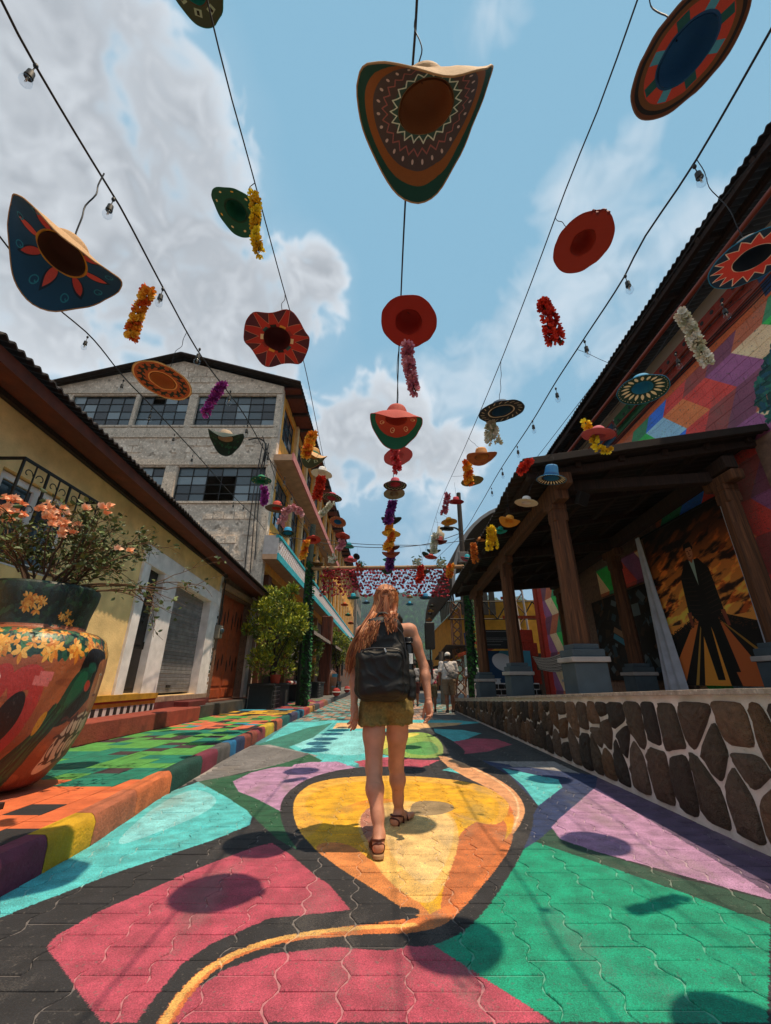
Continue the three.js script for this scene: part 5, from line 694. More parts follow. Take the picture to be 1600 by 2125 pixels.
  if (wire) { let best = null, bd = 1e9; const P = va(pos).add(va(up).multiplyScalar(h * .9)); for (const c of cables) for (const p of c) { if (p.y < P.y + .06) continue; const dd = p.distanceTo(P); if (dd < bd) { bd = dd; best = p; } } if (!best || bd > .8) best = P.clone().add(V(0, .45, 0)); const inv = q.clone().invert(), L = (v) => v.clone().sub(va(pos)).applyQuaternion(inv), k = []; for (let i = 0; i <= 6; i++) { const p = P.clone().lerp(best, i / 6); if (i && i < 6) p.add(V(rr(-.012, .012), 0, rr(-.012, .012))); k.push(L(p)); } part(t, 'hanging_wire', tube(k, .0028, 18, 4), MAT.wire); }
  if (o.tassel) for (const s of [-1, 1]) part(t, 'tassel', [tube([[s * .02, -.01, R * .9], [s * .03, -.02, R * 1.02], [s * .035, -.06, R * 1.1]].map((p) => p), .006, 8, 5), new THREE.ConeGeometry(.012, .04, 6).translate(s * .035, -.08, R * 1.1)], hm_(o.tassel));
  return t;
}
const HC = { red: 0xb02f22, dkred: 0x7d221c, pink: 0xc4525e, tan: 0xb9854d, cream: 0xcfc3ac, blue: 0x1d86b4, teal: 0x0f8f88, green: 0x0f6a4a, dgreen: 0x0e3a30, gold: 0xd19327, orange: 0xcc6a28, brown: 0x6e3a22, black: 0x1a191b, purple: 0x4d2c46, navy: 0x1a2f45, straw: 0xc79a68 };
// near hats, each with its own painted underside
hat('very large saddle shaped hat with green rim and white zigzag underside above the street', [0.172,3.221,-0.933],[-0.152,0.92,0.36],0.57, { brim: HC.straw, under: 'zig', crown: HC.straw, inside: 0x8a5630, shape: 'saddle', spin: .12, rc: .4, hc: .2 });
hat('folded blue hat painted with red petals round a brown crown, above the yellow roof', [-1.177,2.401,-1.004],[0.117,0.973,-0.198],0.36, { brim: HC.straw, under: 'petal', crown: HC.straw, inside: 0x57301c, shape: 'fold', spin: .87, rc: .42, hc: .2 });
hat('big tilted oval hat with blue centre and red segmented ring at the top right', [1.014,2.921,-0.667],[-0.314,0.946,0.084],0.36, { brim: 0x8a6a5c, under: 'target', crown: HC.blue, inside: 0x155a94, shape: 'flat', rc: .5, hc: .2 });
hat('blue green hat just showing at the top edge of the picture', [-1.066,4.509,-0.971],[0.133,0.919,0.37],0.3, { brim: HC.teal, under: 'moss', crown: HC.teal, shape: 'snap', hc: .34 });
hat('plain red wide brimmed hat with two small tassels, seen against the right sky', [1.355,3.738,-1.86],[-0.122,0.983,-0.135],0.4, { brim: 0xa5301c, crown: 0xa5301c, shape: 'flat', tassel: HC.dkred });
hat('navy hat with red sunflower points against the mural eave', [1.93,3.018,-1.456],[-0.057,0.993,0.103],0.38, { brim: HC.blue, under: 'sun', crown: HC.navy, shape: 'flat' });
hat('hat with sky blue crown and dark brim ringed with cream drops, before the mural', [2.325,3.412,-2.955],[0.123,0.992,0.007],0.41, { brim: HC.blue, under: 'drops', crown: 0x2c93c0, shape: 'droop', hc: .3 });
hat('navy hat with cream ring and strokes on its brim, right of the street centre', [1.148,3.432,-3.329],[-0.086,0.987,0.133],0.44, { brim: HC.navy, under: 'rings', crown: 0x1b4a6b, shape: 'flat', hc: .24 });
hat('small blue bucket hat with cream fringe near the first timber post', [2.372,3.634,-5.167],[0.137,0.982,0.131],0.4, { brim: HC.blue, under: 'fringe', crown: 0x2a78ad, shape: 'droop', style: 'bucket', hc: .46, rc: .52, band: 0x16598a });
hat('dusty pink hat above the pavilion roof beside a yellow garland', [2.894,4.032,-4.699],[0.161,0.972,0.169],0.42, { brim: 0xc0565a, crown: 0xd06a76, shape: 'up', hc: .34 });
hat('red round hat with a clear bulb hanging inside its crown, on the centre wire', [0.177,3.496,-2.304],[0.091,0.975,-0.202],0.42, { brim: 0x9d2018, crown: 0x9d2018, shape: 'flat', rc: .48 });
hat('floppy red hat with green edge and white curls, on the centre wire', [0.094,3.103,-2.989],[0.095,0.994,-0.049],0.46, { brim: HC.red, under: 'curl', crown: 0xb03a2a, shape: 'floppy', spin: 0, hc: .26 });
hat('wavy red hat with dark triangles round a patterned ring, left of the centre wire', [-0.865,3.483,-2.457],[-0.119,0.979,-0.164],0.5, { brim: 0x8a2a26, under: 'star', crown: 0x5a2024, shape: 'wave5', spin: .3 });
hat('green hat with pale spots beside a yellow garland against the left cloud', [-0.961,3.757,-1.665],[0.21,0.977,0.05],0.31, { brim: HC.green, under: 'dots', crown: 0x0f6a56, shape: 'snap', hc: .34 });
hat('wide hat with orange and black leaf pattern before the grey gable', [-1.856,3.272,-2.7],[0.102,0.993,-0.053],0.45, { brim: 0xb9955a, under: 'leafy', crown: 0xc07a40, shape: 'flat', hc: .22 });
hat('dark green curled hat in front of the gable between its window rows', [-2.087,3.886,-4.508],[-0.027,0.998,-0.057],0.44, { brim: 0x14302a, under: 'dkgreen', crown: 0xb09a80, shape: 'saddle', spin: .3, hc: .2 });
// smaller ones further up the street
const H2 = [
  ['shiny green hat in front of the lower gable window', [[-2.643,4.86,-7.703],[-0.046,0.999,0.028],0.42], { brim: HC.green, crown: 0x118058, under: 'dots', shape: 'up', hc: .34 }],
  ['tan and moss hat with turned up brim under an orange garland', [[-1.232,4.5,-6.007],[0.165,0.985,-0.044],0.46], { brim: HC.straw, crown: 0xc4934e, under: 'moss', shape: 'saddle', spin: .5, band: HC.green }],
  ['white hat above the red garland left of the centre', [[-1.26,4.754,-7.112],[0.133,0.991,0.022],0.42], { brim: 0xd5cfc6, crown: 0xe2ddd8, shape: 'droop' }],
  ['rose hat with lettered dark brim left of the sky gap', [[-1.12,4.444,-7.653],[0.169,0.985,-0.021],0.42], { brim: HC.pink, crown: 0xb93d50, under: 'zigband', shape: 'up' }],
  ['red hat with grey brim before the yellow wing corner', [[-2.063,3.965,-7.061],[0.03,1,0.01],0.42], { brim: 0x5a4238, crown: 0xc04030, shape: 'flat', hc: .34 }],
  ['brown scalloped hat with a blue crown beside the wing eave', [[-1.131,4.423,-8.96],[0.139,0.935,-0.326],0.4], { brim: HC.brown, crown: 0x1f6fa8, under: 'scallop', shape: 'flat' }],
  ['pink hat above the beige one on the centre wire', [[0.182,3.965,-5.124],[-0.175,0.972,-0.157],0.42], { brim: HC.pink, crown: 0xd0707c, shape: 'flat', band: 0xc24a5a }],
  ['raspberry hat with zigzag brim on the centre wire', [[0.175,4.245,-6.599],[0.009,1,0.005],0.42], { brim: 0x9c3040, crown: 0xc04a5e, under: 'zigband', shape: 'droop' }],
  ['beige underside hat right below the raspberry hat', [[0.172,4.375,-7.269],[-0.047,0.988,-0.146],0.42], { brim: 0x8a7660, crown: 0x9c8a70, shape: 'flat' }],
  ['black and purple hat behind the purple garland', [[0.12,4.038,-7.821],[0.005,1,0.006],0.42], { brim: HC.black, crown: 0x2a3a5a, shape: 'snap' }],
  ['mustard hat on the centre wire under the purple garland', [[0.129,3.985,-8.542],[0.103,0.993,-0.051],0.42], { brim: HC.gold, crown: 0xd9a032, shape: 'flat', band: 0xb06d1c }],
  ['brown hat half hidden by an orange garland on the centre wire', [[0.125,3.855,-9.126],[0.072,0.997,0.022],0.42], { brim: HC.brown, crown: 0x8a5a34, shape: 'snap' }],
  ['rust red hat low on the centre wire', [[0.125,3.708,-9.186],[0.005,1,-0.015],0.42], { brim: 0x8c3626, crown: 0xa2442e, shape: 'snap' }],
  ['teal hat below the rust red one on the centre wire', [[0.113,4.208,-11.454],[0.004,1,-0.029],0.38], { brim: HC.teal, crown: 0x2a8a96, shape: 'flat' }],
  ['dark green hat just above the flower net at its middle', [[0.05,4.435,-13.717],[0.002,0.987,-0.163],0.4], { brim: HC.dgreen, crown: 0x1c3a2c, shape: 'snap' }],
  ['caramel hat with pinched crown right of the centre cloud', [[1.419,4,-5.198],[-0.051,0.996,0.067],0.44], { brim: 0xb06a30, crown: 0xbf8246, under: 'tanrim', style: 'pinch', shape: 'snap', band: 0x7d4520 }],
  ['olive tan hat behind an orange garland right of centre', [[1.643,4.446,-6.862],[-0.107,0.994,-0.003],0.42], { brim: 0x7a6a44, crown: 0x9a8450, shape: 'flat' }],
  ['crimson felt hat with pinched crown beside the lamp pole top', [[1.858,5.286,-9.784],[0.051,0.994,0.093],0.42], { brim: 0x9a2030, crown: 0xb8283a, style: 'pinch', shape: 'up', band: 0x7a1826, hc: .36 }],
  ['amber hat near the lamp pole', [[1.68,4.816,-9.979],[-0.055,0.995,-0.081],0.42], { brim: 0xc98724, crown: 0xd7982f, shape: 'flat' }],
  ['black hat right under the amber hat', [[1.752,4.959,-10.888],[0.116,0.992,0.059],0.4], { brim: HC.black, crown: 0x1d2a24, shape: 'flat' }],
  ['dark red hat with pale crown marks right of the gap', [[1.47,4.451,-10.491],[0.116,0.993,0.006],0.42], { brim: 0x6e1f22, crown: 0x8c2a2c, style: 'pinch', shape: 'snap' }],
  ['deep teal hat above the rosy red one by the flower net', [[1.448,4.543,-11.687],[0.046,0.999,-0.005],0.42], { brim: 0x0f4a50, crown: 0x1c6a70, shape: 'snap' }],
  ['rosy red hat just over the right half of the net', [[1.518,4.761,-13.116],[0.114,0.992,-0.056],0.42], { brim: 0xb0443e, crown: 0xc45650, shape: 'flat' }],
  ['bottle green hat tilted behind the rosy red hat', [[1.764,5.977,-17.019],[0.608,0.758,-0.238],0.42], { brim: HC.dgreen, crown: 0x1f5246, shape: 'flat' }],
  ['white hat with tan underside in front of the pavilion eave', [[2.095,3.403,-5.515],[0.17,0.982,0.081],0.33], { brim: 0xcdbfa8, crown: 0xe0dad4, shape: 'flat' }],
  ['yellow ochre hat with dark ring under the pavilion eave', [[1.897,3.207,-5.784],[0.253,0.966,-0.059],0.31], { brim: 0xc98424, crown: 0xd4922c, shape: 'snap', style: 'pinch' }],
  ['emerald hat beside a yellow garland under the pavilion eave', [[2.125,3.519,-7.062],[0.229,0.973,0.023],0.25], { brim: HC.teal, crown: 0x128a78, shape: 'snap' }],
  ['small orange hat hanging left of the yellow garland', [[2.084,3.781,-8.406],[0.074,0.995,0.07],0.2], { brim: 0xc07a3c, crown: 0xce8a48, shape: 'flat', rc: .7, hc: .34 }],
  ['turquoise and pink hat near the gate right post', [[2.73,4.717,-13.135],[0.147,0.989,-0.027],0.42], { brim: 0xb0566a, crown: 0x17a0b0, shape: 'snap', hc: .34 }],
  ['bright red hat in front of the pink ledge', [[-2.032,4.601,-10.814],[-0.08,0.962,-0.262],0.42], { brim: HC.red, crown: 0xa82a24, shape: 'flat' }],
  ['hat with turquoise crown and striped black brim by the wing corner', [[-2.746,4.771,-10.727],[-0.054,0.992,-0.115],0.46], { brim: HC.black, crown: 0x1590c0, under: 'stripes', shape: 'droop', hc: .36, rc: .5 }],
  ['brick red hat with a pink flower near the wing roof', [[-1.206,4.676,-10.783],[0.133,0.98,-0.146],0.42], { brim: 0xa8362c, crown: 0xb8453c, shape: 'up' }],
  ['turquoise hat next to a pink and white garland', [[-1.382,5.641,-14.596],[0.175,0.973,-0.148],0.4], { brim: HC.teal, crown: 0x18a2b4, shape: 'droop' }],
  ['rose pink hat over the left end of the flower net', [[-1.095,4.407,-12.214],[0.062,0.996,-0.059],0.42], { brim: HC.pink, crown: 0xcc5466, shape: 'flat' }],
  ['black hat half behind the rose pink hat', [[-1.44,6.625,-19.477],[0.327,0.673,-0.664],0.36], { brim: HC.black, crown: 0x222228, shape: 'flat' }],
  ['small dark green hat on the ivy post head', [[-2.971,5.493,-15.444],[-0.08,0.995,-0.053],0.4], { brim: HC.dgreen, crown: 0x14705a, shape: 'snap', hc: .36 }],
  ['brown straw hat below the small dark green hat', [[-2.485,4.851,-14.303],[0.072,0.984,-0.166],0.42], { brim: 0x5d452c, crown: 0x6e5230, shape: 'snap' }],
  ['golden straw hat right of the ivy post head', [[-3,5.775,-18.213],[0.111,0.95,-0.291],0.4], { brim: 0xa87a34, crown: 0xb88a40, shape: 'flat' }],
  ['grey hat at the left end of the bamboo pole', [[-1.263,5.464,-17.279],[0.033,0.995,-0.096],0.4], { brim: 0x4c5058, crown: 0x6a6e78, shape: 'flat' }],
  ['faded red hat against the net below the grey hat', [[-1.296,5.473,-18.457],[0.031,0.991,-0.132],0.38], { brim: 0x8c3a34, crown: 0xa24840, shape: 'flat' }],
  ['yellow hat low before the wing windows', [[-2.31,4.561,-15.18],[-0.175,0.972,-0.159],0.44], { brim: 0xb08a2c, crown: 0xc49a34, shape: 'droop' }],
  ['red felt hat next to the low yellow hat', [[-2.825,5.937,-20.671],[0.138,0.826,-0.547],0.4], { brim: 0xa82418, crown: 0xb82c1e, shape: 'flat' }],
  ['dark plum hat under the bamboo pole left end', [[-2.697,5.586,-18.185],[-0.211,0.907,-0.364],0.42], { brim: 0x2c1c20, crown: 0x35242a, shape: 'flat' }],
  ['turquoise hat hanging below the net on the left', [[-1.126,3.625,-14.174],[-0.036,0.996,-0.076],0.42], { brim: 0x124a50, crown: 0x149ab0, shape: 'droop', hc: .32 }],
  ['blue hat hanging below the net right of the walker head', [[1.394,3.625,-14.174],[0.046,0.994,-0.095],0.42], { brim: 0x153a50, crown: 0x1c80b0, shape: 'droop', hc: .32 }],
  ['pink hat hanging below the right end of the net', [[2.222,4.666,-18.672],[0.123,0.988,-0.098],0.4], { brim: 0xa8405a, crown: 0xc2566e, shape: 'flat' }],
  ['orange red hat low along the wing balcony', [[-2.125,4.551,-21.245],[0.012,0.983,-0.182],0.4], { brim: 0xb0401e, crown: 0xc8602a, shape: 'flat', hc: .34 }],
  ['green hat low along the wing balcony', [[-2.4,4.78,-26.394],[0.013,0.974,-0.226],0.4], { brim: 0x166a58, crown: 0x1f8a72, shape: 'flat' }],
  ['brick hat lowest along the wing balcony', [[-2.215,4.297,-26.594],[0.016,0.97,-0.244],0.4], { brim: 0x8a3c24, crown: 0xa85034, shape: 'flat' }],
  ['sky blue hat over the hills right of the walker head', [[1.25,4.597,-21.226],[0.03,0.991,-0.134],0.4], { brim: 0x1a6f96, crown: 0x2a9ac4, shape: 'droop', hc: .34 }],
  ['small straw hat above the sky blue one', [[1.429,5.485,-24.105],[0.031,0.987,-0.16],0.4], { brim: 0xa88a64, crown: 0xb89a70, shape: 'flat' }],
  ['brown felt hat over the right part of the pole', [[1.298,4.386,-13.521],[0.077,0.993,-0.094],0.46], { brim: 0x5c3826, crown: 0x74503a, shape: 'snap' }],
  ['vivid red hat against the right half of the net', [[1.54,5.476,-19.347],[0.043,0.983,-0.18],0.42], { brim: 0xa82014, crown: 0xb82a1c, shape: 'flat' }],
  ['violet hat under an orange garland at the net right end', [[2.356,4.665,-15.071],[0.072,0.992,-0.099],0.42], { brim: 0x38243c, crown: 0x4d3450, shape: 'flat' }],
  ['dark wine hat below the violet hat', [[2.918,5.536,-19.5],[0.136,0.985,-0.102],0.4], { brim: 0x3c1c22, crown: 0x4d262c, shape: 'flat' }],
  ['black hat topmost of the far stack before the hills', [[2.954,5.292,-26.183],[0.058,0.989,-0.136],0.4], { brim: 0x18221e, crown: 0x22302a, shape: 'flat' }],
  ['gold hat second of the far stack before the hills', [[2.892,5.007,-26.3],[0.061,0.98,-0.189],0.4], { brim: 0xa8822c, crown: 0xb8923a, shape: 'flat' }],
  ['dark grey hat third of the far stack before the hills', [[3.1,5.159,-28.568],[0.061,0.979,-0.195],0.4], { brim: 0x25252a, crown: 0x303036, shape: 'flat' }],
  ['sandy hat lowest of the far stack before the hills', [[2.8,4.496,-26.512],[0.061,0.976,-0.209],0.4], { brim: 0x96683c, crown: 0xa87a48, shape: 'flat' }],
  ['cornflower hat far off left of the walker hair', [[-1,4.666,-21.197],[-0.026,0.985,-0.173],0.4], { brim: 0x2a4a66, crown: 0x4a7ca0, shape: 'droop' }],
  ['pale cream hat far off beside the end building', [[-1.229,5.564,-24.072],[-0.029,0.975,-0.22],0.4], { brim: 0x8a7c6c, crown: 0x9a8c7c, shape: 'flat' }],
];
H2.forEach(([l, a, o], i) => { const [p, u] = a; hat(l, p, u, a[2] ?? .42, { wob: i % 3, ...o }); });
// hats above and behind the camera: they throw the round shadows on the paving

// ---- garlands of cloth flowers
const petalG = (() => { const one = (n, r, cup, w) => { const gs = []; for (let i = 0; i < n; i++) { const g = new THREE.PlaneGeometry(w, r, 2, 2); const p = g.attributes.position; for (let k = 0; k < p.count; k++) { const v = p.getY(k) / r + .5, x = p.getX(k) * (v < .2 ? .45 : v > .8 ? .55 : 1); p.setXYZ(k, x, v * r * Math.cos(cup * v), v * r * Math.sin(cup * v) - Math.abs(x) * .3); } g.computeVertexNormals(); g.rotateX(0).rotateZ(i / n * 2 * Math.PI + n); gs.push(g); } return gs; }; return M([...one(6, 1, .7, .85), ...one(5, .62, 1.15, .6)]); })();
const cloth = {}; const cl = (c) => cloth[c] ||= new THREE.MeshStandardMaterial({ color: c, roughness: .85, side: THREE.DoubleSide });
function garland(label, pts, size, cols, n, near, center) {
  const c = new THREE.CatmullRomCurve3(pts.map(va)), t = thing('flower_garland', label, 'garland', [0, 0, 0], 0, 'flower garlands hung among the hats');
  part(t, 'cord', new THREE.TubeGeometry(c, 16, .004, 4), MAT.wire); const far = {};
  for (let i = 0; i < n; i++) { const u = (i + .5) / n, p = c.getPoint(u), a = i * 2.4 + rr(-.3, .3), dir = V(Math.cos(a), rr(-.5, .5), Math.sin(a)).normalize(), s = size * rr(.8, 1.15), col = cols[i % cols.length];
    const m = new THREE.Matrix4().compose(p.clone().addScaledVector(dir, s * .55), new THREE.Quaternion().setFromUnitVectors(V(0, 0, 1), dir).multiply(new THREE.Quaternion().setFromAxisAngle(V(0, 0, 1), rr(0, 6))), V(s, s, s));
    if (near) { const f = part(t, 'flower', petalG, cl(col)); f.applyMatrix4(m); } else (far[col] ||= []).push(petalG.clone().applyMatrix4(m)); if (i % 7 === 3 && near) { const lf = part(t, 'leaf', petalLeaf, cl(0x3c5a24)); lf.applyMatrix4(m); } }
  for (const col in far) stuff(part(t, 'flowers', far[col], cl(+col)));
}
const petalLeaf = (() => { const g = new THREE.PlaneGeometry(.5, 1.7, 1, 4); const p = g.attributes.position; for (let k = 0; k < p.count; k++) { const v = p.getY(k) / 1.7 + .5; p.setX(k, p.getX(k) * Math.sin(Math.PI * clamp(v, .04, .97))); p.setZ(k, -.3 * v * v); } g.computeVertexNormals(); return g; })();
const OR_ = [0xf0a02a, 0xe06a20, 0xf5c040], RE_ = [0xd83422, 0xbc2418, 0xe8482c], YL_ = [0xf0cc1c, 0xf8e038, 0xdcae18], MG_ = [0xa63a9a, 0xb84cae, 0x8c2c88], PK_ = [0xd88a9c, 0xecaebb, 0xc06c84], WH_ = [0xdcdccc, 0xe8e6dc, 0xc4c8b0], PU_ = [0x7a2c88, 0x9a4aa4, 0x5c1f6c], RP_ = [0xc8323c, 0xd8545c];
garland('orange yellow garland hanging in the open left sky', [[-1.376,3.056,-1.68],[-1.404,2.999,-1.704],[-1.447,2.93,-1.743],[-1.469,2.865,-1.77],[-1.483,2.813,-1.791]], .03, OR_, 54, 1);
garland('yellow garland hanging against the rim of the spotted green hat', [[-0.783,3.637,-1.494],[-0.771,3.557,-1.527],[-0.777,3.478,-1.56],[-0.766,3.386,-1.598],[-0.749,3.309,-1.63]], .026, YL_, 58, 1);
garland('magenta garland slanting in front of the upper gable windows', [[-1.364,3.263,-2.731],[-1.417,3.195,-2.759],[-1.465,3.121,-2.79],[-1.514,3.035,-2.825]], .032, MG_, 50, 1);
garland('red double garland hanging against the right cloud', [[1.112,3.043,-2.064],[1.086,3.138,-2.025],[1.054,3.257,-1.976],[1.054,3.293,-1.961],[1.094,3.274,-1.99],[1.133,3.178,-2.03],[1.179,3.065,-2.077]], .03, RE_, 74, 1);
garland('white garland hanging in front of the zigzag mural', [[2.116,3.401,-2.133],[2.158,3.337,-2.159],[2.196,3.267,-2.188],[2.244,3.171,-2.228],[2.32,3.06,-2.274]], .034, WH_, 70, 1);
garland('yellow garland looped round the dusty pink hat', [[2.747,4.26,-4.699],[2.813,4.186,-4.73],[2.88,4.081,-4.773],[2.855,3.923,-4.731],[2.946,3.85,-4.761],[3.064,3.862,-4.756]], .05, YL_, 34, 1);
garland('dusty pink garland hanging from the round red hat', [[0.155,3.184,-2.222],[0.159,3.107,-2.254],[0.173,3.028,-2.287],[0.193,2.948,-2.32],[0.214,2.878,-2.349]], .036, PK_, 60, 1);
garland('raspberry red garland threaded through the pink centre hat', [[0.135,3.952,-4.61],[0.122,3.851,-4.652],[0.116,3.762,-4.689],[0.141,3.643,-4.738],[0.167,3.548,-4.777]], .05, RP_, 34, 1);
garland('purple garland over the black and purple centre hat', [[0.127,4.063,-6.945],[0.109,3.938,-6.997],[0.071,3.775,-6.956],[0.036,3.66,-7.004]], .07, PU_, 46, 0);
garland('orange garland between the mustard and rust red centre hats', [[0.08,3.945,-7.86],[0.06,3.835,-7.905],[0.119,3.663,-7.868],[0.059,3.527,-7.925],[0.02,3.435,-7.962]], .07, OR_, 40, 0);
garland('purple garland ending at the bamboo pole', [[0.143,3.83,-9.639],[0.119,3.698,-9.693],[0.095,3.588,-9.739],[0.119,3.5,-9.775]], .08, PU_, 34, 0);
garland('orange garland draped on the tan and moss hat', [[-1.05,4.224,-4.931],[-1.077,4.128,-4.97],[-1.099,3.98,-4.923],[-1.126,3.898,-4.957]], .06, OR_, 60, 1);
garland('red garland below the white hat on the left', [[-1.108,4.189,-6.244],[-1.133,4.089,-6.285],[-1.158,3.989,-6.327],[-1.183,3.865,-6.378]], .065, [0xc02a14, 0xd43c1e], 40, 1);
garland('white garland below the rose hat with lettered brim', [[-1.027,4.07,-7.05],[-1.1,3.994,-7.082],[-1.173,3.918,-7.113],[-1.228,3.867,-7.134]], .05, WH_, 30, 0);
garland('pale pink garland swagged before the yellow wing', [[-1.895,3.54,-6.837],[-1.842,3.66,-6.787],[-1.782,3.781,-6.737],[-1.686,3.837,-6.714],[-1.582,3.797,-6.731],[-1.547,3.732,-6.757]], .06, [0xd3929c, 0xe0adb4], 40, 0);
garland('magenta garland below the shiny green hat', [[-2.47,4.578,-7.381],[-2.44,4.47,-7.426],[-2.45,4.362,-7.471],[-2.46,4.262,-7.512]], .06, MG_, 34, 0);
garland('white double garland below the navy ringed hat', [[1.06,3.234,-3.609],[1.07,3.326,-3.57],[1.09,3.428,-3.528],[1.12,3.373,-3.551],[1.17,3.234,-3.609]], .036, WH_, 48, 1);
garland('orange garland at the brim of the olive tan hat', [[1.32,4.237,-5.791],[1.344,4.128,-5.836],[1.351,4.019,-5.881],[1.367,3.918,-5.923]], .06, OR_, 36, 1);
garland('narrow pink garland beside the crimson felt hat', [[1.444,4.951,-8.526],[1.421,4.817,-8.581],[1.388,4.672,-8.641],[1.354,4.527,-8.701]], .06, [0xb85068, 0xcc7488], 34, 0);
garland('yellow double garland under the pavilion eave', [[1.681,2.93,-6.332],[1.697,3.076,-6.271],[1.721,3.25,-6.199],[1.744,3.148,-6.241],[1.791,2.967,-6.316]], .05, YL_, 40, 0);
garland('orange garland hanging at the pavilion far corner', [[1.853,3.619,-8.211],[1.874,3.505,-8.258],[1.894,3.382,-8.309],[1.904,3.288,-8.348]], .06, [0xd0702a, 0xdd8a3a], 30, 0);
garland('white garland between the dark red and rosy red hats', [[1.362,4.624,-10.392],[1.336,4.479,-10.452],[1.31,4.334,-10.512],[1.323,4.177,-10.578]], .08, WH_, 34, 0);
garland('orange garland beside the ivy post', [[-2.148,4.455,-10.462],[-2.187,4.31,-10.522],[-2.213,4.165,-10.583],[-2.265,4.019,-10.643]], .08, OR_, 34, 0);
garland('red flower tuft at the pavilion roof corner', [[1.845,3.556,-4.558],[1.808,3.521,-4.572],[1.77,3.475,-4.591],[1.746,3.43,-4.61]], .05, RE_, 24, 0);
garland('orange garland over the violet hat', [[2.282,4.657,-13.842],[2.265,4.532,-13.894],[2.248,4.407,-13.945],[2.265,4.297,-13.991]], .1, OR_, 26, 0);
garland('pink garland between the brick red and turquoise hats', [[-1.26,4.613,-10.938],[-1.205,4.537,-10.969],[-1.287,4.449,-11.006],[-1.328,4.386,-11.032]], .07, PK_, 24, 0);
garland('red garland on the net beside the vivid red hat', [[1.145,4.331,-12.678],[1.114,4.173,-12.743],[1.145,4.002,-12.814],[1.052,3.887,-12.862]], .09, RE_, 24, 0);

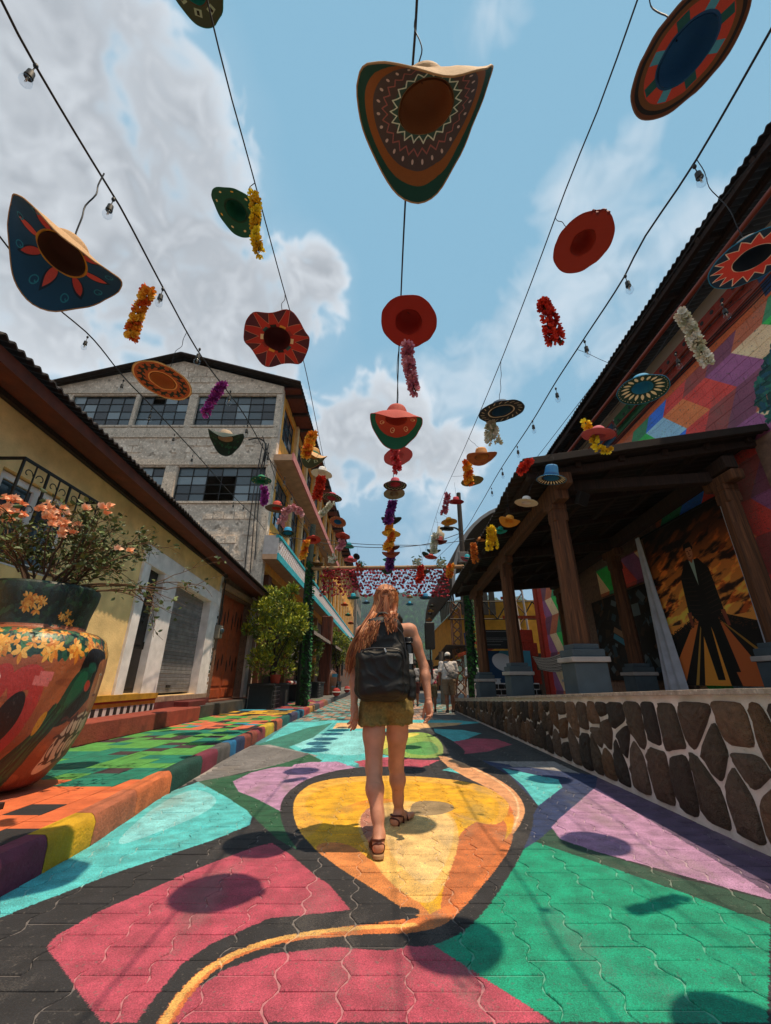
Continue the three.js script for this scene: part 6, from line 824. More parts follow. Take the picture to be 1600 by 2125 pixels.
// ---- gate: bamboo pole on ivy posts, net of flowers, lamp pole
{
  const g = thing('bamboo_pole', 'long bamboo pole spanning the street above the flower net', 'pole', [0, 0, 0]); const pts = [];
  part(g, 'cane', [cyl([-2.9, 4.72, -14.5], [3.25, 4.8, -14.5], .075, .07, 10)], mat(0xb08a64, { map: grain2 })); for (let i = 0; i < 12; i++) part(g, 'node', [cyl([-2.7 + i * .5, 4.725 + i * .0065, -14.5], [-2.67 + i * .5, 4.725 + i * .0065, -14.5], .082, .082, 10)], mat(0x8a6848, { map: null }));
  const net = thing('flower_net', 'net of small dark red and white flowers hanging from the bamboo pole', 'net', [0, 0, 0]), fl = { 0: [], 1: [], 2: [] }, cords = [], R = mulberry(19);
  for (let i = 0; i < 46; i++) for (let j = 0; j < 9; j++) { const x = -2.3 + i * .1 + (j % 2) * .05, y = 4.66 - j * .115, z = -14.5 + R() * .05; if (j > 6 && n2(i * .4, j) > .25) continue; const k = R() < .55 ? 0 : R() < .8 ? 1 : 2; fl[k].push(petalG.clone().scale(.074, .074, .074).rotateX(R() * 6).rotateY(R() * 6).translate(x + (R() - .5) * .04, y + (R() - .5) * .04, z + .03)); if (j) for (const s of [-.05, .05]) cords.push(cyl([x, y, z], [x + s, y + .115, z], .006, .006, 3, true)); }
  stuff(part(net, 'cords', cords, mat(0x5a2430, { map: null, bump: null }))); [0xa8202c, 0xcc4c60, 0xd8707c].forEach((c, k) => stuff(part(net, 'flowers', fl[k], cl(c))));
  const ivyM = [0x1d5a2c, 0x0f3d22, 0x2f7a34].map((c) => mat(c, { map: null, bump: null, side: THREE.DoubleSide }));
  function ivyPost(label, x, top, x1 = x) { const p = thing('ivy_post', label, 'post', [0, 0, 0]); part(p, 'pole', [cyl([x, 0, -14.5], [x1, top, -14.5], .11, .09, 8)], mat(0x1a2a1e, { map: null })); const lv = [[], [], []]; for (let i = 0; i < 900; i++) { const u = R(), a = R() * 6.283, r = .11 + R() * .05, g = new THREE.PlaneGeometry(.07, .09).rotateX(-.9).rotateY(a + R()).translate(lerp(x, x1, u) + Math.cos(a) * r, .2 + u * (top - .25), -14.5 + Math.sin(a) * r); lv[i % 3].push(g); } lv.forEach((l, k) => stuff(part(p, 'leaves', l, ivyM[k]))); }
  ivyPost('green ivy wrapped post holding the left end of the bamboo pole', -2.62, 5.0, -2.75); ivyPost('green ivy wrapped post holding the right end of the bamboo pole', 2.9, 4.9, 2.98);
  const l = thing('lamp_pole', 'dark street lamp pole with curved arm rising behind the right gate post', 'lamp pole', [0, 0, 0]); part(l, 'pole', [cyl([2.95, 0, -15.2], [3.02, 8.1, -15.2], .11, .09, 10)], mat(0x4a413a)); part(l, 'arm', [tube([[3.0, 6.3, -15.2], [2.9, 6.5, -15.2], [2.6, 6.6, -15.2], [2.2, 6.45, -15.2]], .035, 16, 6)], MAT.iron); part(l, 'lamp_head', [lathe([[.02, .35], [.07, .3], [.1, .1], [.2, 0], [.16, -.22], [.12, -.26], [0, -.27]], 14).translate(2.15, 6.3, -15.2)], mat(0xb9a88c, { map: null })); part(l, 'junction_box', [rbox(.38, .42, .2, .02, 3.0, 5.3, -15.05)], mat(0x8d8884));
  const w2 = thing('lamp_pole', 'dark pole head rising above the left ivy post', 'pole', [0, 0, 0]); part(w2, 'pole', [cyl([-2.95, 4.9, -15.2], [-2.9, 6.7, -15.2], .13, .11, 8)], mat(0x2c3a30)); part(w2, 'lower_pole', [cyl([-2.95, 0, -15.2], [-2.95, 4.9, -15.2], .12, .13, 8)], mat(0x2c3a30));
  const tn = (label, x, y, cols) => { const t = thing('flower_bunch', label, 'flowers', [0, 0, 0]), lv = [], ff = []; for (let i = 0; i < 26; i++) lv.push(petalLeaf.clone().scale(.09, .09, .09).rotateX(R() * 6).rotateZ(R() * 6).translate(x + (R() - .5) * .35, y + (R() - .3) * .35, -14.4)); for (let i = 0; i < 14; i++) ff.push(petalG.clone().scale(.06, .06, .06).rotateY(R() - .5).translate(x + (R() - .5) * .3, y + (R() - .5) * .3, -14.35)); part(t, 'leaves', lv, cl(0x3c5c28)); part(t, 'blossoms', ff, cl(cols)); stuff(t.children[0]); stuff(t.children[1]); };
  tn('white blossoms with leaves on the wire above the net left end', -1.947, 5.059, 0xd8d4c6); tn('orange red blossoms on the pole near its left end', -0.913, 4.733, 0xb8462c); tn('white lilies with leaves on the pole right of centre', 1.164, 4.914, 0xd8d8c8); tn('white and green flowers at the right end of the pole', 2.026, 4.877, 0xcfd2bc);
}

// ---------------------------------------------------------------- people
// smooth union of tapered capsules / ellipsoids / boxes, meshed by surface nets
function nets(prims, cell, k, noise) {
  const lo = V(1e9, 1e9, 1e9), hi = V(-1e9, -1e9, -1e9), mg = k + cell * 3;
  for (const p of prims) { p.a = va(p.a); p.b = va(p.b || [p.a.x, p.a.y, p.a.z]); p.rb ??= p.ra; const R = p.e ? Math.max(...p.e) : p.box ? Math.hypot(...p.box) : Math.max(p.ra, p.rb); p.lo = V(Math.min(p.a.x, p.b.x) - R - mg, Math.min(p.a.y, p.b.y) - R - mg, Math.min(p.a.z, p.b.z) - R - mg); p.hi = V(Math.max(p.a.x, p.b.x) + R + mg, Math.max(p.a.y, p.b.y) + R + mg, Math.max(p.a.z, p.b.z) + R + mg); if (!p.cut) { lo.min(p.lo); hi.max(p.hi); } }
  const nx = Math.ceil((hi.x - lo.x) / cell) + 1, ny = Math.ceil((hi.y - lo.y) / cell) + 1, nz = Math.ceil((hi.z - lo.z) / cell) + 1, F = new Float32Array(nx * ny * nz).fill(1), at = (i, j, l) => (l * ny + j) * nx + i;
  for (const p of prims) { const i0 = Math.max(0, Math.floor((p.lo.x - lo.x) / cell)), i1 = Math.min(nx - 1, Math.ceil((p.hi.x - lo.x) / cell)), j0 = Math.max(0, Math.floor((p.lo.y - lo.y) / cell)), j1 = Math.min(ny - 1, Math.ceil((p.hi.y - lo.y) / cell)), l0 = Math.max(0, Math.floor((p.lo.z - lo.z) / cell)), l1 = Math.min(nz - 1, Math.ceil((p.hi.z - lo.z) / cell));
    const bx_ = p.b.x - p.a.x, by = p.b.y - p.a.y, bz = p.b.z - p.a.z, L2 = bx_ * bx_ + by * by + bz * bz || 1e-9, kk = p.k ?? k, rot = p.rot ? new THREE.Matrix3().setFromMatrix4(new THREE.Matrix4().makeRotationFromEuler(new THREE.Euler(...p.rot))).transpose() : null, q = V(0, 0, 0);
    for (let l = l0; l <= l1; l++) for (let j = j0; j <= j1; j++) for (let i = i0; i <= i1; i++) { let x = lo.x + i * cell - p.a.x, y = lo.y + j * cell - p.a.y, z = lo.z + l * cell - p.a.z, d; if (rot) { q.set(x, y, z).applyMatrix3(rot); x = q.x; y = q.y; z = q.z; }
      if (p.e) { const w = Math.hypot(x / p.e[0], y / p.e[1], z / p.e[2]), w2 = Math.hypot(x / p.e[0] ** 2, y / p.e[1] ** 2, z / p.e[2] ** 2) || 1e-6; d = w * (w - 1) / w2; } else if (p.box) { const ax = Math.abs(x) - p.box[0] + p.r, ay = Math.abs(y) - p.box[1] + p.r, az = Math.abs(z) - p.box[2] + p.r; d = Math.hypot(Math.max(ax, 0), Math.max(ay, 0), Math.max(az, 0)) + Math.min(Math.max(ax, ay, az), 0) - p.r; } else { const t = clamp((x * bx_ + y * by + z * bz) / L2); d = Math.hypot(x - bx_ * t, y - by * t, z - bz * t) - lerp(p.ra, p.rb, t); }
      const o = at(i, j, l); if (p.cut) { F[o] = Math.max(F[o], -d); continue; } const e = F[o], h = Math.max(kk - Math.abs(e - d), 0) / kk; F[o] = Math.min(e, d) - h * h * kk * .25; } }
  if (noise) for (let l = 0; l < nz; l++) for (let j = 0; j < ny; j++) for (let i = 0; i < nx; i++) { const o = at(i, j, l); if (Math.abs(F[o]) < cell * 4) F[o] += noise(lo.x + i * cell, lo.y + j * cell, lo.z + l * cell); }
  const id = new Int32Array(nx * ny * nz).fill(-1), pos = [], idx = [], C = [[0, 0, 0], [1, 0, 0], [0, 1, 0], [1, 1, 0], [0, 0, 1], [1, 0, 1], [0, 1, 1], [1, 1, 1]], E = [[0, 1], [2, 3], [4, 5], [6, 7], [0, 2], [1, 3], [4, 6], [5, 7], [0, 4], [1, 5], [2, 6], [3, 7]];
  for (let l = 0; l < nz - 1; l++) for (let j = 0; j < ny - 1; j++) for (let i = 0; i < nx - 1; i++) { const v = C.map(([a, b, c]) => F[at(i + a, j + b, l + c)]); let neg = 0; for (const q of v) neg += q < 0; if (!neg || neg === 8) continue; let sx = 0, sy = 0, sz = 0, n = 0; for (const [a, b] of E) if (v[a] < 0 !== v[b] < 0) { const t = v[a] / (v[a] - v[b]); sx += lerp(C[a][0], C[b][0], t); sy += lerp(C[a][1], C[b][1], t); sz += lerp(C[a][2], C[b][2], t); n++; } id[at(i, j, l)] = pos.length / 3; pos.push(lo.x + (i + sx / n) * cell, lo.y + (j + sy / n) * cell, lo.z + (l + sz / n) * cell); }
  const quad = (a, b, c, d, f) => { if (a < 0 || b < 0 || c < 0 || d < 0) return; f ? idx.push(a, b, c, a, c, d) : idx.push(a, c, b, a, d, c); };
  for (let l = 1; l < nz - 1; l++) for (let j = 1; j < ny - 1; j++) for (let i = 1; i < nx - 1; i++) { const s = F[at(i, j, l)] < 0; if (s !== F[at(i + 1, j, l)] < 0) quad(id[at(i, j - 1, l - 1)], id[at(i, j, l - 1)], id[at(i, j, l)], id[at(i, j - 1, l)], s); if (s !== F[at(i, j + 1, l)] < 0) quad(id[at(i - 1, j, l - 1)], id[at(i - 1, j, l)], id[at(i, j, l)], id[at(i, j, l - 1)], s); if (s !== F[at(i, j, l + 1)] < 0) quad(id[at(i - 1, j - 1, l)], id[at(i, j - 1, l)], id[at(i, j, l)], id[at(i - 1, j, l)], s); }
  const g = new THREE.BufferGeometry(); g.setAttribute('position', new THREE.Float32BufferAttribute(pos, 3)); g.setIndex(idx); g.computeVertexNormals(); return g;
}
const cap = (a, b, ra, rb, o = {}) => ({ a: [...a], b: [...b], ra, rb, ...o }), ell = (a, e, rot, o = {}) => ({ a: [...a], e, rot, ra: 0, ...o });
const mix = (a, b, t) => a.map((v, i) => lerp(v, b[i], t)), addv = (a, b) => a.map((v, i) => v + b[i]), subv = (a, b) => a.map((v, i) => v - b[i]);
const ribbonTube = (pts, rads, seg = 10, sides = 5) => { const c = new THREE.CatmullRomCurve3(pts.map(va)), g = new THREE.TubeGeometry(c, seg, 1, sides), p = g.attributes.position; for (let i = 0; i <= seg; i++) { const o = c.getPointAt(i / seg), t = i / seg, r = rads[0] + (rads[1] - rads[0]) * t; for (let j = 0; j <= sides; j++) { const k = i * (sides + 1) + j, v = V(p.getX(k), p.getY(k), p.getZ(k)).sub(o).multiplyScalar(r).add(o); p.setXYZ(k, v.x, v.y, v.z); } } return g; };
function handPrims(wrist, tip, out, s = 1, curl = .35) { // palm towards `side`; out = direction of the thumb
  const W = va(wrist), d = va(tip).sub(W).normalize(), o = va(out), th = o.addScaledVector(d, -o.dot(d)).normalize(), n = d.clone().cross(th), at = (f, t, q) => { const v = W.clone().addScaledVector(d, f * s).addScaledVector(th, t * s).addScaledVector(n, q * s); return [v.x, v.y, v.z]; }, P = [];
  P.push(cap(at(0, 0, 0), at(.035, .005, 0), .024 * s, .027 * s), cap(at(.03, .022, 0), at(.085, .028, 0), .015 * s, .013 * s), cap(at(.03, .004, 0), at(.088, .006, 0), .016 * s, .013 * s), cap(at(.03, -.014, 0), at(.08, -.02, 0), .015 * s, .012 * s), cap(at(.03, -.008, -.004), at(.07, 0, -.006), .018 * s, .014 * s));
  [[.03, .072, 0], [.0105, .08, .1], [-.008, .074, .2], [-.025, .058, .32]].forEach(([t, len, q]) => { const c = curl + q, b = [.085 - Math.abs(t - .01) * .18, t, 0], m1 = [b[0] + len * .45 * Math.cos(c * .5), t * 1.06, -len * .45 * Math.sin(c * .5)], m2 = [m1[0] + len * .32 * Math.cos(c * 1.4), t * 1.08, m1[2] - len * .32 * Math.sin(c * 1.4)], e = [m2[0] + len * .24 * Math.cos(c * 2.1), t * 1.08, m2[2] - len * .24 * Math.sin(c * 2.1)]; P.push(cap(at(...b), at(...m1), .0098 * s, .0088 * s, { k: .006 }), cap(at(...m1), at(...m2), .0088 * s, .0078 * s, { k: .004 }), cap(at(...m2), at(...e), .0078 * s, .0065 * s, { k: .004 })); });
  P.push(cap(at(.02, .02, -.006), at(.055, .045, -.014), .014 * s, .011 * s, { k: .012 }), cap(at(.055, .045, -.014), at(.085, .05, -.022), .0105 * s, .009 * s, { k: .004 }), cap(at(.085, .05, -.022), at(.105, .048, -.03), .009 * s, .007 * s, { k: .004 })); return P;
}
const skinM = new THREE.MeshPhysicalMaterial({ color: 0xcb8c70, roughness: .58, sheen: .15, bumpMap: rep(bumpTex, 6), bumpScale: .0008, map: rep(plasterTex, 1.5) });
{ // the walker in the middle of the street
  const w = thing('person', 'woman walking away in olive shorts and sandals, her long reddish hair half tied up', 'person', [0, 0, 0]);
  const hipL = [-0.086,0.798,-3.32], hipR = [0.096,0.798,-3.32], kneeL = [-0.079,0.411,-3.22], kneeR = [0.078,0.393,-3.48], ankL = [-0.038,0.094,-3.03], ankR = [0.099,0.071,-3.6], pel = [0.004,0.843,-3.33], waist = [0.004,1.004,-3.34], chest = [0.004,1.235,-3.36], neckB = [0.004,1.402,-3.36], head = [0.004,1.575,-3.38];
  const shL = [-0.192,1.317,-3.34], shR = [0.203,1.332,-3.34], elL = [-0.233,1.011,-3.34], elR = [0.299,1.06,-3.36], wrL = [-0.227,0.802,-3.24], wrR = [0.316,0.832,-3.28], tpL = [-0.216,0.646,-3.2], tpR = [0.329,0.66,-3.24];
  const heelL = addv(ankL, [-.005, -.04, .052]), toeL = [ankL[0] - .03, .028, ankL[2] - .17], heelR = [ankR[0] - .03, .03, ankR[2] + .05], toeR = [ankR[0] + .075, .025, ankR[2] - .14];
  const body = [ell(pel, [.165, .13, .115]), ell(waist, [.13, .16, .095]), ell(chest, [.165, .17, .11]), cap(addv(shL, [.03, .0, 0]), addv(shR, [-.03, 0, 0]), .055, .055), cap(neckB, addv(head, [0, -.04, .01]), .056, .05),
    cap(addv(hipL, [.005, 0, 0]), mix(hipL, kneeL, .5), .098, .075), cap(mix(hipL, kneeL, .5), kneeL, .075, .054), cap(kneeL, addv(mix(kneeL, ankL, .32), [-.004, 0, .022]), .05, .056), cap(addv(mix(kneeL, ankL, .32), [-.004, 0, .022]), mix(kneeL, ankL, .75), .056, .036), cap(mix(kneeL, ankL, .7), ankL, .037, .031),
    cap(addv(hipR, [-.005, 0, 0]), mix(hipR, kneeR, .5), .098, .075), cap(mix(hipR, kneeR, .5), kneeR, .075, .054), cap(kneeR, addv(mix(kneeR, ankR, .32), [.004, 0, .022]), .05, .055), cap(addv(mix(kneeR, ankR, .32), [.004, 0, .022]), mix(kneeR, ankR, .75), .055, .036), cap(mix(kneeR, ankR, .7), ankR, .037, .031),
    cap(shL, mix(shL, elL, .4), .05, .042), cap(mix(shL, elL, .35), elL, .043, .034), cap(elL, mix(elL, wrL, .3), .035, .037), cap(mix(elL, wrL, .3), wrL, .037, .024), cap(shR, mix(shR, elR, .4), .05, .042), cap(mix(shR, elR, .35), elR, .043, .034), cap(elR, mix(elR, wrR, .3), .035, .037), cap(mix(elR, wrR, .3), wrR, .037, .024)];
  for (const [an, he, to] of [[ankL, heelL, toeL], [ankR, heelR, toeR]]) body.push(cap(an, he, .031, .032, { k: .03 }), cap(addv(an, [0, -.01, -.02]), mix(he, to, .62), .03, .026, { k: .03 }), cap(he, mix(he, to, .7), .028, .03, { k: .03 }));
  const gB = nets(body, .0095, .03);
  const foot = (he, to) => { const d = subv(to, he), l = Math.hypot(d[0], d[2]), f = [d[0] / l, 0, d[2] / l], s = [-f[2], 0, f[0]], P = []; [[.036, .02, .0165], [.012, .03, .0115], [-.008, .024, .0105], [-.026, .014, .0095], [-.04, 0, .009]].forEach(([q, fw, r]) => { const b = addv(mix(he, to, .68), s.map((v) => v * q)); P.push(cap(b, addv(b, f.map((v, i) => v * (.05 + fw) + (i === 1 ? -.004 : 0))), r * 1.25, r, { k: .006 })); }); P.push(cap(mix(he, to, .55), mix(he, to, .72), .026, .024)); return nets(P, .004, .012); };
  const gH = [nets(handPrims(wrL, tpL, [.55, 0, -1], 1.05, .35), .0032, .012), nets(handPrims(wrR, tpR, [-.55, 0, -1], 1.05, .5), .0032, .012)];
  // head with face turned up the street
  const hd = [ell(head, [.073, .098, .09]), ell(addv(head, [0, -.045, -.035]), [.056, .066, .058]), cap(addv(head, [0, -.03, -.09]), addv(head, [0, 0, -.085]), .013, .008, { k: .012 }), cap(addv(head, [-.02, -.066, -.083]), addv(head, [.02, -.066, -.083]), .008, .008, { k: .008 }), ell(addv(head, [0, -.1, -.07]), [.024, .02, .022]), ell(addv(head, [-.075, -.012, .0]), [.01, .03, .02]), ell(addv(head, [.075, -.012, 0]), [.01, .03, .02])];
  part(w, 'body', [gB, foot(heelL, toeL), foot(heelR, toeR), ...gH, nets(hd, .005, .02)].map((g) => triUV(g)), skinM);
  for (const s of [-1, 1]) part(w, 'eye', new THREE.SphereGeometry(.011, 10, 8).translate(head[0] + s * .03, head[1] + .004, head[2] - .079), mat(0xd8d2ca, { map: null, bump: null, rough: .2 }));
  // shorts, top
  const wr = (x, y, z) => n3(x * 16, y * 9, z * 16) * .006 + n3(x * 34, y * 22, z * 34) * .0025 + Math.max(0, n3(x * 7 + 3, y * 26 + x * 18, z * 5)) * -.006;
  const hemL = mix(hipL, kneeL, .36), hemR = mix(hipR, kneeR, .36);
  const short = nets([ell(addv(pel, [0, -.005, 0]), [.178, .14, .128]), cap(addv(hipL, [0, -.02, 0]), addv(hemL, [-.005, 0, 0]), .108, .108), cap(addv(hipR, [0, -.02, 0]), addv(hemR, [.005, 0, 0]), .108, .108), ell(addv(hipL, [.01, .0, .05]), [.085, .09, .075]), ell(addv(hipR, [-.01, 0, .05]), [.085, .09, .075]), { a: [pel[0], hemL[1] - .19, pel[2]], box: [.5, .2, .5], r: .005, ra: 0, cut: 1 }], .008, .02, wr);
  const olive = mat(0x8c7840, { map: rep(grainTex, 5), bump: rep(bumpTex, 9), bs: .001 }); const so = part(w, 'shorts', T([short]), olive);
  part(so, 'waistband', T([new THREE.TorusGeometry(.15, .016, 8, 32).rotateX(Math.PI / 2).scale(1, 1.3, .74).translate(pel[0], pel[1] + .115, pel[2])]), olive);
  part(w, 'tank_top', T([nets([ell(waist, [.145, .17, .11]), ell(chest, [.168, .165, .118]), { a: [chest[0], chest[1] + .29, chest[2]], box: [.4, .17, .4], r: .01, ra: 0, cut: 1 }], .01, .03, (x, y, z) => n3(x * 20, y * 20, z * 20) * .003)]), mat(0x1b1b1e, { bump: rep(bumpTex, 8), bs: .001 }));
  // sandals
  const sole = mat(0x9c7a58, { map: null, bump: null }), strapM = mat(0x4a1a14, { map: null, bump: null, rough: .55 });
  for (const [he, to, an] of [[heelL, toeL, ankL], [heelR, toeR, ankR]]) { const d = subv(to, he), L = Math.hypot(d[0], d[1], d[2]), z = va(d).normalize(), x = V(0, 1, 0).cross(z).normalize(), y = z.clone().cross(x), m = new THREE.Matrix4().makeBasis(x, y, z).setPosition(...addv(he, [0, -.036, 0])); const sh = new THREE.Shape(); sh.moveTo(-.026, -.045); sh.bezierCurveTo(-.04, .05, -.048, L * .7, -.035, L + .02); sh.bezierCurveTo(-.02, L + .065, .03, L + .07, .04, L + .01); sh.bezierCurveTo(.05, L * .65, .036, .05, .028, -.045); sh.bezierCurveTo(.015, -.065, -.015, -.065, -.026, -.045);
    const g = new THREE.ExtrudeGeometry(sh, { depth: .012, bevelSize: .003, bevelThickness: .003, bevelSegments: 2, curveSegments: 10 }).rotateX(Math.PI / 2).applyMatrix4(m); const sd = part(w, 'sandal', T([g]), sole);
    const lp = (pts, r = .0065) => part(sd, 'strap', tube(pts.map((p) => { const q = V(...p).applyMatrix4(m); return [q.x, q.y, q.z]; }), r, 18, 6), strapM);
    lp([[-.032, .008, L * .66], [-.034, .035, L * .6], [0, .062, L * .55], [.034, .035, L * .58], [.036, .008, L * .62]], .009); lp([[-.03, .008, L * .36], [-.035, .045, L * .28], [-.02, .072, L * .2], [.02, .076, L * .2], [.035, .045, L * .28], [.033, .008, L * .4]], .007); lp([[-.034, .05, .06], [-.036, .066, .0], [0, .07, -.036], [.036, .066, 0], [.034, .05, .06]], .006); lp([[-.03, .008, .0], [-.034, .04, -.012], [0, .055, -.036], [.034, .04, -.012], [.03, .008, 0]], .006); }
  // hair: scalp, knot and falling strands
  const R = mulberry(42), hairC = [0x94502c, 0xb06c3e, 0x743e20, 0xc88a58, 0xa05a32].map((c) => new THREE.MeshPhysicalMaterial({ color: c, roughness: .42, sheen: .4, sheenRoughness: .5 })), st = [[], [], [], [], []];
  const hair = part(w, 'hair', T([nets([ell(addv(head, [0, .016, .012]), [.083, .1, .098]), ell(addv(head, [0, -.05, .05]), [.07, .08, .05]), cap(addv(head, [0, -.08, .06]), addv(head, [-.03, -.2, .09]), .06, .04)], .006, .03, (x, y, z) => n3(x * 40, y * 9, z * 40) * .006)]), hairC[2]);
  const C = (x, y, z) => addv(head, [x, y, z]);
  const S3 = (a, e, o = 0) => C((.088 + o) * Math.sin(a) * Math.cos(e), .016 + (.105 + o) * Math.sin(e), .012 + (.103 + o) * Math.cos(a) * Math.cos(e));
  for (let i = 0; i < 1100; i++) { const a = (R() - .5) * 3.5, k = R(), o = R() * .008; let pts;
    if (k < .34) { const e = .55 + R() * .8, kn = C((R() - .5) * .03, .03 + (R() - .5) * .03, .118); pts = [S3(a * 1.25, e * .95, o), S3(a * .9, e * .82, o + .002), S3(a * .5, .45, o + .006), kn]; }
    else { const e = .05 + R() * .5, u = R(), tx = k > .93 ? .01 + R() * .05 : -.07 - Math.pow(u, .8) * .2, over = tx > -.17 ? 1 : 0, L = k > .93 ? .08 + R() * .12 : .14 + u * .24 + R() * .1, a2 = a * .9; pts = [S3(a, e, o), S3(a2, -.25, o + .004), C(.07 * Math.sin(a2) + tx * .22, -.115, .095 + R() * .02), C(.035 * Math.sin(a) + tx * .72 + (R() - .5) * .02, -.11 - L * .45, .13 + over * .12 + R() * .03), C(.02 * Math.sin(a) + tx * 1.0 + (R() - .5) * .025, -.1 - L * .8, .14 + over * .2 + R() * .03), C(.012 * Math.sin(a) + tx * 1.1 + (R() - .5) * .03, -.1 - L * 1.05, .13 + over * .235 + (R() - .5) * .03)]; }
    st[i % 5].push(ribbonTube(pts, [.0058 + R() * .003, .0016], 14, 4)); }
  { const kn = C(0, .03, .115); for (let i = 0; i < 60; i++) { const t0 = R() * 6.28, r = .02 + R() * .02, pts = []; for (let j = 0; j < 6; j++) { const t = t0 + j * .8; pts.push(addv(kn, [Math.cos(t) * r, Math.sin(t) * r * .9, (R() - .5) * .02 + .008])); } st[i % 3].push(ribbonTube(pts, [.006, .003], 10, 4)); } for (let i = 0; i < 50; i++) { const q = (R() - .5) * .06; st[i % 5].push(ribbonTube([addv(kn, [q * .3, -.02, .02]), addv(kn, [q * .6, -.08, .03]), addv(kn, [q + .01, -.16 - R() * .05, .035])], [.006, .002], 8, 4)); } }
  st.forEach((g, k) => stuff(part(hair, 'strands', g, hairC[k])));

  // backpack on her back, bottle in its side pocket
  const b = thing('backpack', 'black cloth backpack with a front pocket worn by the woman in olive shorts', 'backpack', [0, 0, 0]); const bc = [-0.021,1.113,-3.13], blk = mat(0x0d0d0f, { map: rep(grainTex, 6), bump: rep(bumpTex, 10), bs: .0008, rough: .62 });
  const fold = (x, y, z) => n3(x * 6, y * 5, z * 6) * .007 + Math.pow(Math.abs(n3(x * 4 + y * 7, y * 3 - x * 5, z * 4 + 2)), .5) * .012 - .008;
  part(b, 'main_bag', T([nets([{ a: addv(bc, [.01, .09, 0]), box: [.142, .19, .09], r: .08, ra: 0 }, { a: addv(bc, [0, -.1, 0]), box: [.192, .18, .112], r: .08, ra: 0 }, cap(addv(bc, [-.05, .235, .02]), addv(bc, [.07, .235, .02]), .045, .045)], .0085, .04, fold)]), blk);
  part(b, 'front_pocket', T([nets([{ a: addv(bc, [-.01, -.1, .085]), box: [.165, .155, .055], r: .05, ra: 0, rot: [.06, 0, .03] }], .0075, .02, fold)]), blk);
  const zip = (pts) => part(b, 'zip', tube(pts, .0055, 30, 5), mat(0x2a2a2e, { map: null, bump: null, rough: .35 })); zip([addv(bc, [-.165, -.02, .12]), addv(bc, [-.13, .045, .138]), addv(bc, [0, .06, .143]), addv(bc, [.13, .04, .138]), addv(bc, [.15, -.03, .12])]); zip([addv(bc, [-.165, .0, .085]), addv(bc, [-.118, .17, .085]), addv(bc, [.01, .245, .09]), addv(bc, [.138, .17, .085]), addv(bc, [.17, 0, .085])]);
  part(b, 'handle', tube([addv(bc, [-.05, .27, .01]), addv(bc, [-.03, .315, 0]), addv(bc, [.03, .315, 0]), addv(bc, [.05, .27, .01])], .011, 14, 6), blk); part(b, 'zip_pull', rbox(.012, .03, .006, .002).rotateZ(.4).translate(bc[0] + .02, bc[1] + .045, bc[2] + .15), mat(0xb9b9b9, { map: null, bump: null, metal: .8, rough: .3 }));
  for (const s of [-1, 1]) part(b, 'shoulder_strap', T([nets([cap(addv(bc, [s * .075, .25, -.04]), addv(neckB, [s * .085, .03, .05]), .024, .026), cap(addv(neckB, [s * .085, .03, .05]), addv(neckB, [s * .105, .02, -.05]), .026, .026), cap(addv(neckB, [s * .105, .02, -.05]), addv(chest, [s * .12, -.08, -.13]), .026, .022)], .008, .03)]), blk);
  part(b, 'side_pocket', T([nets([{ a: addv(bc, [.205, -.17, -.005]), box: [.035, .1, .06], r: .03, ra: 0 }], .008, .02, fold)]), blk);
  const bt2 = thing('water_bottle', 'black water bottle with white label in the side pocket of the backpack', 'bottle', [0.169,0.989,-3.13]); part(bt2, 'bottle_body', [lathe([[0, 0], [.034, .004], [.036, .02], [.036, .19], [.03, .215], [.02, .225]], 20)], mat(0x101012, { map: null, bump: null, rough: .25 })); part(bt2, 'lid', [lathe([[.021, .225], [.033, .228], [.034, .262], [.028, .27], [0, .271]], 20)], mat(0x17171a, { map: null, bump: null, rough: .35 })); part(bt2, 'lid_ring', [new THREE.TorusGeometry(.0345, .002, 5, 20).rotateX(Math.PI / 2).translate(0, .232, 0)], mat(0x8d8d90, { map: null, bump: null, metal: .8, rough: .3 }));
  const lc = canvas(128, 128, (c) => { c.fillStyle = '#d9d6d6'; c.fillRect(0, 0, 128, 128); c.strokeStyle = c.fillStyle = '#4a4a50'; c.lineWidth = 3; for (let i = 0; i < 6; i++) c.fillRect(84, 20 + i * 14, 24 - (i % 3) * 5, 3); c.beginPath(); c.moveTo(30, 70); c.lineTo(44, 40); c.lineTo(40, 90); c.stroke(); }); part(bt2, 'label', new THREE.CylinderGeometry(.0365, .0365, .07, 16, 1, true, -.9, 1.8).translate(0, .12, 0), new THREE.MeshStandardMaterial({ map: ctex(lc), roughness: .5 }));
}
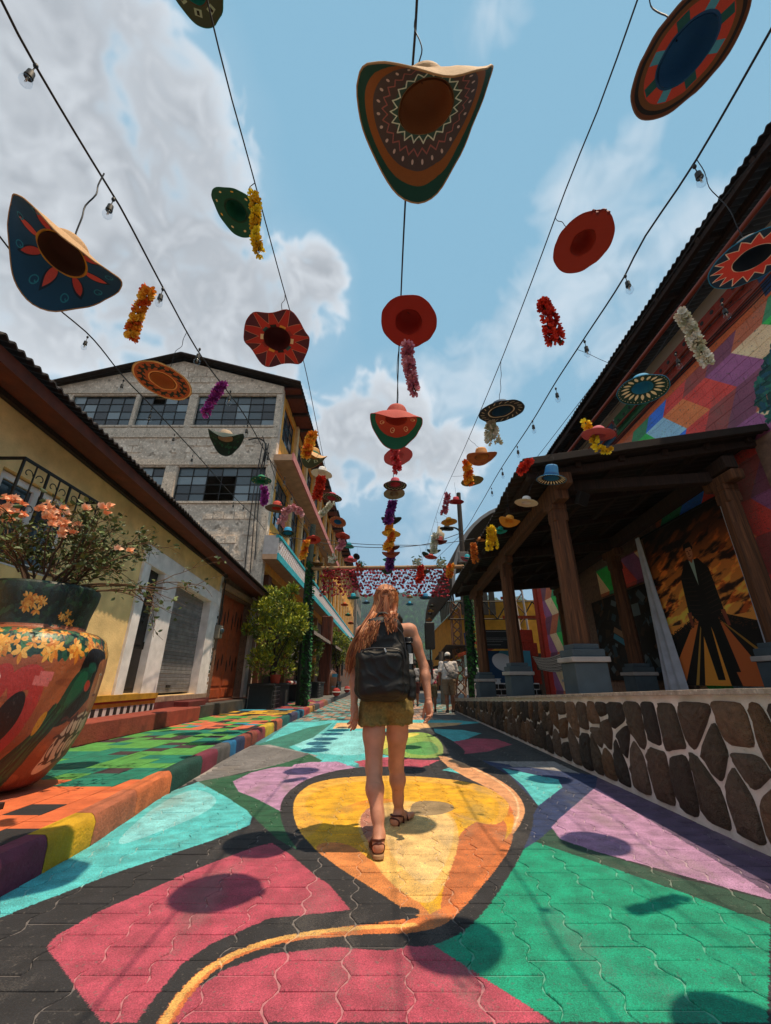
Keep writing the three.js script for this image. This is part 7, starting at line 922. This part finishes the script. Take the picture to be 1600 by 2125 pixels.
// simpler walkers further up the street
function walker(label, x, z, h, o) {
  const w = thing('person', label, 'person', [x, 0, z]), s = h / 1.75, S = (a) => a.map((v) => v * s), st = o.stride ?? .16, wd = o.wide ?? 1;
  const hip = (k) => S([k * .095 * wd, .9, 0]), kn = (k) => S([k * .1, .49, -k * st * .7]), an = (k) => S([k * .1, .085, -k * st + .02]), sh = (k) => S([k * .19 * wd, 1.43, 0]), el = (k) => S([k * .25 * wd, 1.14, .02 - k * .03]), wr = (k) => S([k * (o.fore ?? .24), .92, -.06 + k * .06]);
  const skin = mat(o.skin ?? 0x8a5a40, { map: null, bump: null, rough: .6 }), P = [ell(S([0, .95, 0]), S([.17 * wd, .14, .13])), ell(S([0, 1.25, 0]), S([.18 * wd, .24, .125])), cap(S([0, 1.45, 0]), S([0, 1.56, 0]), .06 * s, .055 * s), ell(S([0, 1.645, -.01]), S([.078, .105, .095])), ell(S([0, 1.6, -.05]), S([.055, .06, .05])), cap(S([0, 1.62, -.1]), S([0, 1.65, -.095]), .013, .009)];
  for (const k of [-1, 1]) { P.push(cap(hip(k), kn(k), .09 * s, .06 * s), cap(kn(k), mix(kn(k), an(k), .35), .057 * s, .058 * s), cap(mix(kn(k), an(k), .35), an(k), .057 * s, .037 * s), cap(sh(k), el(k), .055 * s, .042 * s), cap(el(k), wr(k), .042 * s, .028 * s)); for (let f = 0; f < 4; f++) P.push(cap(wr(k), addv(wr(k), S([(f - 1.5) * .02, -.15 + Math.abs(f - 1.5) * .014, -.02])), .02 * s, .009 * s, { k: .012 })); P.push(cap(wr(k), addv(wr(k), S([-k * .04, -.08, -.04])), .016 * s, .01 * s, { k: .01 })); }
  part(w, 'body', nets(P, .014, .035), skin);
  const nz = (a, q, c) => n3(a * 12, q * 9, c * 12) * .008; const T1 = [ell(S([0, 1.24, 0]), S([.2 * wd, .27, .145])), ell(S([0, 1.02, 0]), S([.195 * wd, .14, .15])), cap(sh(-1), sh(1), .062 * s, .062 * s)]; for (const k of [-1, 1]) T1.push(cap(sh(k), mix(sh(k), el(k), .75), .068 * s, .066 * s)); T1.push({ a: S([0, .58, 0]), box: [.5, .3 * s, .5], r: .01, ra: 0, cut: 1 });
  part(w, 'shirt', T([nets(T1, .014, .04, nz)]), o.shirt);
  const S1 = [ell(S([0, .93, 0]), S([.185 * wd, .13, .145]))]; for (const k of [-1, 1]) S1.push(cap(hip(k), mix(hip(k), kn(k), .92), .105 * s, .1 * s)); S1.push({ a: S([0, .25, 0]), box: [.5, .26 * s, .5], r: .01, ra: 0, cut: 1 }); part(w, 'shorts', T([nets(S1, .014, .03, nz)]), mat(o.shorts, { map: rep(grainTex, 3) }));
  for (const k of [-1, 1]) { const a = an(k); part(w, 'shoe', [nets([cap(addv(a, [0, -.035 * s, .03]), addv(a, [k * .015, -.05 * s, -.15 * s]), .045 * s, .036 * s), cap(a, addv(a, [0, -.04, 0]), .046 * s, .045 * s)], .012, .02)], mat(0x1a1a1c, { map: null })); part(w, 'sole', [rbox(.095 * s, .02, .29 * s, .009, a[0] + k * .008, a[1] - .078 * s, a[2] - .06 * s)], mat(0xbcb8b4, { map: null })); }
  return w;
}
{
  const white = mat(0xc9c4c4, { map: plaster1, bump: rep(bumpTex, 4), bs: .002 });
  const m = walker('man in white cap and white t shirt walking ahead with a grey crossbody bag', 2.02, -14.0, 1.77, { shirt: white, shorts: 0x85705a, wide: 1.16, fore: .27, stride: .1 });
  part(m, 'hair', nets([ell([0, 1.655, .01], [.083, .09, .098])], .012, .02), mat(0x1c1512, { map: null })); const cp = part(m, 'cap', [nets([ell([0, 1.72, .0], [.094, .085, .108]), { a: [0, 1.56, 0], box: [.3, .12, .3], r: .01, ra: 0, cut: 1 }], .01, .02)], mat(0xd6d2d0, { map: null })); part(cp, 'brim', [rbox(.16, .012, .1, .005, 0, 1.69, -.14)], mat(0xd6d2d0, { map: null })); part(cp, 'strap', [new THREE.TorusGeometry(.04, .007, 5, 14, Math.PI).translate(0, 1.685, .1)], mat(0x8a8684, { map: null }));
  const bag = thing('shoulder_bag', 'grey crossbody bag with black strap on the back of the man in the white cap', 'bag', [2.02, 0, -14.0]); part(bag, 'pouch', T([nets([{ a: [.1, 1.12, .2], box: [.17, .1, .055], r: .045, ra: 0, rot: [0, 0, -.35] }], .01, .02, (x, y, z) => n3(x * 14, y * 14, z * 14) * .008)]), mat(0x8b8684, { map: grain2 })); part(bag, 'trim', [tube([[-.05, 1.1, .24], [.05, 1.03, .25], [.2, 1.0, .22], [.26, 1.04, .18]], .014, 16, 5)], MAT.black); part(bag, 'strap', [tube([[-.02, 1.15, .22], [-.1, 1.3, .18], [-.14, 1.46, .1], [-.13, 1.52, 0], [-.08, 1.45, -.1]], .014, 20, 5)], MAT.black);
  const pc = canvas(128, 128, (c) => { c.fillStyle = '#b9b2b0'; c.fillRect(0, 0, 128, 128); c.fillStyle = '#a8324a'; for (let i = 0; i < 18; i++) c.fillRect((i * 37) % 120, 66 + (i * 23) % 60, 12, 14); c.fillStyle = '#4a2c2c'; for (let i = 0; i < 6; i++) c.fillRect(0, i * 10, 128, 5); });
  const pt = ctex(pc); pt.repeat.set(1.6, 1.2); const f = walker('shorter woman with dark plait and striped top beside the white capped man', 1.5, -14.25, 1.5, { shirt: new THREE.MeshStandardMaterial({ map: pt, roughness: .85 }), shorts: 0x74664a, wide: 1.05, stride: .1 });
  part(f, 'hair', [nets([ell([0, 1.43, .012], [.082, .098, .098]), cap([0, 1.4, .09], [.02, 1.0, .15], .045, .025)], .01, .03, (x, y, z) => n3(x * 30, y * 10, z * 30) * .006)], mat(0x15100e, { map: null }));
  const g = walker('distant walker in pale top half hidden behind the red haired woman', 1.15, -17.2, 1.62, { shirt: mat(0x9a9aa0), shorts: 0x5a2a2a, stride: .12 }); part(g, 'hair', [nets([ell([0, 1.545, .012], [.083, .09, .098])], .012, .02)], mat(0x15100e, { map: null }));
  const v = walker('stall keeper in a white and blue top standing by the right gate post', 3.1, -15.6, 1.6, { shirt: mat(0xb9bfc9), shorts: 0x26344e, stride: .03 }); part(v, 'hair', [nets([ell([0, 1.53, .012], [.083, .09, .098])], .012, .02)], mat(0x15100e, { map: null }));
}

// ---------------------------------------------------------------- painted urn with bougainvillea, shrubs and planters
const leafG = (l, w, curl) => { const g = new THREE.PlaneGeometry(w, l, 2, 3), p = g.attributes.position; for (let i = 0; i < p.count; i++) { const v = p.getY(i) / l + .5, x = p.getX(i) * Math.sin(Math.PI * clamp(v * .9 + .08, .03, .97)) * 1.05; p.setXYZ(i, x, v * l, -Math.abs(x) * .5 * -1 - curl * v * v * l); } g.computeVertexNormals(); return g; };
const leafMat = (c, t = .25) => new THREE.MeshPhysicalMaterial({ color: c, roughness: .6, side: THREE.DoubleSide, transmission: t, thickness: 0 });
function scatter(list, n, place) { const out = []; for (let i = 0; i < n; i++) { const [p, dir, s, k] = place(i); const g = list[k % list.length].clone(); const q = new THREE.Quaternion().setFromUnitVectors(V(0, 1, 0), dir.normalize()).multiply(new THREE.Quaternion().setFromAxisAngle(V(0, 1, 0), rr(0, 6.28))); out.push(g.applyMatrix4(new THREE.Matrix4().compose(p, q, V(s, s, s)))); } return out; }
{
  const ux = -3.12, uz = -3.72, uy = .2;
  const u = thing('urn', 'huge painted clay urn with bird and orange blossoms on the left sidewalk', 'urn', [ux, uy, uz]);
  const prof = [[.02, 0], [.38, 0], [.43, .04], [.56, .22], [.65, .46], [.70, .74], [.72, .98], [.71, 1.16], [.66, 1.29], [.57, 1.35], [.47, 1.375], [.445, 1.39], [.45, 1.42], [.455, 1.5], [.475, 1.6], [.495, 1.7], [.50, 1.79], [.48, 1.82], [.45, 1.81], [.43, 1.6], [.42, 1.42], [.4, 1.36]];
  const SC = .85, PT = canvas(2048, 1024, (c, W, H) => { // x: round the urn, y: up its height (v from LatheGeometry runs along the profile)
    const Y = (y) => { if (y > 1.36) y = 1.36 + (y - 1.36) * 1.2; let L = 0, tot = 0; for (let i = 1; i < prof.length; i++) tot++; for (let i = 1; i < prof.length; i++) if (y <= prof[i][1] || i === 17) { const t = (y - prof[i - 1][1]) / Math.max(1e-6, prof[i][1] - prof[i - 1][1]); return H * (1 - (i - 1 + clamp(t)) / (prof.length - 1)); } return 0; };
    const R = mulberry(6), pk = (a) => a[Math.floor(R() * a.length)];
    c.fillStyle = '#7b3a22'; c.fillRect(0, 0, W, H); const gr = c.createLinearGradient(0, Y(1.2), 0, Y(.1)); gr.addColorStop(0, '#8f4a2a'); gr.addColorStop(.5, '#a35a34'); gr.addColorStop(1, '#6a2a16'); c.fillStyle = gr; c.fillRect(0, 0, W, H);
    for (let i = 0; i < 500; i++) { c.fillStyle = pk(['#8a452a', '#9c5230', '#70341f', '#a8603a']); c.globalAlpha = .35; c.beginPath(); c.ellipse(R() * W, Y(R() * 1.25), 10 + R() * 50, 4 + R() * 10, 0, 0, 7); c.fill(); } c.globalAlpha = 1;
    // neck: dark green foliage
    c.fillStyle = '#0e2018'; c.fillRect(0, 0, W, Y(1.4)); for (let i = 0; i < 900; i++) { c.fillStyle = pk(['#14301f', '#0c1a16', '#1b3d2a', '#16302c', '#20492f', '#102626']); c.save(); c.translate(R() * W, Y(1.39 + R() * .36)); c.rotate(R() * 6.3); c.beginPath(); c.ellipse(0, 0, 26, 11, 0, 0, 7); c.fill(); c.restore(); }
    for (let i = 0; i < 1100; i++) { const y = 1.14 + R() * .22; c.fillStyle = pk(['#1d4a3a', '#173b34', '#275c38', '#0f2c2a', '#2f6c4a']); c.save(); c.translate(R() * W, Y(y)); c.rotate(R() * 6.3); c.beginPath(); c.ellipse(0, 0, 24, 9, 0, 0, 7); c.fill(); c.restore(); }
    const flower = (x, y, s) => { for (let k = 0; k < 5; k++) { c.save(); c.translate(x, y); c.rotate(k * 1.257 + R()); c.fillStyle = pk(['#c9822a', '#d89a3c', '#c2701f', '#e0ac56']); c.beginPath(); c.moveTo(0, 0); c.quadraticCurveTo(s * .5, -s * .45, s, 0); c.quadraticCurveTo(s * .5, s * .45, 0, 0); c.fill(); c.restore(); } };
    const bunch = (x, y, n, w, h) => { for (let i = 0; i < n; i++) flower(x + (R() - .5) * w, Y(y + (R() - .5) * h), 20 + R() * 14); };
    for (let k = 0; k < 8; k++) { bunch(W * k / 8 + 40, 1.2, 16, 240, .13); bunch(W * k / 8, 1.33, 9, 200, .04); } for (const [x, y, n] of [[.21, 1.55, 16], [.31, 1.45, 6], [.05, 1.56, 12], [.5, 1.5, 10], [.7, 1.56, 14], [.9, 1.48, 9]]) bunch(x * W, y, n, 110, .13);
    // faces: 0.36..0.5 of the way round looks to the street side
    const P2 = (col, ...p) => { c.fillStyle = col; c.beginPath(); const q = []; for (let i = 0; i < p.length; i += 2) q.push([p[i] * W, Y(p[i + 1])]); const md = (i) => [(q[i % q.length][0] + q[(i + 1) % q.length][0]) / 2, (q[i % q.length][1] + q[(i + 1) % q.length][1]) / 2]; c.moveTo(...md(0)); for (let i = 1; i <= q.length; i++) c.quadraticCurveTo(...q[i % q.length], ...md(i)); c.fill(); };
    P2('#120d0d', .30, .5, .33, .85, .345, 1.2, .40, 1.2, .43, 1.1, .41, .85, .37, .62, .34, .5); // dark hair
    P2('#a8663f', .385, 1.08, .43, 1.12, .45, .95, .44, .7, .40, .6, .385, .75); P2('#c08a60', .40, .95, .42, 1.0, .425, .8, .41, .72); P2('#e0d6c8', .40, .955, .412, .965, .424, .95, .412, .942); P2('#17120f', .409, .958, .415, .958, .415, .945, .409, .945); P2('#7a3426', .398, .765, .42, .775, .425, .755, .405, .745);
    P2('#cdb89c', .34, .42, .38, .62, .43, .6, .42, .35, .37, .12, .325, .1); c.strokeStyle = c.fillStyle = '#4a1f18'; c.lineWidth = 5; for (const y of [.56, .41, .2]) { c.beginPath(); for (let x = .335; x < .43; x += .004) c.lineTo(x * W, Y(y + Math.sin(x * 260) * .012)); c.stroke(); } for (const [x, y] of [[.35, .29], [.378, .31], [.4, .32], [.372, .48], [.4, .5]]) { c.beginPath(); c.arc(x * W, Y(y) - 16, 8, 0, 7); c.fill(); c.moveTo(x * W, Y(y) - 10); c.lineTo(x * W + 14, Y(y) + 24); c.lineTo(x * W - 12, Y(y) + 24); c.fill(); c.beginPath(); c.arc(x * W - 12, Y(y), 12, 1.2, 4.6); c.stroke(); }
    P2('#0d3a2a', .33, 1.0, .37, 1.03, .375, .9, .35, .72, .31, .5, .29, .42, .31, .66); P2('#14563a', .335, .98, .36, .98, .362, .85, .34, .7, .32, .6); P2('#0f4a3a', .352, 1.06, .378, 1.07, .385, .98, .36, .95); P2('#9c3020', .362, .92, .38, .86, .372, .78, .358, .82); for (let i = 0; i < 60; i++) { c.strokeStyle = pk(['#0f3324', '#1a4a2a', '#0b2419', '#225c34']); c.lineWidth = 6; c.beginPath(); const x = .305 + R() * .03; c.moveTo(x * W, Y(.6 + R() * .1)); c.quadraticCurveTo((x - .03) * W, Y(.4), (x - .05 - R() * .05) * W, Y(.02 + R() * .15)); c.stroke(); }
    c.lineWidth = 46; c.strokeStyle = '#a8322c'; c.beginPath(); c.moveTo(.19 * W, Y(.3)); c.bezierCurveTo(.25 * W, Y(.4), .275 * W, Y(.75), .26 * W, Y(.9)); c.bezierCurveTo(.245 * W, Y(1.0), .225 * W, Y(.85), .22 * W, Y(.82)); c.stroke(); c.lineWidth = 16; c.strokeStyle = '#c86a66'; c.beginPath(); c.moveTo(.262 * W, Y(.94)); c.lineTo(.285 * W, Y(.93)); c.moveTo(.255 * W, Y(.9)); c.lineTo(.282 * W, Y(.885)); c.stroke(); P2('#1a0f0d', .2, .5, .23, .8, .25, .82, .255, .6, .23, .4, .2, .3); P2('#a8322c', .19, 1.02, .215, 1.05, .225, .9, .2, .6, .18, .6); P2('#c48a1f', .285, .6, .3, .66, .295, .5, .28, .42); P2('#d9d0bc', .188, .98, .2, .98, .206, .9, .19, .88);
  }); grime(PT, .14, .35);
  const body = lathe(prof.map(([x, y]) => [x * SC, y * SC * 1.0]), 72); { const p = body.attributes.position; for (let i = 0; i < p.count; i++) { const x = p.getX(i), y = p.getY(i), z = p.getZ(i), k = 1 + n3(x * 2, y * 2, z * 2) * .012 + n3(x * 9, y * 9, z * 9) * .003; p.setX(i, x * k); p.setZ(i, z * k); } body.computeVertexNormals(); }
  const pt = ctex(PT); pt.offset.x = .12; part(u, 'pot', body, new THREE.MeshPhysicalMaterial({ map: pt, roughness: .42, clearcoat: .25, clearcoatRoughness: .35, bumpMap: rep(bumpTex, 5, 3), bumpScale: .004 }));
  part(u, 'soil', new THREE.CircleGeometry(.4, 24).rotateX(-Math.PI / 2).translate(0, 1.5, 0), mat(0x2a1d14));
  part(u, 'board', T([rbox(.9, .04, .12, .004, .1, -.015, .5)]), MAT.woodDark);
  // bougainvillea
  const b = thing('bougainvillea', 'straggling bougainvillea with orange blossom clusters growing from the huge urn', 'plant', [ux, uy + 1.5, uz]); const R = mulberry(12), r2 = (a, q) => a + (q - a) * R();
  const tips = [], br = [];
  const grow = (p, d, len, rad, lvl) => { const pts = [p.clone()]; let q = p.clone(), dd = d.clone(); const n = 5; for (let i = 0; i < n; i++) { dd.add(V(r2(-.28, .28), r2(-.2, .2) - (lvl > 0 ? .06 : 0), r2(-.28, .28))).normalize(); q = q.clone().addScaledVector(dd, len / n); pts.push(q); tips.push([q, dd.clone(), lvl]); } br.push([ribbonTube(pts.map((v) => [v.x, v.y, v.z]), [rad, rad * .45], 8, 5), lvl]); if (lvl < 3) for (let i = 0; i < (lvl === 0 ? 4 : 3); i++) { const o = pts[2 + Math.floor(R() * 4)] || q, nd = dd.clone().add(V(r2(-.9, .9), r2(-.35, .6), r2(-.9, .9))).normalize(); grow(o, nd, len * r2(.5, .75), rad * .55, lvl + 1); } };
  for (let i = 0; i < 13; i++) { const a = i / 13 * 6.283 + r2(-.2, .2), d = V(Math.cos(a) * r2(.25, .6), r2(.55, 1), Math.sin(a) * r2(.2, .5)).normalize(); grow(V(Math.cos(a) * .12, 0, Math.sin(a) * .12), d, r2(.42, .62), .014, 0); }
  // long sprays towards the door
  for (const [dx, dy, dz, l] of [[.95, .36, -.1, .9], [.9, .2, -.35, .9], [.8, .1, .1, .7], [.6, .75, 0, .6]]) grow(V(.1, .05, 0), V(dx, dy, dz).normalize(), l, .012, 1);
  br.filter((q) => q[1] === 0).forEach(([g]) => part(b, 'branch', g, mat(0x4d3626, { map: null }))); stuff(part(b, 'twigs', br.filter((q) => q[1] > 0).map((q) => q[0]), mat(0x5a4028, { map: null, bump: null })));
  const lg = [leafG(.062, .036, .2), leafG(.05, .03, .4), leafG(.055, .034, 0)], lm = [0x4c5e2a, 0x66743a, 0x3c4a24].map((c) => leafMat(c, .1));
  lm.forEach((m, k) => stuff(part(b, 'leaves', scatter(lg, 640, () => { const [p, d, l] = tips[Math.floor(R() * tips.length)]; return [p.clone().add(V(r2(-.05, .05), r2(-.04, .05), r2(-.05, .05))), V(r2(-1, 1), r2(-.6, .8), r2(-1, 1)), r2(.6, 1.15), Math.floor(R() * 3)]; }), m)));
  const fm = [0xffbe92, 0xffd4b4, 0xf8a878].map((c) => leafMat(c, .12)), bract = leafG(.042, .036, .5), spots = [[-3.386,2.336,-3.331], [-3.324,2.415,-3.352], [-3.017,2.374,-3.423], [-3.083,2.313,-3.448], [-2.933,2.235,-3.427], [-2.938,2.282,-3.516], [-2.621,2.395,-3.415], [-2.571,2.389,-3.471], [-3.429,2.415,-3.298], [-3.149,2.415,-3.406], [-2.335,2.11,-3.533], [-3.26,2.395,-3.415]];
  spots.forEach((s, i) => { const n = [34, 30, 34, 34, 30, 18, 9, 9, 26, 16, 6, 14][i], o = subv(s, [ux, uy + 1.5, uz]); for (let j = 0; j < Math.ceil(n / 4); j++) { const q = va(o).add(V(r2(-.08, .08), r2(-.07, .07), r2(-.07, .07))), gs = []; for (let k = 0; k < 7; k++) { const a = k * .9 + R(); gs.push(bract.clone().applyQuaternion(new THREE.Quaternion().setFromUnitVectors(V(0, 1, 0), V(Math.cos(a), r2(.1, .9), Math.sin(a)).normalize())).translate(q.x, q.y, q.z)); } part(b, 'blossom', gs, fm[j % 3]); } if (i === 6 || i === 2 || i === 0) part(b, 'flower_stem', ribbonTube([[o[0] * .5, .15, o[2] * .5], [o[0] * .8, o[1] * .6, o[2] * .9], o], [.008, .004], 10, 5), mat(0x4d3626, { map: null })); });
}
// shrubs in the planters by the yellow wing
function shrub(label, x, y, z, rx, ry, rz, n, cols) {
  const t = thing('shrub', label, 'shrub', [x, y, z]), R = mulberry(Math.round(Math.abs(x * 100 + z * 10))), r2 = (a, q) => a + (q - a) * R(), cl_ = [];
  for (let i = 0; i < 6; i++) part(t, 'stem', ribbonTube([[r2(-.1, .1), -.1, r2(-.1, .1)], [r2(-.2, .2) * rx, ry * .4, r2(-.2, .2)], [r2(-.7, .7) * rx, ry * 1.1, r2(-.7, .7) * rz]], [.03, .008], 8, 5), MAT.woodDark);
  for (let i = 0; i < 34; i++) { const a = R() * 6.283, v = r2(-.85, 1), q = Math.sqrt(1 - v * v * .8); cl_.push([V(Math.cos(a) * q * rx * r2(.45, .98), ry + v * ry * r2(.8, 1.0), Math.sin(a) * q * rz * r2(.45, .98)), r2(.2, .38)]); }
  for (let i = 0; i < 22; i++) { const a = R() * 6.283, v = r2(-.2, 1), q = Math.sqrt(1 - v * v * .8); cl_.push([V(Math.cos(a) * q * rx * 1.12, ry + v * ry * 1.12, Math.sin(a) * q * rz * 1.12), r2(.1, .2)]); }
  const lg = [leafG(.085, .04, .2), leafG(.1, .045, .5), leafG(.07, .036, 0)];
  const crown = part(t, 'crown', scatter(lg, Math.round(n * .45), () => { const [c, s] = cl_[Math.floor(R() * cl_.length)]; const d = V(r2(-1, 1), r2(-1, 1), r2(-1, 1)).normalize(); return [c.clone().addScaledVector(d, s * Math.cbrt(R())), d.clone().add(V(0, .3, 0)), r2(.8, 1.5), Math.floor(R() * 3)]; }), leafMat(cols[0], .15)); stuff(crown);
  cols.slice(1).forEach((c) => stuff(part(t, 'leaves', scatter(lg, Math.round(n * .28), () => { const [o, s] = cl_[Math.floor(R() * cl_.length)]; const d = V(r2(-1, 1), r2(-.4, 1), r2(-1, 1)).normalize(); return [o.clone().addScaledVector(d, s * (.7 + R() * .35)), d.clone().add(V(0, .6, 0)), r2(.8, 1.5), Math.floor(R() * 3)]; }), leafMat(c, .15))));
}
{
  shrub('largest yellow green shrub beside the rust red garage doors', -3.62, .9, -13.9, .84, 1.42, .8, 9000, [0x5c7020, 0xb4b42c, 0x8a9626]);
  shrub('rounded green shrub in the second black planter', -3.75, .95, -18.8, .75, 1.15, .8, 5200, [0x3c5420, 0x889628, 0x5c7428]);
  shrub('bushy small tree with yellow tips in the farthest planters', -3.05, 1.5, -27.5, 1.1, 1.15, 1.1, 5200, [0x465f1e, 0xb0b02c, 0x748c26]);
  const tr = thing('trunk_base', 'slim trunk under the bushy small tree by the far urn', 'trunk', [-3.05, 0, -27.5]); part(tr, 'trunk', [cyl([0, .1, 0], [.05, 1.7, 0], .09, .06, 8)], MAT.woodDark);
  const brick = mat(0x17181a, { bump: bump1, map: null }), joint = mat(0xb5b0ae, { map: null, bump: null });
  const planter = (label, x, z, L, brickFace) => { const p = thing('planter', label, 'planter', [x, .165, z], 0, undefined); part(p, 'box', T([rbox(.72, .62, L, .015, 0, .31, 0)]), mat(0x1f2224)); part(p, 'rim', T([rbox(.8, .07, L + .08, .015, 0, .65, 0)]), mat(0x1a1a1c)); part(p, 'soil', T([bx(-.3, .3, .69, .7, -L / 2 + .05, L / 2 - .05)]), mat(0x1d140e)); for (const [zz] of brickFace) { part(p, 'joint_mortar', T([bx(-.38, .395, .005, .6, zz - .36, zz + .36)]), joint); for (let r = 0; r < 5; r++) for (let k = -1; k < 3; k++) { const a = Math.max(-.36, -.36 + k * .26 + (r % 2) * .13), e = Math.min(.36, -.36 + k * .26 + (r % 2) * .13 + .245); if (e - a < .03) continue; part(p, 'brick', T([bx(.38, .402, .015 + r * .118, .12 + r * .118, zz - e, zz - a), ]), brick); if (zz > 0) part(p, 'brick', T([bx(a + .02, e + .02, .015 + r * .118, .12 + r * .118, zz + .355, zz + .375)]), brick); } } };
  planter('dark planter with white jointed brick end under the largest shrub', -3.72, -14.3, 2.2, [[.7]]); planter('black planter with white jointed bricks under the rounded shrub', -3.75, -18.9, 2.3, [[.75], [-.75]]); planter('farther black brick planter before the brown pillar', -3.55, -21.8, 2.0, [[.6]]); planter('farthest dark brick planter behind the second urn', -3.3, -28, 2.4, [[.8]]);
  const rl = thing('rail', 'red and white striped round rail joining two planters', 'rail', [0, 0, 0]); for (let i = 0; i < 5; i++) part(rl, 'section', [cyl([-3.5, .86, -15.6 - i * .36], [-3.48, .86, -15.96 - i * .36], .06, .06, 10)], flat(i % 2 ? 0xcfc8c0 : 0x9c261e));
  const pot = thing('plant_pot', 'terracotta red square pot standing on the dark planter under the largest shrub', 'pot', [-3.42, .86, -13.6]); part(pot, 'pot', [lathe([[.02, 0], [.13, 0], [.17, .24], [.18, .25], [.16, .25], [.15, .2]], 12)], flat(0xa03a22));
  const u2 = thing('urn', 'smaller brown and blue painted urn farther up the sidewalk', 'urn', [-3.35, .17, -25.2]); part(u2, 'pot', T([lathe([[.02, 0], [.34, 0], [.5, .4], [.58, .85], [.52, 1.15], [.3, 1.32], [.25, 1.45], [.33, 1.62], [.28, 1.6], [.2, 1.4]], 28)]), mat(0x6b4630, { rough: .4 })); part(u2, 'blue_panel', [new THREE.CylinderGeometry(.585, .5, .7, 20, 4, true, .6, 1.3).translate(0, .75, 0)], mat(0x1d6f92, { rough: .4, side: THREE.DoubleSide }));
  for (const [z, l] of [[-21.2, 'red ball bollard with white ring on the kerb beside the walker hand'], [-27, 'second red ball bollard further along the kerb']]) { const b = thing('bollard', l, 'bollard', [-2.35, .17, z]); part(b, 'ball', [new THREE.SphereGeometry(.19, 20, 14).translate(0, .24, 0)], flat(0xa01f1c)); part(b, 'ring', [new THREE.TorusGeometry(.185, .03, 6, 24).rotateX(Math.PI / 2).translate(0, .24, 0)], flat(0xcfc8c4)); part(b, 'foot', [cyl([0, 0, 0], [0, .08, 0], .1, .08, 12)], flat(0x6b6b6e)); }
  const mt = thing('electric_meter', 'grey electric meter box on the mosaic pillar between the two house fronts', 'meter', [-4.5, 2.15, -11.28]); part(mt, 'box', [rbox(.16, .34, .24, .02)], mat(0x8d8577)); part(mt, 'dial', [new THREE.SphereGeometry(.09, 14, 10, 0, 6.3, 0, 1.5).rotateZ(-Math.PI / 2).translate(.07, .03, 0)], MAT.glass); part(mt, 'conduit', [cyl([0, .17, 0], [0, 1.4, 0], .018)], MAT.iron);
}
renderer.render(scene, camera);
